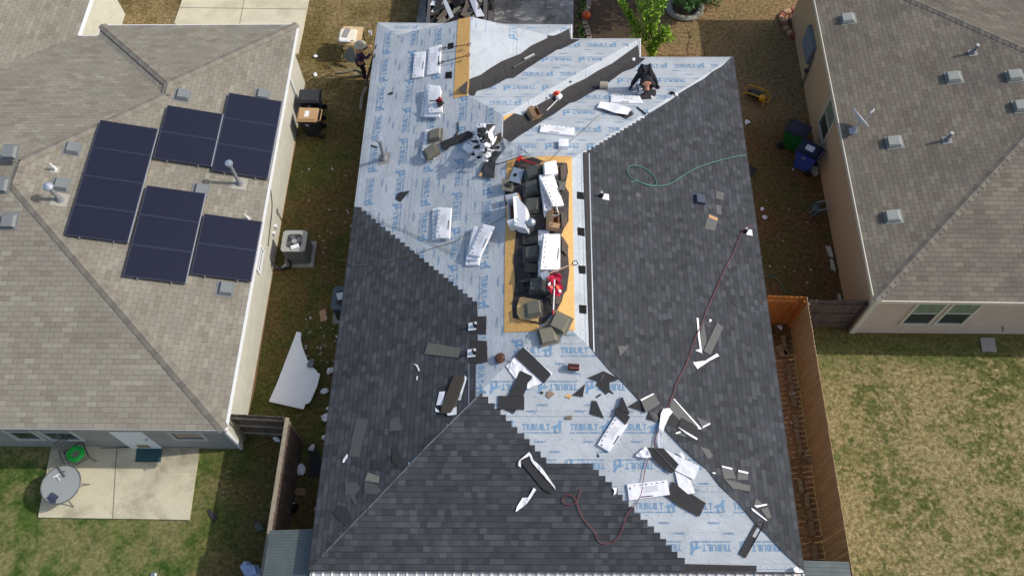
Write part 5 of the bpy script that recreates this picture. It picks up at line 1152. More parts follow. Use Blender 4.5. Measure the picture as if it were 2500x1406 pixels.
d = (q - p).normalized(); s = d.cross(n); g = G(); g.add([p + s * .1, p - s * .12, p - d * .03 + n * .03], [(0, 1, 2)]); g.box((-.06, -.1, -.02), (.03, .1, .03), 0, Matrix.Translation(p) @ d.to_track_quat('X', 'Z').to_matrix().to_4x4(), .008); g.out('head', M_red, e)
for (hx, hy), (gx, gy), lb in (((1086, 118), (1140, 110), 'upper of two long handled tear off forks by the bare ridge boards'), ((1082, 152), (1138, 137), 'lower of two long handled tear off forks by the bare ridge boards')):
    e, p, q, n = bar('roofing_fork', (gx, gy), (hx, hy), .16, .12, .014, M_toold, lb, 'fork')
    d = (q - p).normalized(); s = d.cross(n).normalized(); g = G()
    for k_ in range(5): g.tube([q + s * (k_ - 2) * .03, q + d * .2 + s * (k_ - 2) * .032], .007, 0, 5)
    g.tube([q - s * .07, q + s * .07], .012, 0, 6); g.out('tines', M_toold, e)
    g = G(); g.tube([p, p - d * .04 + s * .05, p - d * .12 + s * .05, p - d * .12 - s * .05, p - d * .04 - s * .05, p], .014, 0, 6); g.out('grip', mat('brown_grip', srgb(90, 52, 44), .6), e)
e, p, q, n = bar('roofing_nailer', (1335, 270), (1362, 243), .05, .1, .022, mat('pale_tool', srgb(196, 192, 186), .4), 'orange and white tool with a pale shaft in the black valley', 'power tool')
d = (q - p).normalized(); s = d.cross(n).normalized(); M = Matrix((d, s, n)).transposed().to_4x4(); M.translation = q
g = G(); g.box((-.02, -.1, -.07), (.2, .05, .08), 0, M, .03); g.out('body', M_white, e)
g = G(); g.box((.02, -.24, -.06), (.16, -.09, .1), 0, M, .03); g.lathe([(0, 0), (.06, 0), (.05, .08), (0, .09)], 0, 12, M @ Matrix.Translation((.1, -.12, .07))); g.out('housing', mat('orange_plastic', srgb(214, 84, 46), .45), e)
# red nail gun on bundle
p, n = hitroof(1072, 246); p = onpl(1072, 246, p + n * .3, n); e = empty('nail_gun', p); tag(e, 'red and black nail gun on the white bundle stack', 'nail gun')
M = frame_at(p, n, V((1, 0, 0))); g = G(); g.box((-.1, -.05, -.04), (.1, .06, .05), 0, M, .025); g.lathe([(0, 0), (.06, 0), (.065, .05), (.04, .09), (0, .1)], 0, 14, M @ Matrix.Translation((.05, 0, .02))); g.out('body', mat('crimson_plastic', srgb(140, 26, 44), .4), e)
g = G(); g.tube([M @ V((-.05, 0, 0)), M @ V((-.32, .07, 0))], .02, 0, 8); g.tube([M @ V((.05, 0, 0)), M @ V((.16, -.14, -.03))], .02, 0, 8); g.lathe([(0, 0), (.09, .0), (.09, .05), (0, .06)], 0, 16, M @ Matrix.Translation((.02, -.12, -.06))); g.out('magazine', M_toold, e)
# red jacket
sheet('red_jacket', [(1336, 676), (1352, 668), (1368, 667), (1372, 676), (1368, 690), (1374, 700), (1373, 712), (1366, 723), (1352, 722), (1340, 708), (1334, 702), (1342, 690)], mat('crimson_cloth', srgb(170, 22, 58), .8, .25, 12, bump=.01), 'crumpled crimson jacket thrown on the ridge heap', 'jacket', .18, .01, .12, 3, ns=8, key='E')
sheet('white_gloves', [(1338, 692), (1344, 688), (1345, 694), (1340, 698)], M_white, 'white glove on the crimson jacket', 'glove', .36, .02, .02, 3, key='E')
sheet('orange_glove', [(1342, 698), (1349, 696), (1350, 705), (1344, 704)], mat('salmon_cloth', srgb(230, 110, 100), .7), 'salmon coloured glove on the crimson jacket', 'glove', .36, .02, .02, 3, key='E')
sheet('orange_glove', [(1356, 697), (1363, 696), (1368, 708), (1360, 705)], mat('orange_cloth', srgb(220, 96, 60), .7), 'orange glove at the right of the crimson jacket', 'glove', .36, .02, .02, 3, key='E')
sheet('white_gloves', [(1364, 707), (1370, 707), (1371, 713), (1365, 713)], M_white, 'small white rag at the lower right of the jacket', 'rag', .36, .02, .02, 3, key='E')
# crumpled scraps helper
def scrap(p, n, s, m, lb, name='paper_scrap', cat='paper scrap', group=None, flat=.5, seed=None):
    bm = bmesh.new(); bmesh.ops.create_icosphere(bm, subdivisions=2, radius=1); sd = seed if seed is not None else R() * 99
    for v in bm.verts:
        f = .75 + .55 * mnoise.noise(v.co * 1.7 + V((sd, sd, 0))) + .2 * mnoise.noise(v.co * 4 + V((0, sd, 0))); v.co = V((v.co.x * f, v.co.y * f * .8, (v.co.z * f) * flat)) * s
    bm.verts.index_update(); vs = [v.co.copy() for v in bm.verts]; fs = [tuple(x.index for x in f.verts) for f in bm.faces]; bm.free()
    zm = min(v.z for v in vs); M = frame_at(p, n, V((1, 0, 0))) @ Matrix.Rotation(R() * 6, 4, 'Z'); 
    o = mesh(name, [M @ V((v.x, v.y, v.z - zm)) for v in vs], fs, m); return tag(o, lb, cat, group)
for u, v, s, m_, lb in ((1547, 148, .1, M_wrap, 'white crumpled ball on the black valley near the upper eave'), (1641, 230, .11, M_toold, 'black tool bag clump at the edge of the right shingles'), (1650, 233, .08, M_wrap, 'white clump beside the black tool bag clump'), (1392, 201, .05, M_toold, 'small dark lump on the upper valley edge'), (1334, 241, .04, M_toold, 'tiny dark lump on the middle valley edge'),
                        (1323, 958, .05, M_toold, 'small black lump left of the jagged brown chip'), (1733, 783, .06, M_wrap, 'small white scrap right of the red hose')):
    p, n = hitroof(u, v); scrap(p, n, s, m_, lb, 'crumpled_scrap', 'scrap')
# hoses
M_gh = mat('green_rubber', srgb(72, 130, 112), .5); M_rh = mat('dark_red_rubber', srgb(128, 58, 66), .5); M_oh = mat('olive_cord', srgb(110, 112, 90), .6)
seam('air_hose', [(1541, 445), (1550, 442), (1562, 445), (1580, 451), (1600, 453), (1601, 440), (1590, 424), (1570, 410), (1545, 404), (1533, 411), (1536, 430), (1560, 444), (1585, 453), (1610, 454), (1640, 447), (1675, 424), (1712, 406), (1760, 391), (1790, 384), (1820, 379)], .012, M_gh, 'pale green air hose with a loop on the right slope', 'hose')
seam('air_hose', [(1836, 551), (1822, 556), (1811, 567), (1791, 617), (1772, 652), (1747, 709), (1726, 755), (1715, 787), (1697, 827), (1683, 869), (1671, 898), (1658, 922), (1649, 943), (1644, 962), (1632, 990), (1625, 1010), (1612, 1040), (1600, 1070), (1597, 1095), (1585, 1115), (1576, 1140), (1570, 1175), (1565, 1205), (1552, 1230), (1532, 1252), (1522, 1285), (1503, 1318), (1482, 1327), (1464, 1322), (1452, 1298), (1432, 1275), (1416, 1250), (1408, 1225), (1398, 1210), (1385, 1208), (1374, 1215), (1378, 1228), (1396, 1231), (1408, 1222), (1414, 1205), (1418, 1192)], .0095, M_rh, 'dark red air hose running from the right eave to the bottom slope', 'hose', off=.06)
seam('power_cord', [(850, 641), (868, 649), (920, 641), (980, 628), (1030, 614), (1072, 601), (1110, 589), (1150, 566), (1200, 546), (1250, 518)], .008, M_oh, 'olive cord crossing from the left eave to the white carton', 'cord')
seam('power_cord', [(875, 507), (905, 522), (940, 546), (985, 561), (1040, 588), (1080, 606), (1110, 620)], .008, M_oh, 'olive cord running down along the stepped shingles', 'cord')
seam('power_cord', [(1269, 470), (1287, 425), (1310, 412), (1335, 398), (1380, 355), (1425, 318), (1455, 288), (1482, 268)], .007, M_oh, 'thin olive cord running up from the heap across the blue slope', 'cord')
# ------------------------------------------------------------------ things on the ground
def gz(u, v, z=0): return onz(u, v, z)
# air conditioners
M_acg = mat('ac_grey', srgb(158, 158, 152), .5, .05); M_acd = mat('ac_louvre', srgb(96, 98, 100), .5, .1, 10)
def louvre():
    k = NB('louvred_steel'); tc = k.n('TexCoord'); s = k.n('SeparateXYZ'); k.l(tc.outputs['Object'], s.inputs[0]); f = k.math('FRACT', k.math('DIVIDE', s.outputs[2], .025))
    k.col(k.mix(k.math('LESS_THAN', f, .35), srgb(120, 122, 122), srgb(46, 48, 50))); k.b.inputs['Roughness'].default_value = .5; return k.m
M_louv = louvre()
def ac(cx, cy, h, w_, lb, mt, ml, junk=True):
    e = empty('air_conditioner', (cx, cy, 0)); tag(e, lb, 'air conditioner'); T = Matrix.Translation((cx, cy, 0)); a = w_ / 2
    g = G(); g.box((-a - .1, -a - .1, 0), (a + .1, a + .1, .07), 0, T, .015); g.out('pad', mat('pad_concrete', srgb(150, 148, 140), .9), e)
    def rr(s_, rad, n=5):
        P = []
        for cxx, cyy, t0 in ((s_ - rad, s_ - rad, 0), (-s_ + rad, s_ - rad, 90), (-s_ + rad, -s_ + rad, 180), (s_ - rad, -s_ + rad, 270)):
            for i in range(n + 1): t = math.radians(t0 + 90 * i / n); P.append((cxx + rad * math.cos(t), cyy + rad * math.sin(t)))
        return P
    g = G(); g.prism(rr(a - .012, .1), .07, h - .06, 0, T); g.out('cabinet', ml, e)
    # top lid with a round opening
    P = rr(a, .11); n = len(P); r0 = a * .78; g = G()
    ring = [(r0 * math.cos(math.atan2(y, x)), r0 * math.sin(math.atan2(y, x))) for x, y in P]
    vs = [(x, y, h) for x, y in P] + [(x, y, h + .005) for x, y in ring] + [(x, y, h - .06) for x, y in P] + [(x, y, h - .12) for x, y in ring]
    fs = []
    for i in range(n):
        j = (i + 1) % n; fs += [(i, j, n + j, n + i), (i, 2 * n + i, 2 * n + j, j), (n + i, n + j, 3 * n + j, 3 * n + i)]
    g.add(vs, fs, 0, T); g.out('lid', mt, e)
    g = G(); g.lathe([(0, h - .058), (r0 * .99, h - .055), (r0 * .99, h - .05), (0, h - .05)], 0, 20, T); g.out('fan_well', mat('fan_dark', srgb(58, 60, 60), .5, .3, 20), e)
    for k_ in range(4):
        g = G(); t = k_ * math.pi / 2 + .4; M = T @ Matrix.Rotation(t, 4, 'Z'); g.add([(.05, -.03, h - .045), (r0 * .9, -.1, h - .045), (r0 * .92, .1, h - .02), (.05, .04, h - .03)], [(0, 1, 2, 3)], 0, M); g.out('fan_blade', M_acd, e)
    g = G(); g.lathe([(0, h - .045), (.09, h - .045), (.085, h - .015), (0, h - .01)], 0, 16, T); g.out('hub', mt, e)
    for rr_ in (.3, .52, .75, .95):
        g = G(); t = [i * math.pi / 14 for i in range(29)]; g.tube([T @ V((r0 * rr_ * math.cos(x), r0 * rr_ * math.sin(x), h + .004)) for x in t], .004, 0, 4, cap=False); g.out('guard_ring', M_acd, e)
    return e
p = gz(718, 588, .9); ac(p.x, p.y, .9, .78, 'grey air conditioner on a pad beside the left house wall', M_acg, M_louv)
q = gz(720, 602, .93); g = G(); g.box((-.13, -.07, 0), (.13, .07, .02), 0, Matrix.Translation((q.x, q.y, .92)) @ Matrix.Rotation(.4, 4, 'Z')); tag(g.out('paper_box', M_white), 'white paper lying on the fan of the left air conditioner', 'paper')
g = G(); g.tube(smoothpath([(XWL + .05, p.y - .5, .35), (XWL + .25, p.y - .6, .15), (p.x - .25, p.y - .5, .1), (p.x - .3, p.y - .35, .35)]), .04, 0, 8); tag(g.out('refrigerant_line', M_rub), 'black insulated pipe between the air conditioner and the wall', 'pipe')
g = G(); a_ = gz(683, 657, .05); b_ = gz(700, 645, .25); g.tube([a_, b_], .045, 0, 10); tag(g.out('silver_duct', M_galv), 'short silver wrapped pipe by the left air conditioner', 'pipe')
g = G(); g.tube(smoothpath([(XWL + .03, p.y + 1.7, 1.9), (XWL + .03, p.y + 1.2, 1.2), (XWL + .03, p.y + .4, 1.0), (XWL + .03, p.y - .2, .9)]), .012, 0, 6); tag(g.out('wall_cable', M_rub), 'black cable hanging along the cream wall above the air conditioner', 'cable')
for yy, zz in ((p.y + 1.75, 1.9), (p.y + .75, .55), (p.y + .45, .6)):
    g = G(); g.box((XWL, yy - .05, zz - .07), (XWL + .08, yy + .05, zz + .07), 0, None, .01); tag(g.out('outlet_box', M_white if zz < 1 else M_ventg), {1.9: 'small grey junction box high on the cream wall', .55: 'upper small white outlet box on the cream wall', .6: 'lower small white outlet box on the cream wall'}[zz], 'outlet box')
p = gz(842, 727, .85); ac(p.x, p.y, .85, .8, 'dark grey air conditioner half hidden under the charcoal eave', mat('ac_dark', srgb(96, 106, 112), .5), mat('ac_darkside', srgb(62, 66, 70), .6))
q = gz(830, 722, .9); g = G(); g.box((-.1, -.12, 0), (.1, .12, .02), 0, Matrix.Translation((q.x, q.y, .87)) @ Matrix.Rotation(.3, 4, 'Z')); tag(g.out('paper_box', M_white), 'white paper lying on the half hidden dark air conditioner', 'paper')
# wheelie bins
def bin_(u, v, rot, mb, ml, lb, label=None, h=1.05):
    p = gz(u, v, h); e = empty('wheelie_bin', (p.x, p.y, 0)); tag(e, lb, 'wheelie bin'); M = Matrix.Translation((p.x, p.y, 0)) @ Matrix.Rotation(rot, 4, 'Z')
    g = G(); b, t = (.24, .2), (.36, .29); vs = [(-b[0], -b[1], .06), (b[0], -b[1], .06), (b[0], b[1], .06), (-b[0], b[1], .06), (-t[0], -t[1], h - .1), (t[0], -t[1], h - .1), (t[0], t[1], h - .1), (-t[0], t[1], h - .1)]
    g.add(vs, [(3, 2, 1, 0), (0, 1, 5, 4), (1, 2, 6, 5), (2, 3, 7, 6), (3, 0, 4, 7), (4, 5, 6, 7)], 0, M); g.box((-t[0] - .02, -t[1] - .02, h - .14), (t[0] + .02, t[1] + .02, h - .1), 0, M, .01); g.out('body', mb, e)
    g = G(); g.box((-.39, -.31, h - .095), (.34, .31, h - .04), 0, M, .03); g.box((-.33, -.24, h - .045), (.27, .24, h - .01), 0, M, .03); g.out('lid', ml, e)
    g = G(); g.tube([M @ V((.36, -.24, h - .08)), M @ V((.44, -.24, h - .06)), M @ V((.44, .24, h - .06)), M @ V((.36, .24, h - .08))], .017, 0, 6); g.out('handle', ml, e)
    for s in (-1, 1):
        g = G(); g.lathe([(0, -.03), (.12, -.03), (.13, 0), (.12, .03), (0, .03)], 0, 16, M @ Matrix.Translation((.3, s * .25, .13)) @ Matrix.Rotation(math.pi / 2, 4, 'X')); g.out('wheel', M_rub, e)
    if label: g = G(); g.box(*label, 0, M); g.out('sticker', M_white, e)
    g = G(); g.box((-.1, -.298 - .0, h - .32), (.02, -.288, h - .22), 0, M); g.out('emblem', M_inkg, e)
    return e
M_binb = mat('black_bin', srgb(38, 40, 44), .5, .1)
bin_(755, 232, 0.03, M_binb, mat('black_lid', srgb(50, 52, 56), .5, .1), 'black wheelie bin with a black lid by the left house')
bin_(752, 278, -.03, M_binb, mat('tan_lid', srgb(178, 144, 106), .6, .06), 'black wheelie bin with a tan lid and white sticker', ((-.12, -.13, 1.041), (.03, .13, 1.045)))
bin_(1951, 312, math.radians(148), mat('green_bin', srgb(18, 104, 44), .5, .1), mat('dark_lid', srgb(52, 46, 62), .6, .1), 'green wheelie bin with a dark lid by the right house')
bin_(1980, 362, math.radians(-35), mat('blue_bin', srgb(60, 84, 170), .5, .1), mat('navy_lid', srgb(34, 40, 62), .5, .1), 'blue wheelie bin with a white sticker on its lid', ((-.16, -.13, 1.041), (.12, .1, 1.045)))
# patio table
M_tm = mat('table_metal', srgb(112, 114, 114), .4, .05, metal=.3)
def tglass():
    k = NB('smoked_glass_top'); k.col(srgb(150, 154, 152)); k.b.inputs['Roughness'].default_value = .15; k.b.inputs['Alpha'].default_value = 1; return k.m
p = gz(148, 1182, .72); q = gz(101, 1182, .72); rad = (p - q).length; e = empty('patio_table', (p.x, p.y, 0)); tag(e, 'round grey glass patio table at the left edge of the patio', 'table'); T = Matrix.Translation((p.x, p.y, 0))
g = G(); g.lathe([(0, .70), (rad - .02, .70), (rad - .02, .712), (0, .712)], 0, 40, T); g.out('glass_top', tglass(), e)
g = G(); g.tube([T @ V((rad * math.cos(i * math.pi / 24), rad * math.sin(i * math.pi / 24), .71)) for i in range(49)], .018, 0, 8, cap=False); g.out('rim', M_tm, e)
for k_ in range(4):
    t = math.radians(20 + 90 * k_); c, s = math.cos(t), math.sin(t); g = G()
    g.tube(smoothpath([T @ V((c * rad * .9, s * rad * .9, .69)), T @ V((c * rad * .7, s * rad * .7, .4)), T @ V((c * rad * .85, s * rad * .85, .15)), T @ V((c * rad * 1.05, s * rad * 1.05, .015))]), .016, 0, 6); g.out('leg', M_tm, e)
a_ = gz(130, 1214, .72); g = G(); g.box((-.13, -.1, 0), (.13, .1, .05), 0, Matrix.Translation((a_.x, a_.y, .715)) @ Matrix.Rotation(-.5, 4, 'Z'), .015); g.box((.0, -.12, .0), (.16, -.05, .09), 0, Matrix.Translation((a_.x, a_.y, .715)) @ Matrix.Rotation(-.3, 4, 'Z'), .02); tag(g.out('dark_pouch', mat('navy_cloth', srgb(60, 68, 88), .7, .2)), 'dark blue grey pouch on the patio table', 'pouch')
a_, b_ = gz(141, 1138, .75), gz(158, 1163, .75); g = G(); g.tube([a_, b_], .022, 0, 8); g.tube([a_.lerp(b_, .5), a_.lerp(b_, .55) + V((.1, .02, 0))], .014, 0, 6); tag(g.out('water_wand', M_tm), 'grey rod lying on the upper edge of the patio table', 'rod')
a_, b_ = gz(137, 1161, .74), gz(146, 1172, .74); g = G(); g.tube([a_, b_], .014, 0, 6); g.tube([a_ + V((-.07, -.04, 0)), a_ + V((.08, .05, 0))], .02, 0, 6); tag(g.out('spray_nozzle', M_white), 'small cream T shaped nozzle on the patio table', 'nozzle')
# wrought iron chair with hose
p = gz(188, 1110, .4); e = empty('patio_chair', (p.x, p.y, 0)); tag(e, 'dark lattice metal chair holding a coiled green hose', 'chair'); T = Matrix.Translation((p.x, p.y, 0)) @ Matrix.Rotation(math.radians(35), 4, 'Z')
M_iron = mat('wrought_iron', srgb(58, 62, 62), .5, .1)
def lattice(o, ax, ay, w_, h_, nm, par):
    g = G(); n = 7
    for i in range(n + 1):
        t = i / n; g.tube([o + ax * (w_ * t), o + ax * (w_ * t) + ay * h_], .006, 0, 4, cap=False); g.tube([o + ay * (h_ * t), o + ay * (h_ * t) + ax * w_], .006, 0, 4, cap=False)
    g.tube([o, o + ax * w_, o + ax * w_ + ay * h_, o + ay * h_, o], .014, 0, 6); return g.out(nm, M_iron, par)
Tr = T.to_3x3(); X_, Y_ = Tr @ V((1, 0, 0)), Tr @ V((0, 1, 0))
lattice(T @ V((-.28, -.28, .42)), X_, Y_, .56, .56, 'seat', e); lattice(T @ V((-.28, .28, .45)), X_, (V((0, 0, 1)) + Y_ * .25).normalized(), .56, .5, 'backrest', e)
for sx in (-1, 1):
    for sy in (-1, 1): g = G(); g.tube([T @ V((sx * .27, sy * .27, .42)), T @ V((sx * .31, sy * .32, .08))], .013, 0, 6); g.out('leg', M_iron, e)
    g = G(); g.tube(smoothpath([T @ V((sx * .3, .28, .66)), T @ V((sx * .33, 0, .66)), T @ V((sx * .31, -.26, .6)), T @ V((sx * .29, -.28, .42))]), .013, 0, 6); g.out('armrest', M_iron, e)
g = G(); P = []
for i in range(260):
    t = i * .3; r_ = .225 - .11 * ((i / 95) % 1) + .008 * math.sin(t * .37); P.append(V((p.x + r_ * math.cos(t) * 1.05, p.y + r_ * math.sin(t), .45 + .1 * i / 260)))
g.tube(P, .017, 0, 6); tag(g.out('garden_hose', mat('bright_green_hose', srgb(34, 190, 76), .4), smooth=True), 'bright green hose coiled on the lattice chair', 'hose')
g = G(); o_ = gz(330, 1090, .1); c_ = [gz(u, v, .1) for u, v in ((334, 1090), (396, 1090), (392, 1127), (330, 1127))]
g.prism([(q.x, q.y) for q in c_], .084, .098); tag(g.out('door_mat', mat('teal_mat', srgb(52, 82, 84), .95, .15, 20)), 'dark teal door mat on the patio under the white door', 'door mat')
g = G(); g.tube(smoothpath([gz(245, 1093, .1), gz(300, 1092, .1), gz(400, 1086, .1), gz(470, 1092, .06), gz(560, 1082, .1), gz(580, 1060, .4)]), .012, 0, 6); tag(g.out('garden_cable', M_rub), 'black cable lying along the foot of the grey rear wall', 'cable')
# yellow framed compressor
p = gz(1845, 232, .25); e = empty('compressor', (p.x, p.y, 0)); tag(e, 'yellow framed portable compressor on the brown grass', 'compressor'); T = Matrix.Translation((p.x, p.y, 0)) @ Matrix.Rotation(math.radians(-28), 4, 'Z')
M_yel = mat('yellow_frame', srgb(214, 158, 24), .4, .08)
for s in (-.2, .2): g = G(); g.tube(smoothpath([T @ V((-.38, s, .06)), T @ V((-.36, s, .38)), T @ V((.26, s, .42)), T @ V((.36, s, .3)), T @ V((.38, s, .05))], 4), .02, 0, 7); g.out('frame_rail', M_yel, e)
g = G(); g.lathe([(0, -.3), (.1, -.28), (.14, -.2), (.14, .2), (.1, .28), (0, .3)], 0, 14, T @ Matrix.Translation((-.02, .1, .16)) @ Matrix.Rotation(math.pi / 2, 4, 'Y')); g.out('tank', M_rub, e)
g = G(); g.box((-.22, -.15, .2), (.12, .12, .36), 0, T, .03); g.out('motor', mat('motor_dark', srgb(48, 56, 54), .5, .2), e)
g = G(); g.lathe([(0, 0), (.12, 0), (.12, .1), (.05, .14), (0, .14)], 0, 14, T @ Matrix.Translation((.26, -.08, .26))); g.tube([T @ V((.36, -.2, .3)), T @ V((.5, -.1, .25)), T @ V((.5, .12, .25)), T @ V((.36, .2, .3))], .02, 0, 6); g.out('end_guard', M_yel, e)
# hose reel at the right wall
p = gz(1992, 512, .3); e = empty('hose_reel', (p.x, p.y, 0)); tag(e, 'grey green hose reel cart standing against the tan wall', 'hose reel'); T = Matrix.Translation((p.x, p.y, 0))
g = G(); g.lathe([(.08, -.14), (.2, -.14), (.2, -.12), (.14, -.1), (.15, .1), (.2, .12), (.2, .14), (.08, .14)], 0, 18, T @ Matrix.Translation((0, 0, .3)) @ Matrix.Rotation(math.pi / 2, 4, 'X')); g.out('reel', mat('reel_grey', srgb(92, 102, 100), .6, .15), e)
g = G(); g.tube([T @ V((-.15, -.16, 0)), T @ V((0, -.16, .5)), T @ V((.3, -.16, .62)), T @ V((.3, .16, .62)), T @ V((0, .16, .5)), T @ V((-.15, .16, 0))], .014, 0, 6); g.out('frame', M_galv, e)
# cart with cream tub, person beside the eave
M_cream = mat('cream_plastic', srgb(232, 224, 200), .5, .05)
p = gz(856, 86, .85); e = empty('cream_cart', (p.x, p.y, 0)); tag(e, 'cream plastic tub on a tan topped cart beside the blue left eave', 'cart'); T = Matrix.Translation((p.x, p.y, 0)) @ Matrix.Rotation(-.05, 4, 'Z')
g = G(); g.box((-.38, -.42, .74), (.4, .5, .78), 0, T, .01); g.out('board', mat('tan_board', srgb(206, 178, 136), .8), e)
g = G(); g.box((-.44, -.36, .78), (.24, .3, .9), 0, T, .06); g.out('tub', M_cream, e)
g = G(); g.box((-.26, -.2, .9), (-.06, .2, .93), 0, T @ Matrix.Rotation(-.2, 4, 'Z')); g.out('notebook', mat('grey_card', srgb(150, 148, 146), .7), e)
g = G(); g.box((-.36, -.4, .86), (.02, -.26, .93), 0, T, .02); g.out('paper_roll', M_white, e)
for sx in (-.32, .34):
    for sy in (-.36, .42): g = G(); g.tube([T @ V((sx, sy, .02)), T @ V((sx, sy, .74))], .02, 0, 6); g.out('leg', M_iron, e)
g = G(); g.tube([T @ V((-.32, -.45, .5)), T @ V((.34, -.45, .5)), T @ V((.34, -.45, .3)), T @ V((-.32, -.45, .3)), T @ V((-.32, -.45, .5))], .018, 0, 6); g.out('rail', M_iron, e)
# grey tarp hanging from the cart
q = [gz(853, 114, .8), gz(862, 118, .8), gz(877, 160, .25), gz(834, 141, .2)]
vs = []; n = 8
for j in range(n + 1):
    for i in range(n + 1):
        a = q[0].lerp(q[1], i / n); b = q[3].lerp(q[2], i / n); v = a.lerp(b, j / n); vs.append(v + V((0, 0, .05 * math.sin(i * 1.3) * j / n)))
fs = [(j * (n + 1) + i, j * (n + 1) + i + 1, (j + 1) * (n + 1) + i + 1, (j + 1) * (n + 1) + i) for j in range(n) for i in range(n)]; k_ = len(vs); vs += [v - V((0, 0, .01)) for v in vs]; fs += [tuple(x + k_ for x in f[::-1]) for f in fs]
tag(mesh('tarp', vs, fs, mat('grey_tarp', srgb(120, 130, 130), .5, .08)), 'grey triangular tarp hanging beside the cream cart', 'tarp')
def strand(pts, r, m, lb, cat='strip', name='gutter_strip'):
    g = G(); g.tube(smoothpath(pts), r, 0, 6); return tag(g.out(name, m), lb, cat)
strand([gz(888, 180, .1), gz(868, 170, .05), gz(845, 176, .05), gz(822, 178, .05)], .04, mat('grey_branch', srgb(128, 122, 106), .9, .2), 'long grey curved gutter strip on the grass behind the person')
strand([gz(897, 200, .3), gz(893, 215, .12), gz(884, 240, .08), gz(881, 270, .05)], .06, mat('pale_plastic', srgb(150, 144, 128), .7, .2), 'pale plastic sheet strip trailing along the left eave')
g = G(); g.prism([(0, 0), (.42, .08), (.5, .3), (.1, .25)], .01, .03, 0, Matrix.Translation(gz(858, 190))); tag(g.out('flat_cardboard', mat('wet_cardboard', srgb(150, 132, 100), .9, .2)), 'crumpled tan sheet on the grass behind the person', 'sheet')
# ------------------------------------------------------------------ people
def skin(name, joints, edges, m, parent, sub=2, local=False):
    me = bpy.data.meshes.new(name); me.from_pydata([tuple(j[0]) for j in joints], edges, [])
    o = bpy.data.objects.new(name, me); col.objects.link(o)
    md = o.modifiers.new('s', 'SKIN'); sl_ = me.skin_vertices[0].data
    for i, j in enumerate(joints): r_ = j[1]; sl_[i].radius = r_ if isinstance(r_, tuple) else (r_, r_); sl_[i].use_root = (i == 0)
    md.use_smooth_shade = True; ss = o.modifiers.new('b', 'SUBSURF'); ss.levels = sub
    dg = bpy.context.evaluated_depsgraph_get(); ev = o.evaluated_get(dg); m2 = ev.to_mesh(); vs = [v.co.copy() for v in m2.vertices]; fs = [tuple(p_.vertices) for p_ in m2.polygons]; ev.to_mesh_clear()
    bpy.data.objects.remove(o); return mesh(name, vs, fs, m, parent, smooth=True)
def chain(J, E, pts, root=None):
    b = len(J); J += pts
    if root is not None: E.append((root, b))
    for i in range(len(pts) - 1): E.append((b + i, b + i + 1))
    return len(J) - 1
def person(base, M, J, lb, groups):
    e = empty('person', base); tag(e, lb, 'person'); return e
M_skin = mat('skin', srgb(190, 132, 104), .6, .05)
def hand(J, E, root, wrist, d, s, n):
    """palm and five unequal bent fingers; d forward, s across, n back of hand"""
    pal = wrist + d * .05; b = len(J); J.append((wrist + d * .02, (.026, .018))); E.append((root, b)); J.append((pal, (.036, .016))); E.append((b, b + 1)); pi_ = b + 1
    for k_, (off, L) in enumerate(((-.03, .07), (-.01, .08), (.011, .075), (.03, .06))):
        a = len(J); J.append((pal + d * .035 + s * off, (.009, .009))); J.append((pal + d * (.035 + L * .55) + s * off * 1.15 - n * .012, (.008, .008))); J.append((pal + d * (.035 + L * .9) + s * off * 1.2 - n * .035, (.007, .007))); E += [(pi_, a), (a, a + 1), (a + 1, a + 2)]
    a = len(J); J.append((pal - d * .01 - s * .045, (.01, .01))); J.append((pal + d * .025 - s * .065 - n * .02, (.009, .009))); E += [(pi_, a), (a, a + 1)]
# person standing at the eave (feet on the grass)
ft = gz(890, 192, 0); up = V((0, 0, 1)); fw = V((.75, .25, 0)).normalized(); sd_ = fw.cross(up)
e = empty('person', ft); tag(e, 'person in a beige sun hat and purple shirt reaching to the blue left eave', 'person')
def Q(f, s, z): return ft + fw * f + sd_ * s + up * z
J = [(Q(0, 0, .92), (.15, .12))]; E = []
ch = chain(J, E, [(Q(.03, 0, 1.1), (.15, .12)), (Q(.06, 0, 1.3), (.17, .12)), (Q(.08, 0, 1.42), (.12, .09))], 0)
nk = chain(J, E, [(Q(.1, 0, 1.5), .055), (Q(.13, 0, 1.58), (.08, .085)), (Q(.14, 0, 1.66), (.085, .095)), (Q(.14, 0, 1.73), (.06, .07))], ch)
for s, el, wr_ in ((1, Q(.22, .26, 1.22), Q(.46, .18, 1.36)), (-1, Q(.2, -.26, 1.2), Q(.42, -.16, 1.34))):
    a = chain(J, E, [(Q(.08, s * .17, 1.4), .065), (el, .048), (wr_, .033)], ch); hand(J, E, a, wr_, fw, sd_ * s, up)
    a = chain(J, E, [(Q(0, s * .1, .82), .1), (Q(.05, s * .11, .48), .068), (Q(-.01, s * .12, .1), .045), (Q(.02, s * .12, .05), .045), (Q(.15, s * .13, .04), .035)], 0)
skin('body', J, E, M_skin, e)
J = [(Q(.0, 0, .86), (.175, .145))]; E = []; c_ = chain(J, E, [(Q(.03, 0, 1.1), (.17, .14)), (Q(.06, 0, 1.3), (.185, .14)), (Q(.08, 0, 1.43), (.13, .1))], 0)
for s, el, wr_ in ((1, Q(.22, .26, 1.22), Q(.42, .19, 1.34)), (-1, Q(.2, -.26, 1.2), Q(.38, -.17, 1.32))): chain(J, E, [(Q(.08, s * .17, 1.4), .08), (el, .064), (wr_, .046)], c_)
skin('shirt', J, E, mat('purple_plaid_shirt', srgb(70, 48, 84), .85, .5, 22), e)
J = [(Q(0, 0, .88), (.165, .135))]; E = []
for s in (1, -1): chain(J, E, [(Q(0, s * .1, .8), .115), (Q(.05, s * .11, .48), .085), (Q(-.01, s * .12, .12), .07)], 0)
skin('trousers', J, E, mat('black_trousers', srgb(34, 32, 40), .85, .2), e)
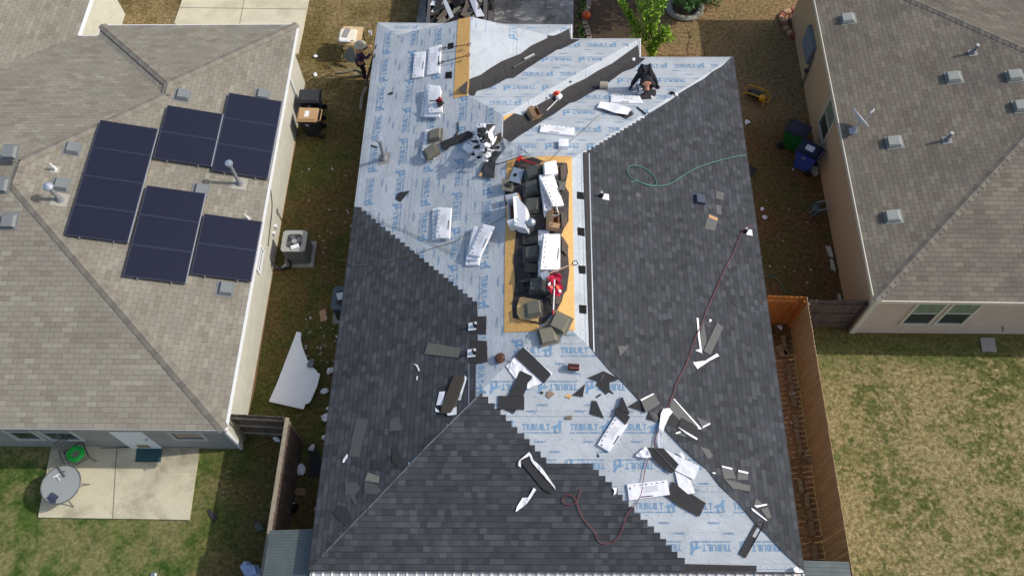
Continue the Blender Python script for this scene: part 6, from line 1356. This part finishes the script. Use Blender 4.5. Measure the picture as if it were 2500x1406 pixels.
for s in (1, -1): J = [(Q(-.04, s * .12, .05), .052), (Q(.1, s * .125, .045), .05), (Q(.19, s * .13, .035), .038)]; skin('shoe', J, [(0, 1), (1, 2)], mat('grey_shoe', srgb(120, 116, 116), .7), e)
hc_ = Q(.14, 0, 1.7); g = G(); g.lathe([(.22, -.03), (.2, -.005), (.115, .02), (.11, .09), (.07, .125), (0, .13)], 0, 22, Matrix.Translation(hc_) @ Matrix.Rotation(.12, 4, 'Y')); g.lathe([(.22, -.034), (.11, .01), (0, .01)], 0, 22, Matrix.Translation(hc_)); g.out('hat', mat('beige_hat', srgb(190, 184, 160), .9, .12, 20), e, smooth=True)
for s in (1, -1): g = G(); g.lathe([(0, -.012), (.012, 0), (0, .012)], 0, 8, Matrix.Translation(Q(.225, s * .032, 1.655))); g.out('eye', M_ink, e)
g = G(); g.lathe([(0, -.02), (.018, -.01), (.012, .015), (0, .03)], 0, 8, Matrix.Translation(Q(.235, 0, 1.63))); g.out('nose', M_skin, e)
g = G(); g.lathe([(0, 0), (.055, 0), (.06, .13), (.055, .13), (.05, .02), (0, .02)], 0, 16, Matrix.Translation(gz(905, 84, 1.5))); tag(g.out('white_cup', M_white), 'white round cup held up beside the beige sun hat', 'cup')
# ladder at the eave
a_ = gz(893, 205, 0); e = empty('ladder', a_); tag(e, 'narrow ladder leaning on the blue left eave behind the person', 'ladder'); b_ = onz(917, 122, ZE + .25)
s_ = V((0, 1, 0))
for k_ in (-.2, .2): g = G(); g.tube([a_ + s_ * k_, b_ + s_ * k_], .025, 0, 6); g.out('rail', M_toold, e)
for i in range(1, 10): t = i / 10; c_ = a_.lerp(b_, t); g = G(); g.tube([c_ - s_ * .2, c_ + s_ * .2], .014, 0, 6); g.out('rung', M_toold, e)
# worker bending on the north slope
PA = PL['A']; n = PA[1]; fl_, fr_ = onpl(1541, 215, *PA), onpl(1603, 212, *PA); mid = (fl_ + fr_) / 2
e = empty('person', mid); tag(e, 'worker in black bending over with legs apart on the blue upper slope', 'person')
hz = 1.0
hip = onpl(1576, 172, mid + V((0, 0, .8)), V((0, 0, 1))); back = onpl(1571, 163, mid + V((0, 0, .95)), V((0, 0, 1)))
# hips nearest the camera top; torso folds down towards the hands
lat = (fr_ - fl_).normalized(); toward = V((0, -1, 0))
hip = onpl(1577, 174, mid + V((0, 0, .82)), V((0, 0, 1))); sh = hip + V((.04, -.24, -.26)); hd = sh + V((.03, -.09, -.2)); hn1, hn2 = onpl(1590, 216, mid + V((0, 0, .04)), n), onpl(1574, 214, mid + V((0, 0, .04)), n)
M_blk = mat('black_clothes', srgb(32, 32, 38), .85, .2, 8); M_blk2 = mat('charcoal_shirt', srgb(48, 47, 50), .85, .2, 8)
kl, kr = (hip - lat * .1).lerp(fl_, .5) + V((0, .04, .06)), (hip + lat * .1).lerp(fr_, .5) + V((0, .04, .06))
def build(JJ, k_, arms=True, legs=True, head=True):
    J = [(hip + V((0, -.02, -.04)), (.1, .1))]; E = []; tor = chain(J, E, [(sh, (.11, .09))], 0)
    if legs:
        for f_, kk, s in ((fl_, kl, -1), (fr_, kr, 1)): chain(J, E, [(hip + lat * s * .12, .1 * k_), (kk, .07 * k_), (f_ + V((0, .0, .1)), .045 * k_)], 0)
    return J, E, tor
J, E, tor = build(None, .72); chain(J, E, [(sh.lerp(hd, .45), .055), (hd, (.085, .09)), (hd + (hd - sh).normalized() * .1, (.06, .07))], tor)
for s, h_ in ((1, hn1), (-1, hn2)):
    wv = h_ + V((0, 0, .06)); a = chain(J, E, [(sh + lat * s * .17, .055), ((sh + lat * s * .2).lerp(wv, .5) + lat * s * .06, .045), (wv, .032)], tor); hand(J, E, a, wv, (h_ - sh).normalized(), lat * s, V((0, -.5, .8)).normalized())
skin('body', J, E, M_skin, e)
J = [(hip + V((0, 0, .02)), (.17, .15))]; E = []; t_2 = chain(J, E, [(sh, (.165, .13))], 0)
for s, h_ in ((1, hn1), (-1, hn2)): wv = h_ + V((0, 0, .07)); chain(J, E, [(sh + lat * s * .17, .072), ((sh + lat * s * .2).lerp(wv, .5) + lat * s * .06, .06), (wv, .045)], t_2)
skin('shirt', J, E, M_blk2, e)
J = [(hip + V((0, .02, -.04)), (.175, .165))]; E = []
for f_, kk, s in ((fl_, kl, -1), (fr_, kr, 1)): chain(J, E, [(hip + lat * s * .11, .12), (kk, .088), (f_ + V((0, 0, .12)), .066)], 0)
skin('trousers', J, E, M_blk, e)
for f_, s in ((fl_, -1), (fr_, 1)):
    d_ = (V((s * .35, -1, 0))).normalized(); d_ = (d_ - n * d_.dot(n)).normalized(); q_ = f_ + n * .05; skin('shoe', [(q_ - d_ * .08, .052), (q_ + d_ * .08, .05), (q_ + d_ * .19, .04)], [(0, 1), (1, 2)], mat('dark_shoe', srgb(44, 44, 54), .6), e)
skin('hair', [(hd + V((0, .02, .03)), (.1, .105)), (hd + (hd - sh).normalized() * .12 + V((0, 0, .02)), (.08, .085))], [(0, 1)], M_ink, e)
# opened bundle he works on
sA = lambda pts: ZX(pts, 10.817, 1500, 130)
sheet('wrapper_paper', sA([(610, 800), (720, 690), (810, 660), (830, 800), (700, 860), (760, 960), (800, 1010), (700, 1090), (600, 1080), (660, 1000), (640, 860)]), M_wrap, 'torn white wrapper under the bending worker', 'wrapper', .03, .006, .03, 4, key='A')
sheet('shingle_strip', sA([(640, 810), (820, 780), (1000, 740), (1000, 900), (900, 960), (800, 1000), (760, 900), (700, 850)]), M_shpc, 'dark shingles lifted between the feet of the bending worker', off=.08, th=.02, key='A')
sheet('shingle_strip', sA([(680, 1060), (830, 1000), (980, 950), (1105, 975), (1100, 1090), (980, 1120), (980, 1170), (690, 1195)]), M_shpc, 'dark shingles spread below the bending worker', off=.04, th=.015, key='A')
sheet('wrapper_scrap', sA([(970, 1120), (1000, 1130), (1030, 1170), (1000, 1190), (975, 1170)]), M_wrap, 'small white scrap at the lower corner of the spread shingles', 'paper scrap', .03, .006, .02, 4, key='A')
sheet('tool_bar', ZX([(1268, 1085), (1275, 1085), (1365, 1155), (1355, 1158)], 4.1667, 1250, 0), M_toold, 'thin dark bar at the edge of the right charcoal shingles', 'bar', .03, .015, key='A')

# ------------------------------------------------------------------ dump trailer with tear-off
M_trl = mat('trailer_paint', srgb(92, 88, 86), .5, .12, 10); p0, p1 = gz(1050, 30, 1.3), gz(1182, 30, 1.3); x0, x1 = p0.x, p1.x; y0 = 22.25
e = empty('dump_trailer', ((x0 + x1) / 2, 25., 0)); tag(e, 'dump trailer filled with torn black roofing on the driveway', 'trailer')
g = G(); g.box((x0, y0, .5), (x1, 27.5, .6)); g.out('bed', M_trl, e)
for a, b in (((x0 - .06, y0, .5), (x0, 27.5, 1.35)), ((x1, y0, .5), (x1 + .06, 27.5, 1.35)), ((x0, y0 - .06, .5), (x1, y0, 1.3))): g = G(); g.box(a, b); g.out('side_wall', M_trl, e)
for s_x in (x0 - .03, x1 + .03):
    g = G(); g.box((s_x - .06, y0, 1.352), (s_x + .06, 27.5, 1.42)); g.out('top_rail', M_trl, e)
for xx in (x0 - .2, x1 + .2):
    for yy in (24.4, 25.4):
        g = G(); g.lathe([(.1, -.1), (.33, -.1), (.36, -.05), (.36, .05), (.33, .1), (.1, .1)], 0, 18, Matrix.Translation((xx, yy, .36)) @ Matrix.Rotation(math.pi / 2, 4, 'Y')); g.out('wheel', M_rub, e)
vs, fs = [], []; nx, ny = 26, 40
for j in range(ny + 1):
    for i in range(nx + 1):
        x = x0 + .02 + (x1 - x0 - .04) * i / nx; y = y0 + .02 + 4.4 * j / ny; z = 1.15 + .35 * mnoise.noise(V((x * 1.2, y * 1.2, 3))) + .14 * mnoise.noise(V((x * 4, y * 4, 1))); vs.append((x, y, z))
fs = [(j * (nx + 1) + i, j * (nx + 1) + i + 1, (j + 1) * (nx + 1) + i + 1, (j + 1) * (nx + 1) + i) for j in range(ny) for i in range(nx)]
tag(mesh('roofing_debris', vs, fs, mat('torn_roofing', srgb(64, 62, 64), .8, .5, 5, bump=.02)), 'heap of torn black roofing in the dump trailer', 'debris')
for i in range(40):
    x, y = x0 + .2 + R() * (x1 - x0 - .4), y0 + .25 + R() * 1.7; a = R() * 6; L, W = .3 + R() * .7, .1 + R() * .25
    M = Matrix.Translation((x, y, 1.34 + R() * .25)) @ Matrix.Rotation(a, 4, 'Z') @ Matrix.Rotation((R() - .5) * .9, 4, 'X') @ Matrix.Rotation((R() - .5) * .5, 4, 'Y'); g = G(); g.box((-L / 2, -W / 2, 0), (L / 2, W / 2, .012), 0, M)
    tag(g.out('torn_roofing_piece', [M_asph, M_shpc, M_black, M_hood][i % 4] if i % 9 else M_white), 'torn roofing piece sticking out of the debris in the dump trailer', 'roofing piece', 'loose pieces in the trailer')
q = [gz(1143, -8, 1.7), gz(1160, -4, 1.7), gz(1183, 40, 1.45), gz(1163, 42, 1.55)]
sheet_v = [q[0], q[1], q[2], q[3]] + [v - V((0, 0, .02)) for v in q]
tag(mesh('silver_tarp', sheet_v, fixup(sheet_v, [(0, 1, 2, 3)]) + [(4, 7, 6, 5), (0, 1, 5, 4), (1, 2, 6, 5), (2, 3, 7, 6), (3, 0, 4, 7)], mat('silver_cloth', srgb(176, 178, 190), .4, .15)), 'silver grey tarp folded over the right side of the trailer', 'tarp')
q = gz(1197, 42, .5); g = G(); g.box((q.x - .1, q.y - .3, 0), (q.x + .12, q.y + .3, .55), 0, None, .02); tag(g.out('tool_box', M_trl), 'dark box on the driveway beside the trailer', 'box')

# ------------------------------------------------------------------ plants
def leafmat(name, a, b):
    k = NB(name); oi = k.n('NewGeometry'); n = k.noise(oi.outputs['Position'], 6, 3); k.col(k.ramp(n, [(.35, srgb(*a)), (.65, srgb(*b))])); k.b.inputs['Roughness'].default_value = .6
    k.b.inputs['Specular IOR Level'].default_value = .3; return k.m
def leaves(g, c, rad, n, ls, seed=0):
    for _ in range(n):
        d = V((random.gauss(0, 1), random.gauss(0, 1), random.gauss(0, 1))); d.normalize(); d = V((d.x * rad[0], d.y * rad[1], d.z * rad[2])) * (R() ** .45)
        p = c + d; a = V((R() - .5, R() - .5, R() - .2)).normalized(); b = a.cross(V((R() - .5, R() - .5, R() - .5))).normalized(); L = ls * (.7 + R() * .7); W = L * .42
        g.add([p - a * L * .5, p + b * W * .5, p + a * L * .5, p - b * W * .5], [(0, 1, 2, 3)])
# young bright green tree: several upright limbs
base = gz(1592, 150, 0); e = empty('young_tree', base); tag(e, 'bright lime green young tree beyond the stepped eave', 'tree')
M_bark = mat('bark', srgb(110, 92, 72), .9, .2, 20)
def pt(u, v, z): return gz(u, v, z)
limbs = [[base, pt(1592, 128, .35), pt(1592, 95, 1.0), pt(1585, 50, 1.7), pt(1588, 0, 2.5), pt(1600, -40, 3.1)], [pt(1592, 100, .9), pt(1568, 78, 1.2), pt(1545, 55, 1.5), pt(1532, 30, 1.8), pt(1516, 0, 2.2)], [pt(1592, 105, .8), pt(1612, 88, 1.1), pt(1630, 78, 1.3)], [pt(1590, 80, 1.2), pt(1600, 50, 1.7), pt(1612, 10, 2.3), pt(1612, -25, 2.8)], [pt(1588, 70, 1.3), pt(1573, 40, 1.9), pt(1570, 0, 2.4)]]
g = G()
for i, L in enumerate(limbs): g.tube(smoothpath(L, 3), [.05 * (1 - .75 * t / (len(smoothpath(L, 3)) - 1)) * (1 if i == 0 else .6) for t in range(len(smoothpath(L, 3)))], 0, 6)
g.out('trunk', M_bark, e)
g = G()
for i, L in enumerate(limbs):
    P = smoothpath(L, 5); k0 = int(len(P) * (.15 if i == 0 else .15))
    for j in range(k0, len(P)):
        t = j / len(P); w_ = (.16 + .18 * t) if i in (0, 3, 4) else .17
        leaves(g, P[j] + V((R() - .5, R() - .5, 0)) * .1, (w_, w_, .16), 34 if i else 30, .12)
for (u, v, z) in ((1560, 92, 1.0), (1575, 100, .9), (1585, 115, .6), (1600, 108, .7), (1618, 100, .9), (1622, 72, 1.3), (1634, 92, 1.0), (1550, 80, 1.2), (1592, 125, .5)): leaves(g, pt(u, v, z), (.22, .2, .18), 80, .12)
g.out('crown', leafmat('lime_leaves', (96, 140, 30), (160, 196, 66)), e)
# bush in a stone ring
c0 = gz(1676, 4, 0); e = empty('round_bush', c0); tag(e, 'green bushy shrub inside the pale stone ring', 'bush'); g = G()
for k_ in range(7): t = k_ * .9; g.tube([c0 + V((0, 0, 0)), c0 + V((.3 * math.cos(t), .3 * math.sin(t), .6)), c0 + V((.6 * math.cos(t), .6 * math.sin(t), 1.1))], [.03, .02, .008], 0, 5)
g.out('stems', M_bark, e); g = G()
for _ in range(60): leaves(g, gz(1640 + R() * 110, -45 + R() * 62, .45 + R() * .7), (.24, .24, .18), 50, .12)
g.out('crown', leafmat('shrub_leaves', (52, 84, 36), (110, 150, 84)), e)
M_st = mat('pale_stone', srgb(178, 174, 160), .9, .12, 12, bump=.006); cpx = [(1634, 14), (1634, 24), (1642, 34), (1653, 40), (1667, 44), (1682, 45), (1696, 42), (1707, 33), (1711, 22), (1711, 10), (1640, 2), (1705, -2)]
for i, (u, v) in enumerate(cpx):
    q = gz(u, v, .1); d_ = q - V((gz(1672, 8, .1))); g = G(); g.box((-.1, -.17, 0), (.1, .17, .16), 0, None, .04); o = g.out('ring_stone', M_st, local=True); o.location = (q.x, q.y, 0); o.rotation_euler = (0, 0, math.atan2(d_.y, d_.x))
    tag(o, 'pale stone block in the ring around the green shrub', 'stone', 'stones of the shrub ring')
tag(slab('soil_bed', [(1638, 20), (1652, 36), (1682, 41), (1705, 30), (1708, 5), (1700, -20), (1640, -15)], .05, mat('dark_soil', srgb(70, 62, 50), .95)), kind='structure')
M_rs = mat('red_tan_stone', srgb(196, 160, 130), .9, .2, 10, bump=.006)
for i, (u, v) in enumerate([(1936, 25), (1926, 27), (1918, 30), (1909, 37), (1907, 44), (1912, 52), (1916, 62), (1919, 70), (1928, 80), (1936, 88), (1944, 24)]):
    q = gz(u, v, .08); g = G(); g.box((-.1, -.09 - R() * .04, 0), (.1, .1, .13 + R() * .04), 0, None, .035); o = g.out('bed_stone', M_rs if i % 3 else mat('red_brick', srgb(164, 92, 78), .9, .15), local=True); o.location = (q.x, q.y, 0); o.rotation_euler = (0, 0, R() * 3)
    tag(o, 'tan or reddish stone edging the mulch bed of the right house', 'stone', 'stones edging the mulch bed')
M_ps = mat('path_stone', srgb(140, 126, 112), .9, .15, 12, bump=.006)
ps = [(1434, -5), (1437, 8), (1436, 18), (1431, 28), (1427, 48), (1428, 58), (1431, 67), (1434, 76), (1437, 85), (1438, 94)]
for i, (u, v) in enumerate(ps):
    q = gz(u, v, .05); g = G(); g.box((-.1, -.14, 0), (.1, .14, .09), 0, None, .02); o = g.out('edging_stone', M_ps, local=True); o.location = (q.x, q.y, 0); o.rotation_euler = (0, 0, (R() - .5) * .3)
    tag(o, 'greyish brown edging stone in the curved line past the pumpkin', 'stone', 'stones in the curved garden edge')
q = gz(1431, 38, .15); e = empty('pumpkin', (q.x, q.y, 0)); tag(e, 'orange pumpkin on the curved stone edging', 'pumpkin'); vs = []
ns_, nr_ = 40, 12
for j in range(nr_ + 1):
    ph = math.pi * j / nr_
    for i in range(ns_): t = 2 * math.pi * i / ns_; r_ = .17 * math.sin(ph) * (1 + .07 * abs(math.cos(t * 5))) + .0; vs.append((q.x + r_ * math.cos(t), q.y + r_ * math.sin(t), .15 - .14 * math.cos(math.pi - ph) * -1 * -1))
fs = [(j * ns_ + i, j * ns_ + (i + 1) % ns_, (j + 1) * ns_ + (i + 1) % ns_, (j + 1) * ns_ + i) for j in range(nr_) for i in range(ns_)]
o = mesh('flesh', vs, fs, mat('pumpkin_orange', srgb(206, 84, 34), .5, .1), e, smooth=True); g = G(); g.tube([(q.x, q.y, .27), (q.x + .01, q.y, .33), (q.x + .03, q.y, .36)], .015, 0, 6); g.out('stem', M_bark, e)
def weeds(name, pts, m, lb, n=14, sp=.1, ls=.1, h=.15):
    g = G()
    for u, v in pts: leaves(g, gz(u, v, h * .5), (sp, sp, h * .5), n, ls)
    return tag(g.out(name, m), lb, 'weeds', kind='stuff')
M_weed = leafmat('weed_leaves', (60, 92, 44), (104, 134, 72))
weeds('ground_cover', [(1410 + R() * 18, R() * 92) for _ in range(26)], M_weed, 'low leafy weeds in the dark bed beside the driveway')
def twig(pts, lb):
    g = G(); P = [gz(*q) for q in pts]; g.tube(P, .012, 0, 5)
    for q in P[1:]: leaves(g, q, (.12, .12, .1), 8, .07); g.tube([q, q + V((.12, .05, .15))], .006, 0, 4)
    tag(g.out('bare_shrub', mat('dry_stems', srgb(84, 68, 44), .9)), lb, 'shrub')
twig([(1680, 138, 0), (1678, 115, .4), (1684, 92, .8), (1680, 80, 1.)], 'thin dry shrub, left one of two beyond the upper right eave'); twig([(1720, 138, 0), (1722, 110, .4), (1735, 95, .8), (1728, 80, 1.)], 'thin dry shrub, right one of two beyond the upper right eave')
e = empty('shade_tree', (7.6, 26.6, 0)); tag(e, 'broad shade tree standing beyond the top edge of the photo', 'tree')
g = G(); g.tube(smoothpath([(7.6, 26.8, 0), (7.5, 26.7, 1.6), (7.2, 26.5, 3.2), (6.8, 26.3, 5.)]), [.2] * 6 + [.16] * 6 + [.1] * 6 + [.05], 0, 9)
for k_ in range(9): t = k_ * .7; g.tube([(7.4, 26.6, 2.2 + .25 * k_), (7.2 + 1.6 * math.cos(t), 26.5 + .9 * math.sin(t), 3.4 + .25 * k_), (7. + 3. * math.cos(t), 26.4 + 1.7 * math.sin(t), 4.2 + .2 * k_)], [.07, .04, .015], 0, 6)
g.out('trunk', M_bark, e); g = G()
for _ in range(230):
    t = R() * 6.3; r_ = R() ** .5; leaves(g, V((6.6 + 4.4 * r_ * math.cos(t), 26.0 + 2.0 * r_ * math.sin(t), 4.4 + (R() - .5) * 2.4)), (.42, .42, .3), 46, .2)
g.out('crown', leafmat('tree_leaves', (56, 84, 40), (96, 128, 64)), e)
# ------------------------------------------------------------------ debris in the left gap
M_foam = mat('foam_board', srgb(250, 252, 254), .6, .03, 5)
def flatg(name, pxs, z, th, m, lb, cat, group=None):
    P = [gz(u, v, z) for u, v in pxs]; g = G(); g.prism([(p.x, p.y) for p in P], z - th, z); return tag(g.out(name, m), lb, cat, group)
zz = lambda pts: ZX(pts, 3.125, 600, 640)
flatg('foam_board', zz([(388, 530), (422, 535), (418, 580), (430, 640), (460, 720), (480, 765), (510, 800), (530, 815), (552, 845), (567, 850), (545, 940), (500, 1045), (485, 1070), (455, 1080), (440, 1120), (350, 1100), (176, 1060), (235, 930), (300, 760)]), .16, .05, M_foam, 'large torn pale blue white foam board on the shaded grass', 'foam board')
for i in range(22):
    pass
flatg('cardboard_piece', zz([(560, 372), (608, 353), (622, 440), (572, 455)]), .03, .02, M_card, 'small tan cardboard piece on the shaded grass', 'cardboard')
flatg('wood_board', ZX([(525, 205), (620, 170), (725, 180), (710, 282), (520, 262)], 5.717, 620, 1160), .05, .04, mat('brown_board', srgb(146, 116, 84), .9, .15), 'brown wood board lying by the dark fence', 'board')
for (u, v, s, lb) in ((760, 893, .17, 'grey white crumpled wrapper on the right edge of the foam board'), (806, 905, .15, 'white crumpled wrapper right of the foam board'), (793, 955, .14, 'white crumpled wrapper below the one by the foam board'), (733, 1148, .24, 'large white crumpled wrapper against the dark fence'), (762, 1093, .14, 'white crumpled wrapper above the large one by the fence'),
                      (797, 1020, .2, 'white wrapper poking out under the charcoal eave'), (802, 997, .1, 'small white wrapper at the charcoal eave, above another'), (792, 1067, .12, 'small white wrapper at the left charcoal eave'), (714, 1235, .16, 'white plastic bag on a black bag near the lean-to'), (774, 1243, .12, 'white scrap at the eave above the lean-to roof'), (676, 1072, .13, 'white bottle like scrap inside the fence corner'),
                      (770, 138, .11, 'white round lid beyond the black bin, left of the path'), (769, 182, .11, 'white round bucket lid on the dry grass near the path')):
    p = gz(u, v, .05); p.z = .16 if 'right edge' in lb else 0.0; scrap(p, V((0, 0, 1)), s, M_wrap if 'grey' not in lb else M_ventg, lb, 'crumpled_wrapper', 'wrapper')
p = gz(718, 1243, 0); scrap(p, V((0, 0, 1)), .2, M_black, 'black rubbish bag under the white plastic bag', 'rubbish_bag', 'bag', flat=.7)
flatg('roofing_scrap', [(506, 1245), (512, 1241), (531, 1262), (524, 1275), (512, 1258)], .04, .02, M_shpc, 'black roofing scrap on the sunny left lawn', 'roofing piece')
p = gz(636, 1286, 0); scrap(p, V((0, 0, 1)), .2, M_hoodd, 'dark round lump on the shaded lawn by the dark fence', 'dark_lump', 'lump')
p = gz(620, 1398, 0); scrap(p, V((0, 0, 1)), .4, mat('blue_white_plastic', srgb(170, 186, 214), .4, .2), 'blue white plastic bag at the bottom edge of the photo', 'plastic_bag', 'bag', flat=.5)
p = gz(377, 1408, 0); scrap(p, V((0, 0, 1)), .16, M_galv, 'grey scrap cut off by the bottom edge on the left lawn', 'grey_scrap', 'scrap')
flatg('roofing_scrap', [(757, 1085), (770, 1088), (790, 1140), (788, 1165), (752, 1160)], .03, .02, M_shpc, 'dark roofing felt on the shaded grass under the left eave', 'roofing piece')
def specks(reg, n, lb, group, seed=3):
    random.seed(seed)
    for _ in range(n):
        t = R(); u = reg[0] + (reg[2] - reg[0]) * R(); v = reg[1] + (reg[3] - reg[1]) * R(); p = gz(u, v, 0); s = .02 + .02 * R(); g = G(); g.lathe([(0, 0), (s, .003), (s * .8, s * .9), (0, s)], 0, 6, Matrix.Translation(p) @ Matrix.Rotation(R() * 3, 4, 'X')); tag(g.out('white_speck', M_wrap), lb, 'paper scrap', group)
specks((745, 770, 830, 900), 34, 'tiny white scrap on the shaded grass between the foam board and the eave', 'white specks right of the foam board')
specks((735, 400, 860, 700), 26, 'tiny white scrap on the shaded grass near the air conditioner', 'white specks above the foam board')
specks((1850, 400, 1990, 700), 16, 'tiny white scrap on the brown grass between the right houses', 'white specks in the right side yard')
specks((1900, 830, 1935, 1340), 14, 'tiny white scrap on the red soil inside the brown cedar fence', 'white specks inside the cedar fence')
for u, v, s, lb in ((1823, 302, .14, 'white wrapper scrap at the right charcoal eave'), (1860, 512, .1, 'upper white scrap right of the white flashed pipe'), (1866, 532, .12, 'lower white scrap right of the white flashed pipe'), (1934, 963, .11, 'white crumpled scrap by the edging blocks'), (1904, 800, .1, 'white scrap in the corner below the orange panel')):
    scrap(gz(u, v, 0), V((0, 0, 1)), s, M_wrap, lb, 'crumpled_wrapper', 'wrapper')
flatg('roofing_scrap', [(1827, 404), (1850, 413), (1832, 436), (1826, 430)], .04, .02, M_shpc, 'dark shingle piece under the right charcoal eave', 'roofing piece')
for pts, lb in (([(1984, 400), (1997, 398), (1998, 425), (1990, 428), (1978, 415)], 'pale green splash stone under the blue bin'), ([(2016, 600), (2028, 602), (2035, 628), (2026, 625)], 'pale concrete shard, upper one at the foot of the tan wall'), ([(2028, 632), (2034, 634), (2041, 662), (2030, 655)], 'pale concrete shard, lower one at the foot of the tan wall'), ([(2046, 715), (2052, 720), (2056, 735), (2048, 738)], 'pale concrete shard by the old purple brown fence')):
    flatg('concrete_shard', pts, .08, .07, mat('pale_green_concrete', srgb(190, 192, 168), .9), lb, 'concrete piece')
strand([gz(1868, 675, .03), gz(1885, 672, .03), gz(1905, 690, .03), gz(1918, 715, .03)], .015, M_gh, 'thin green hose lying on the brown grass by the right eave', 'hose', 'ground_hose')
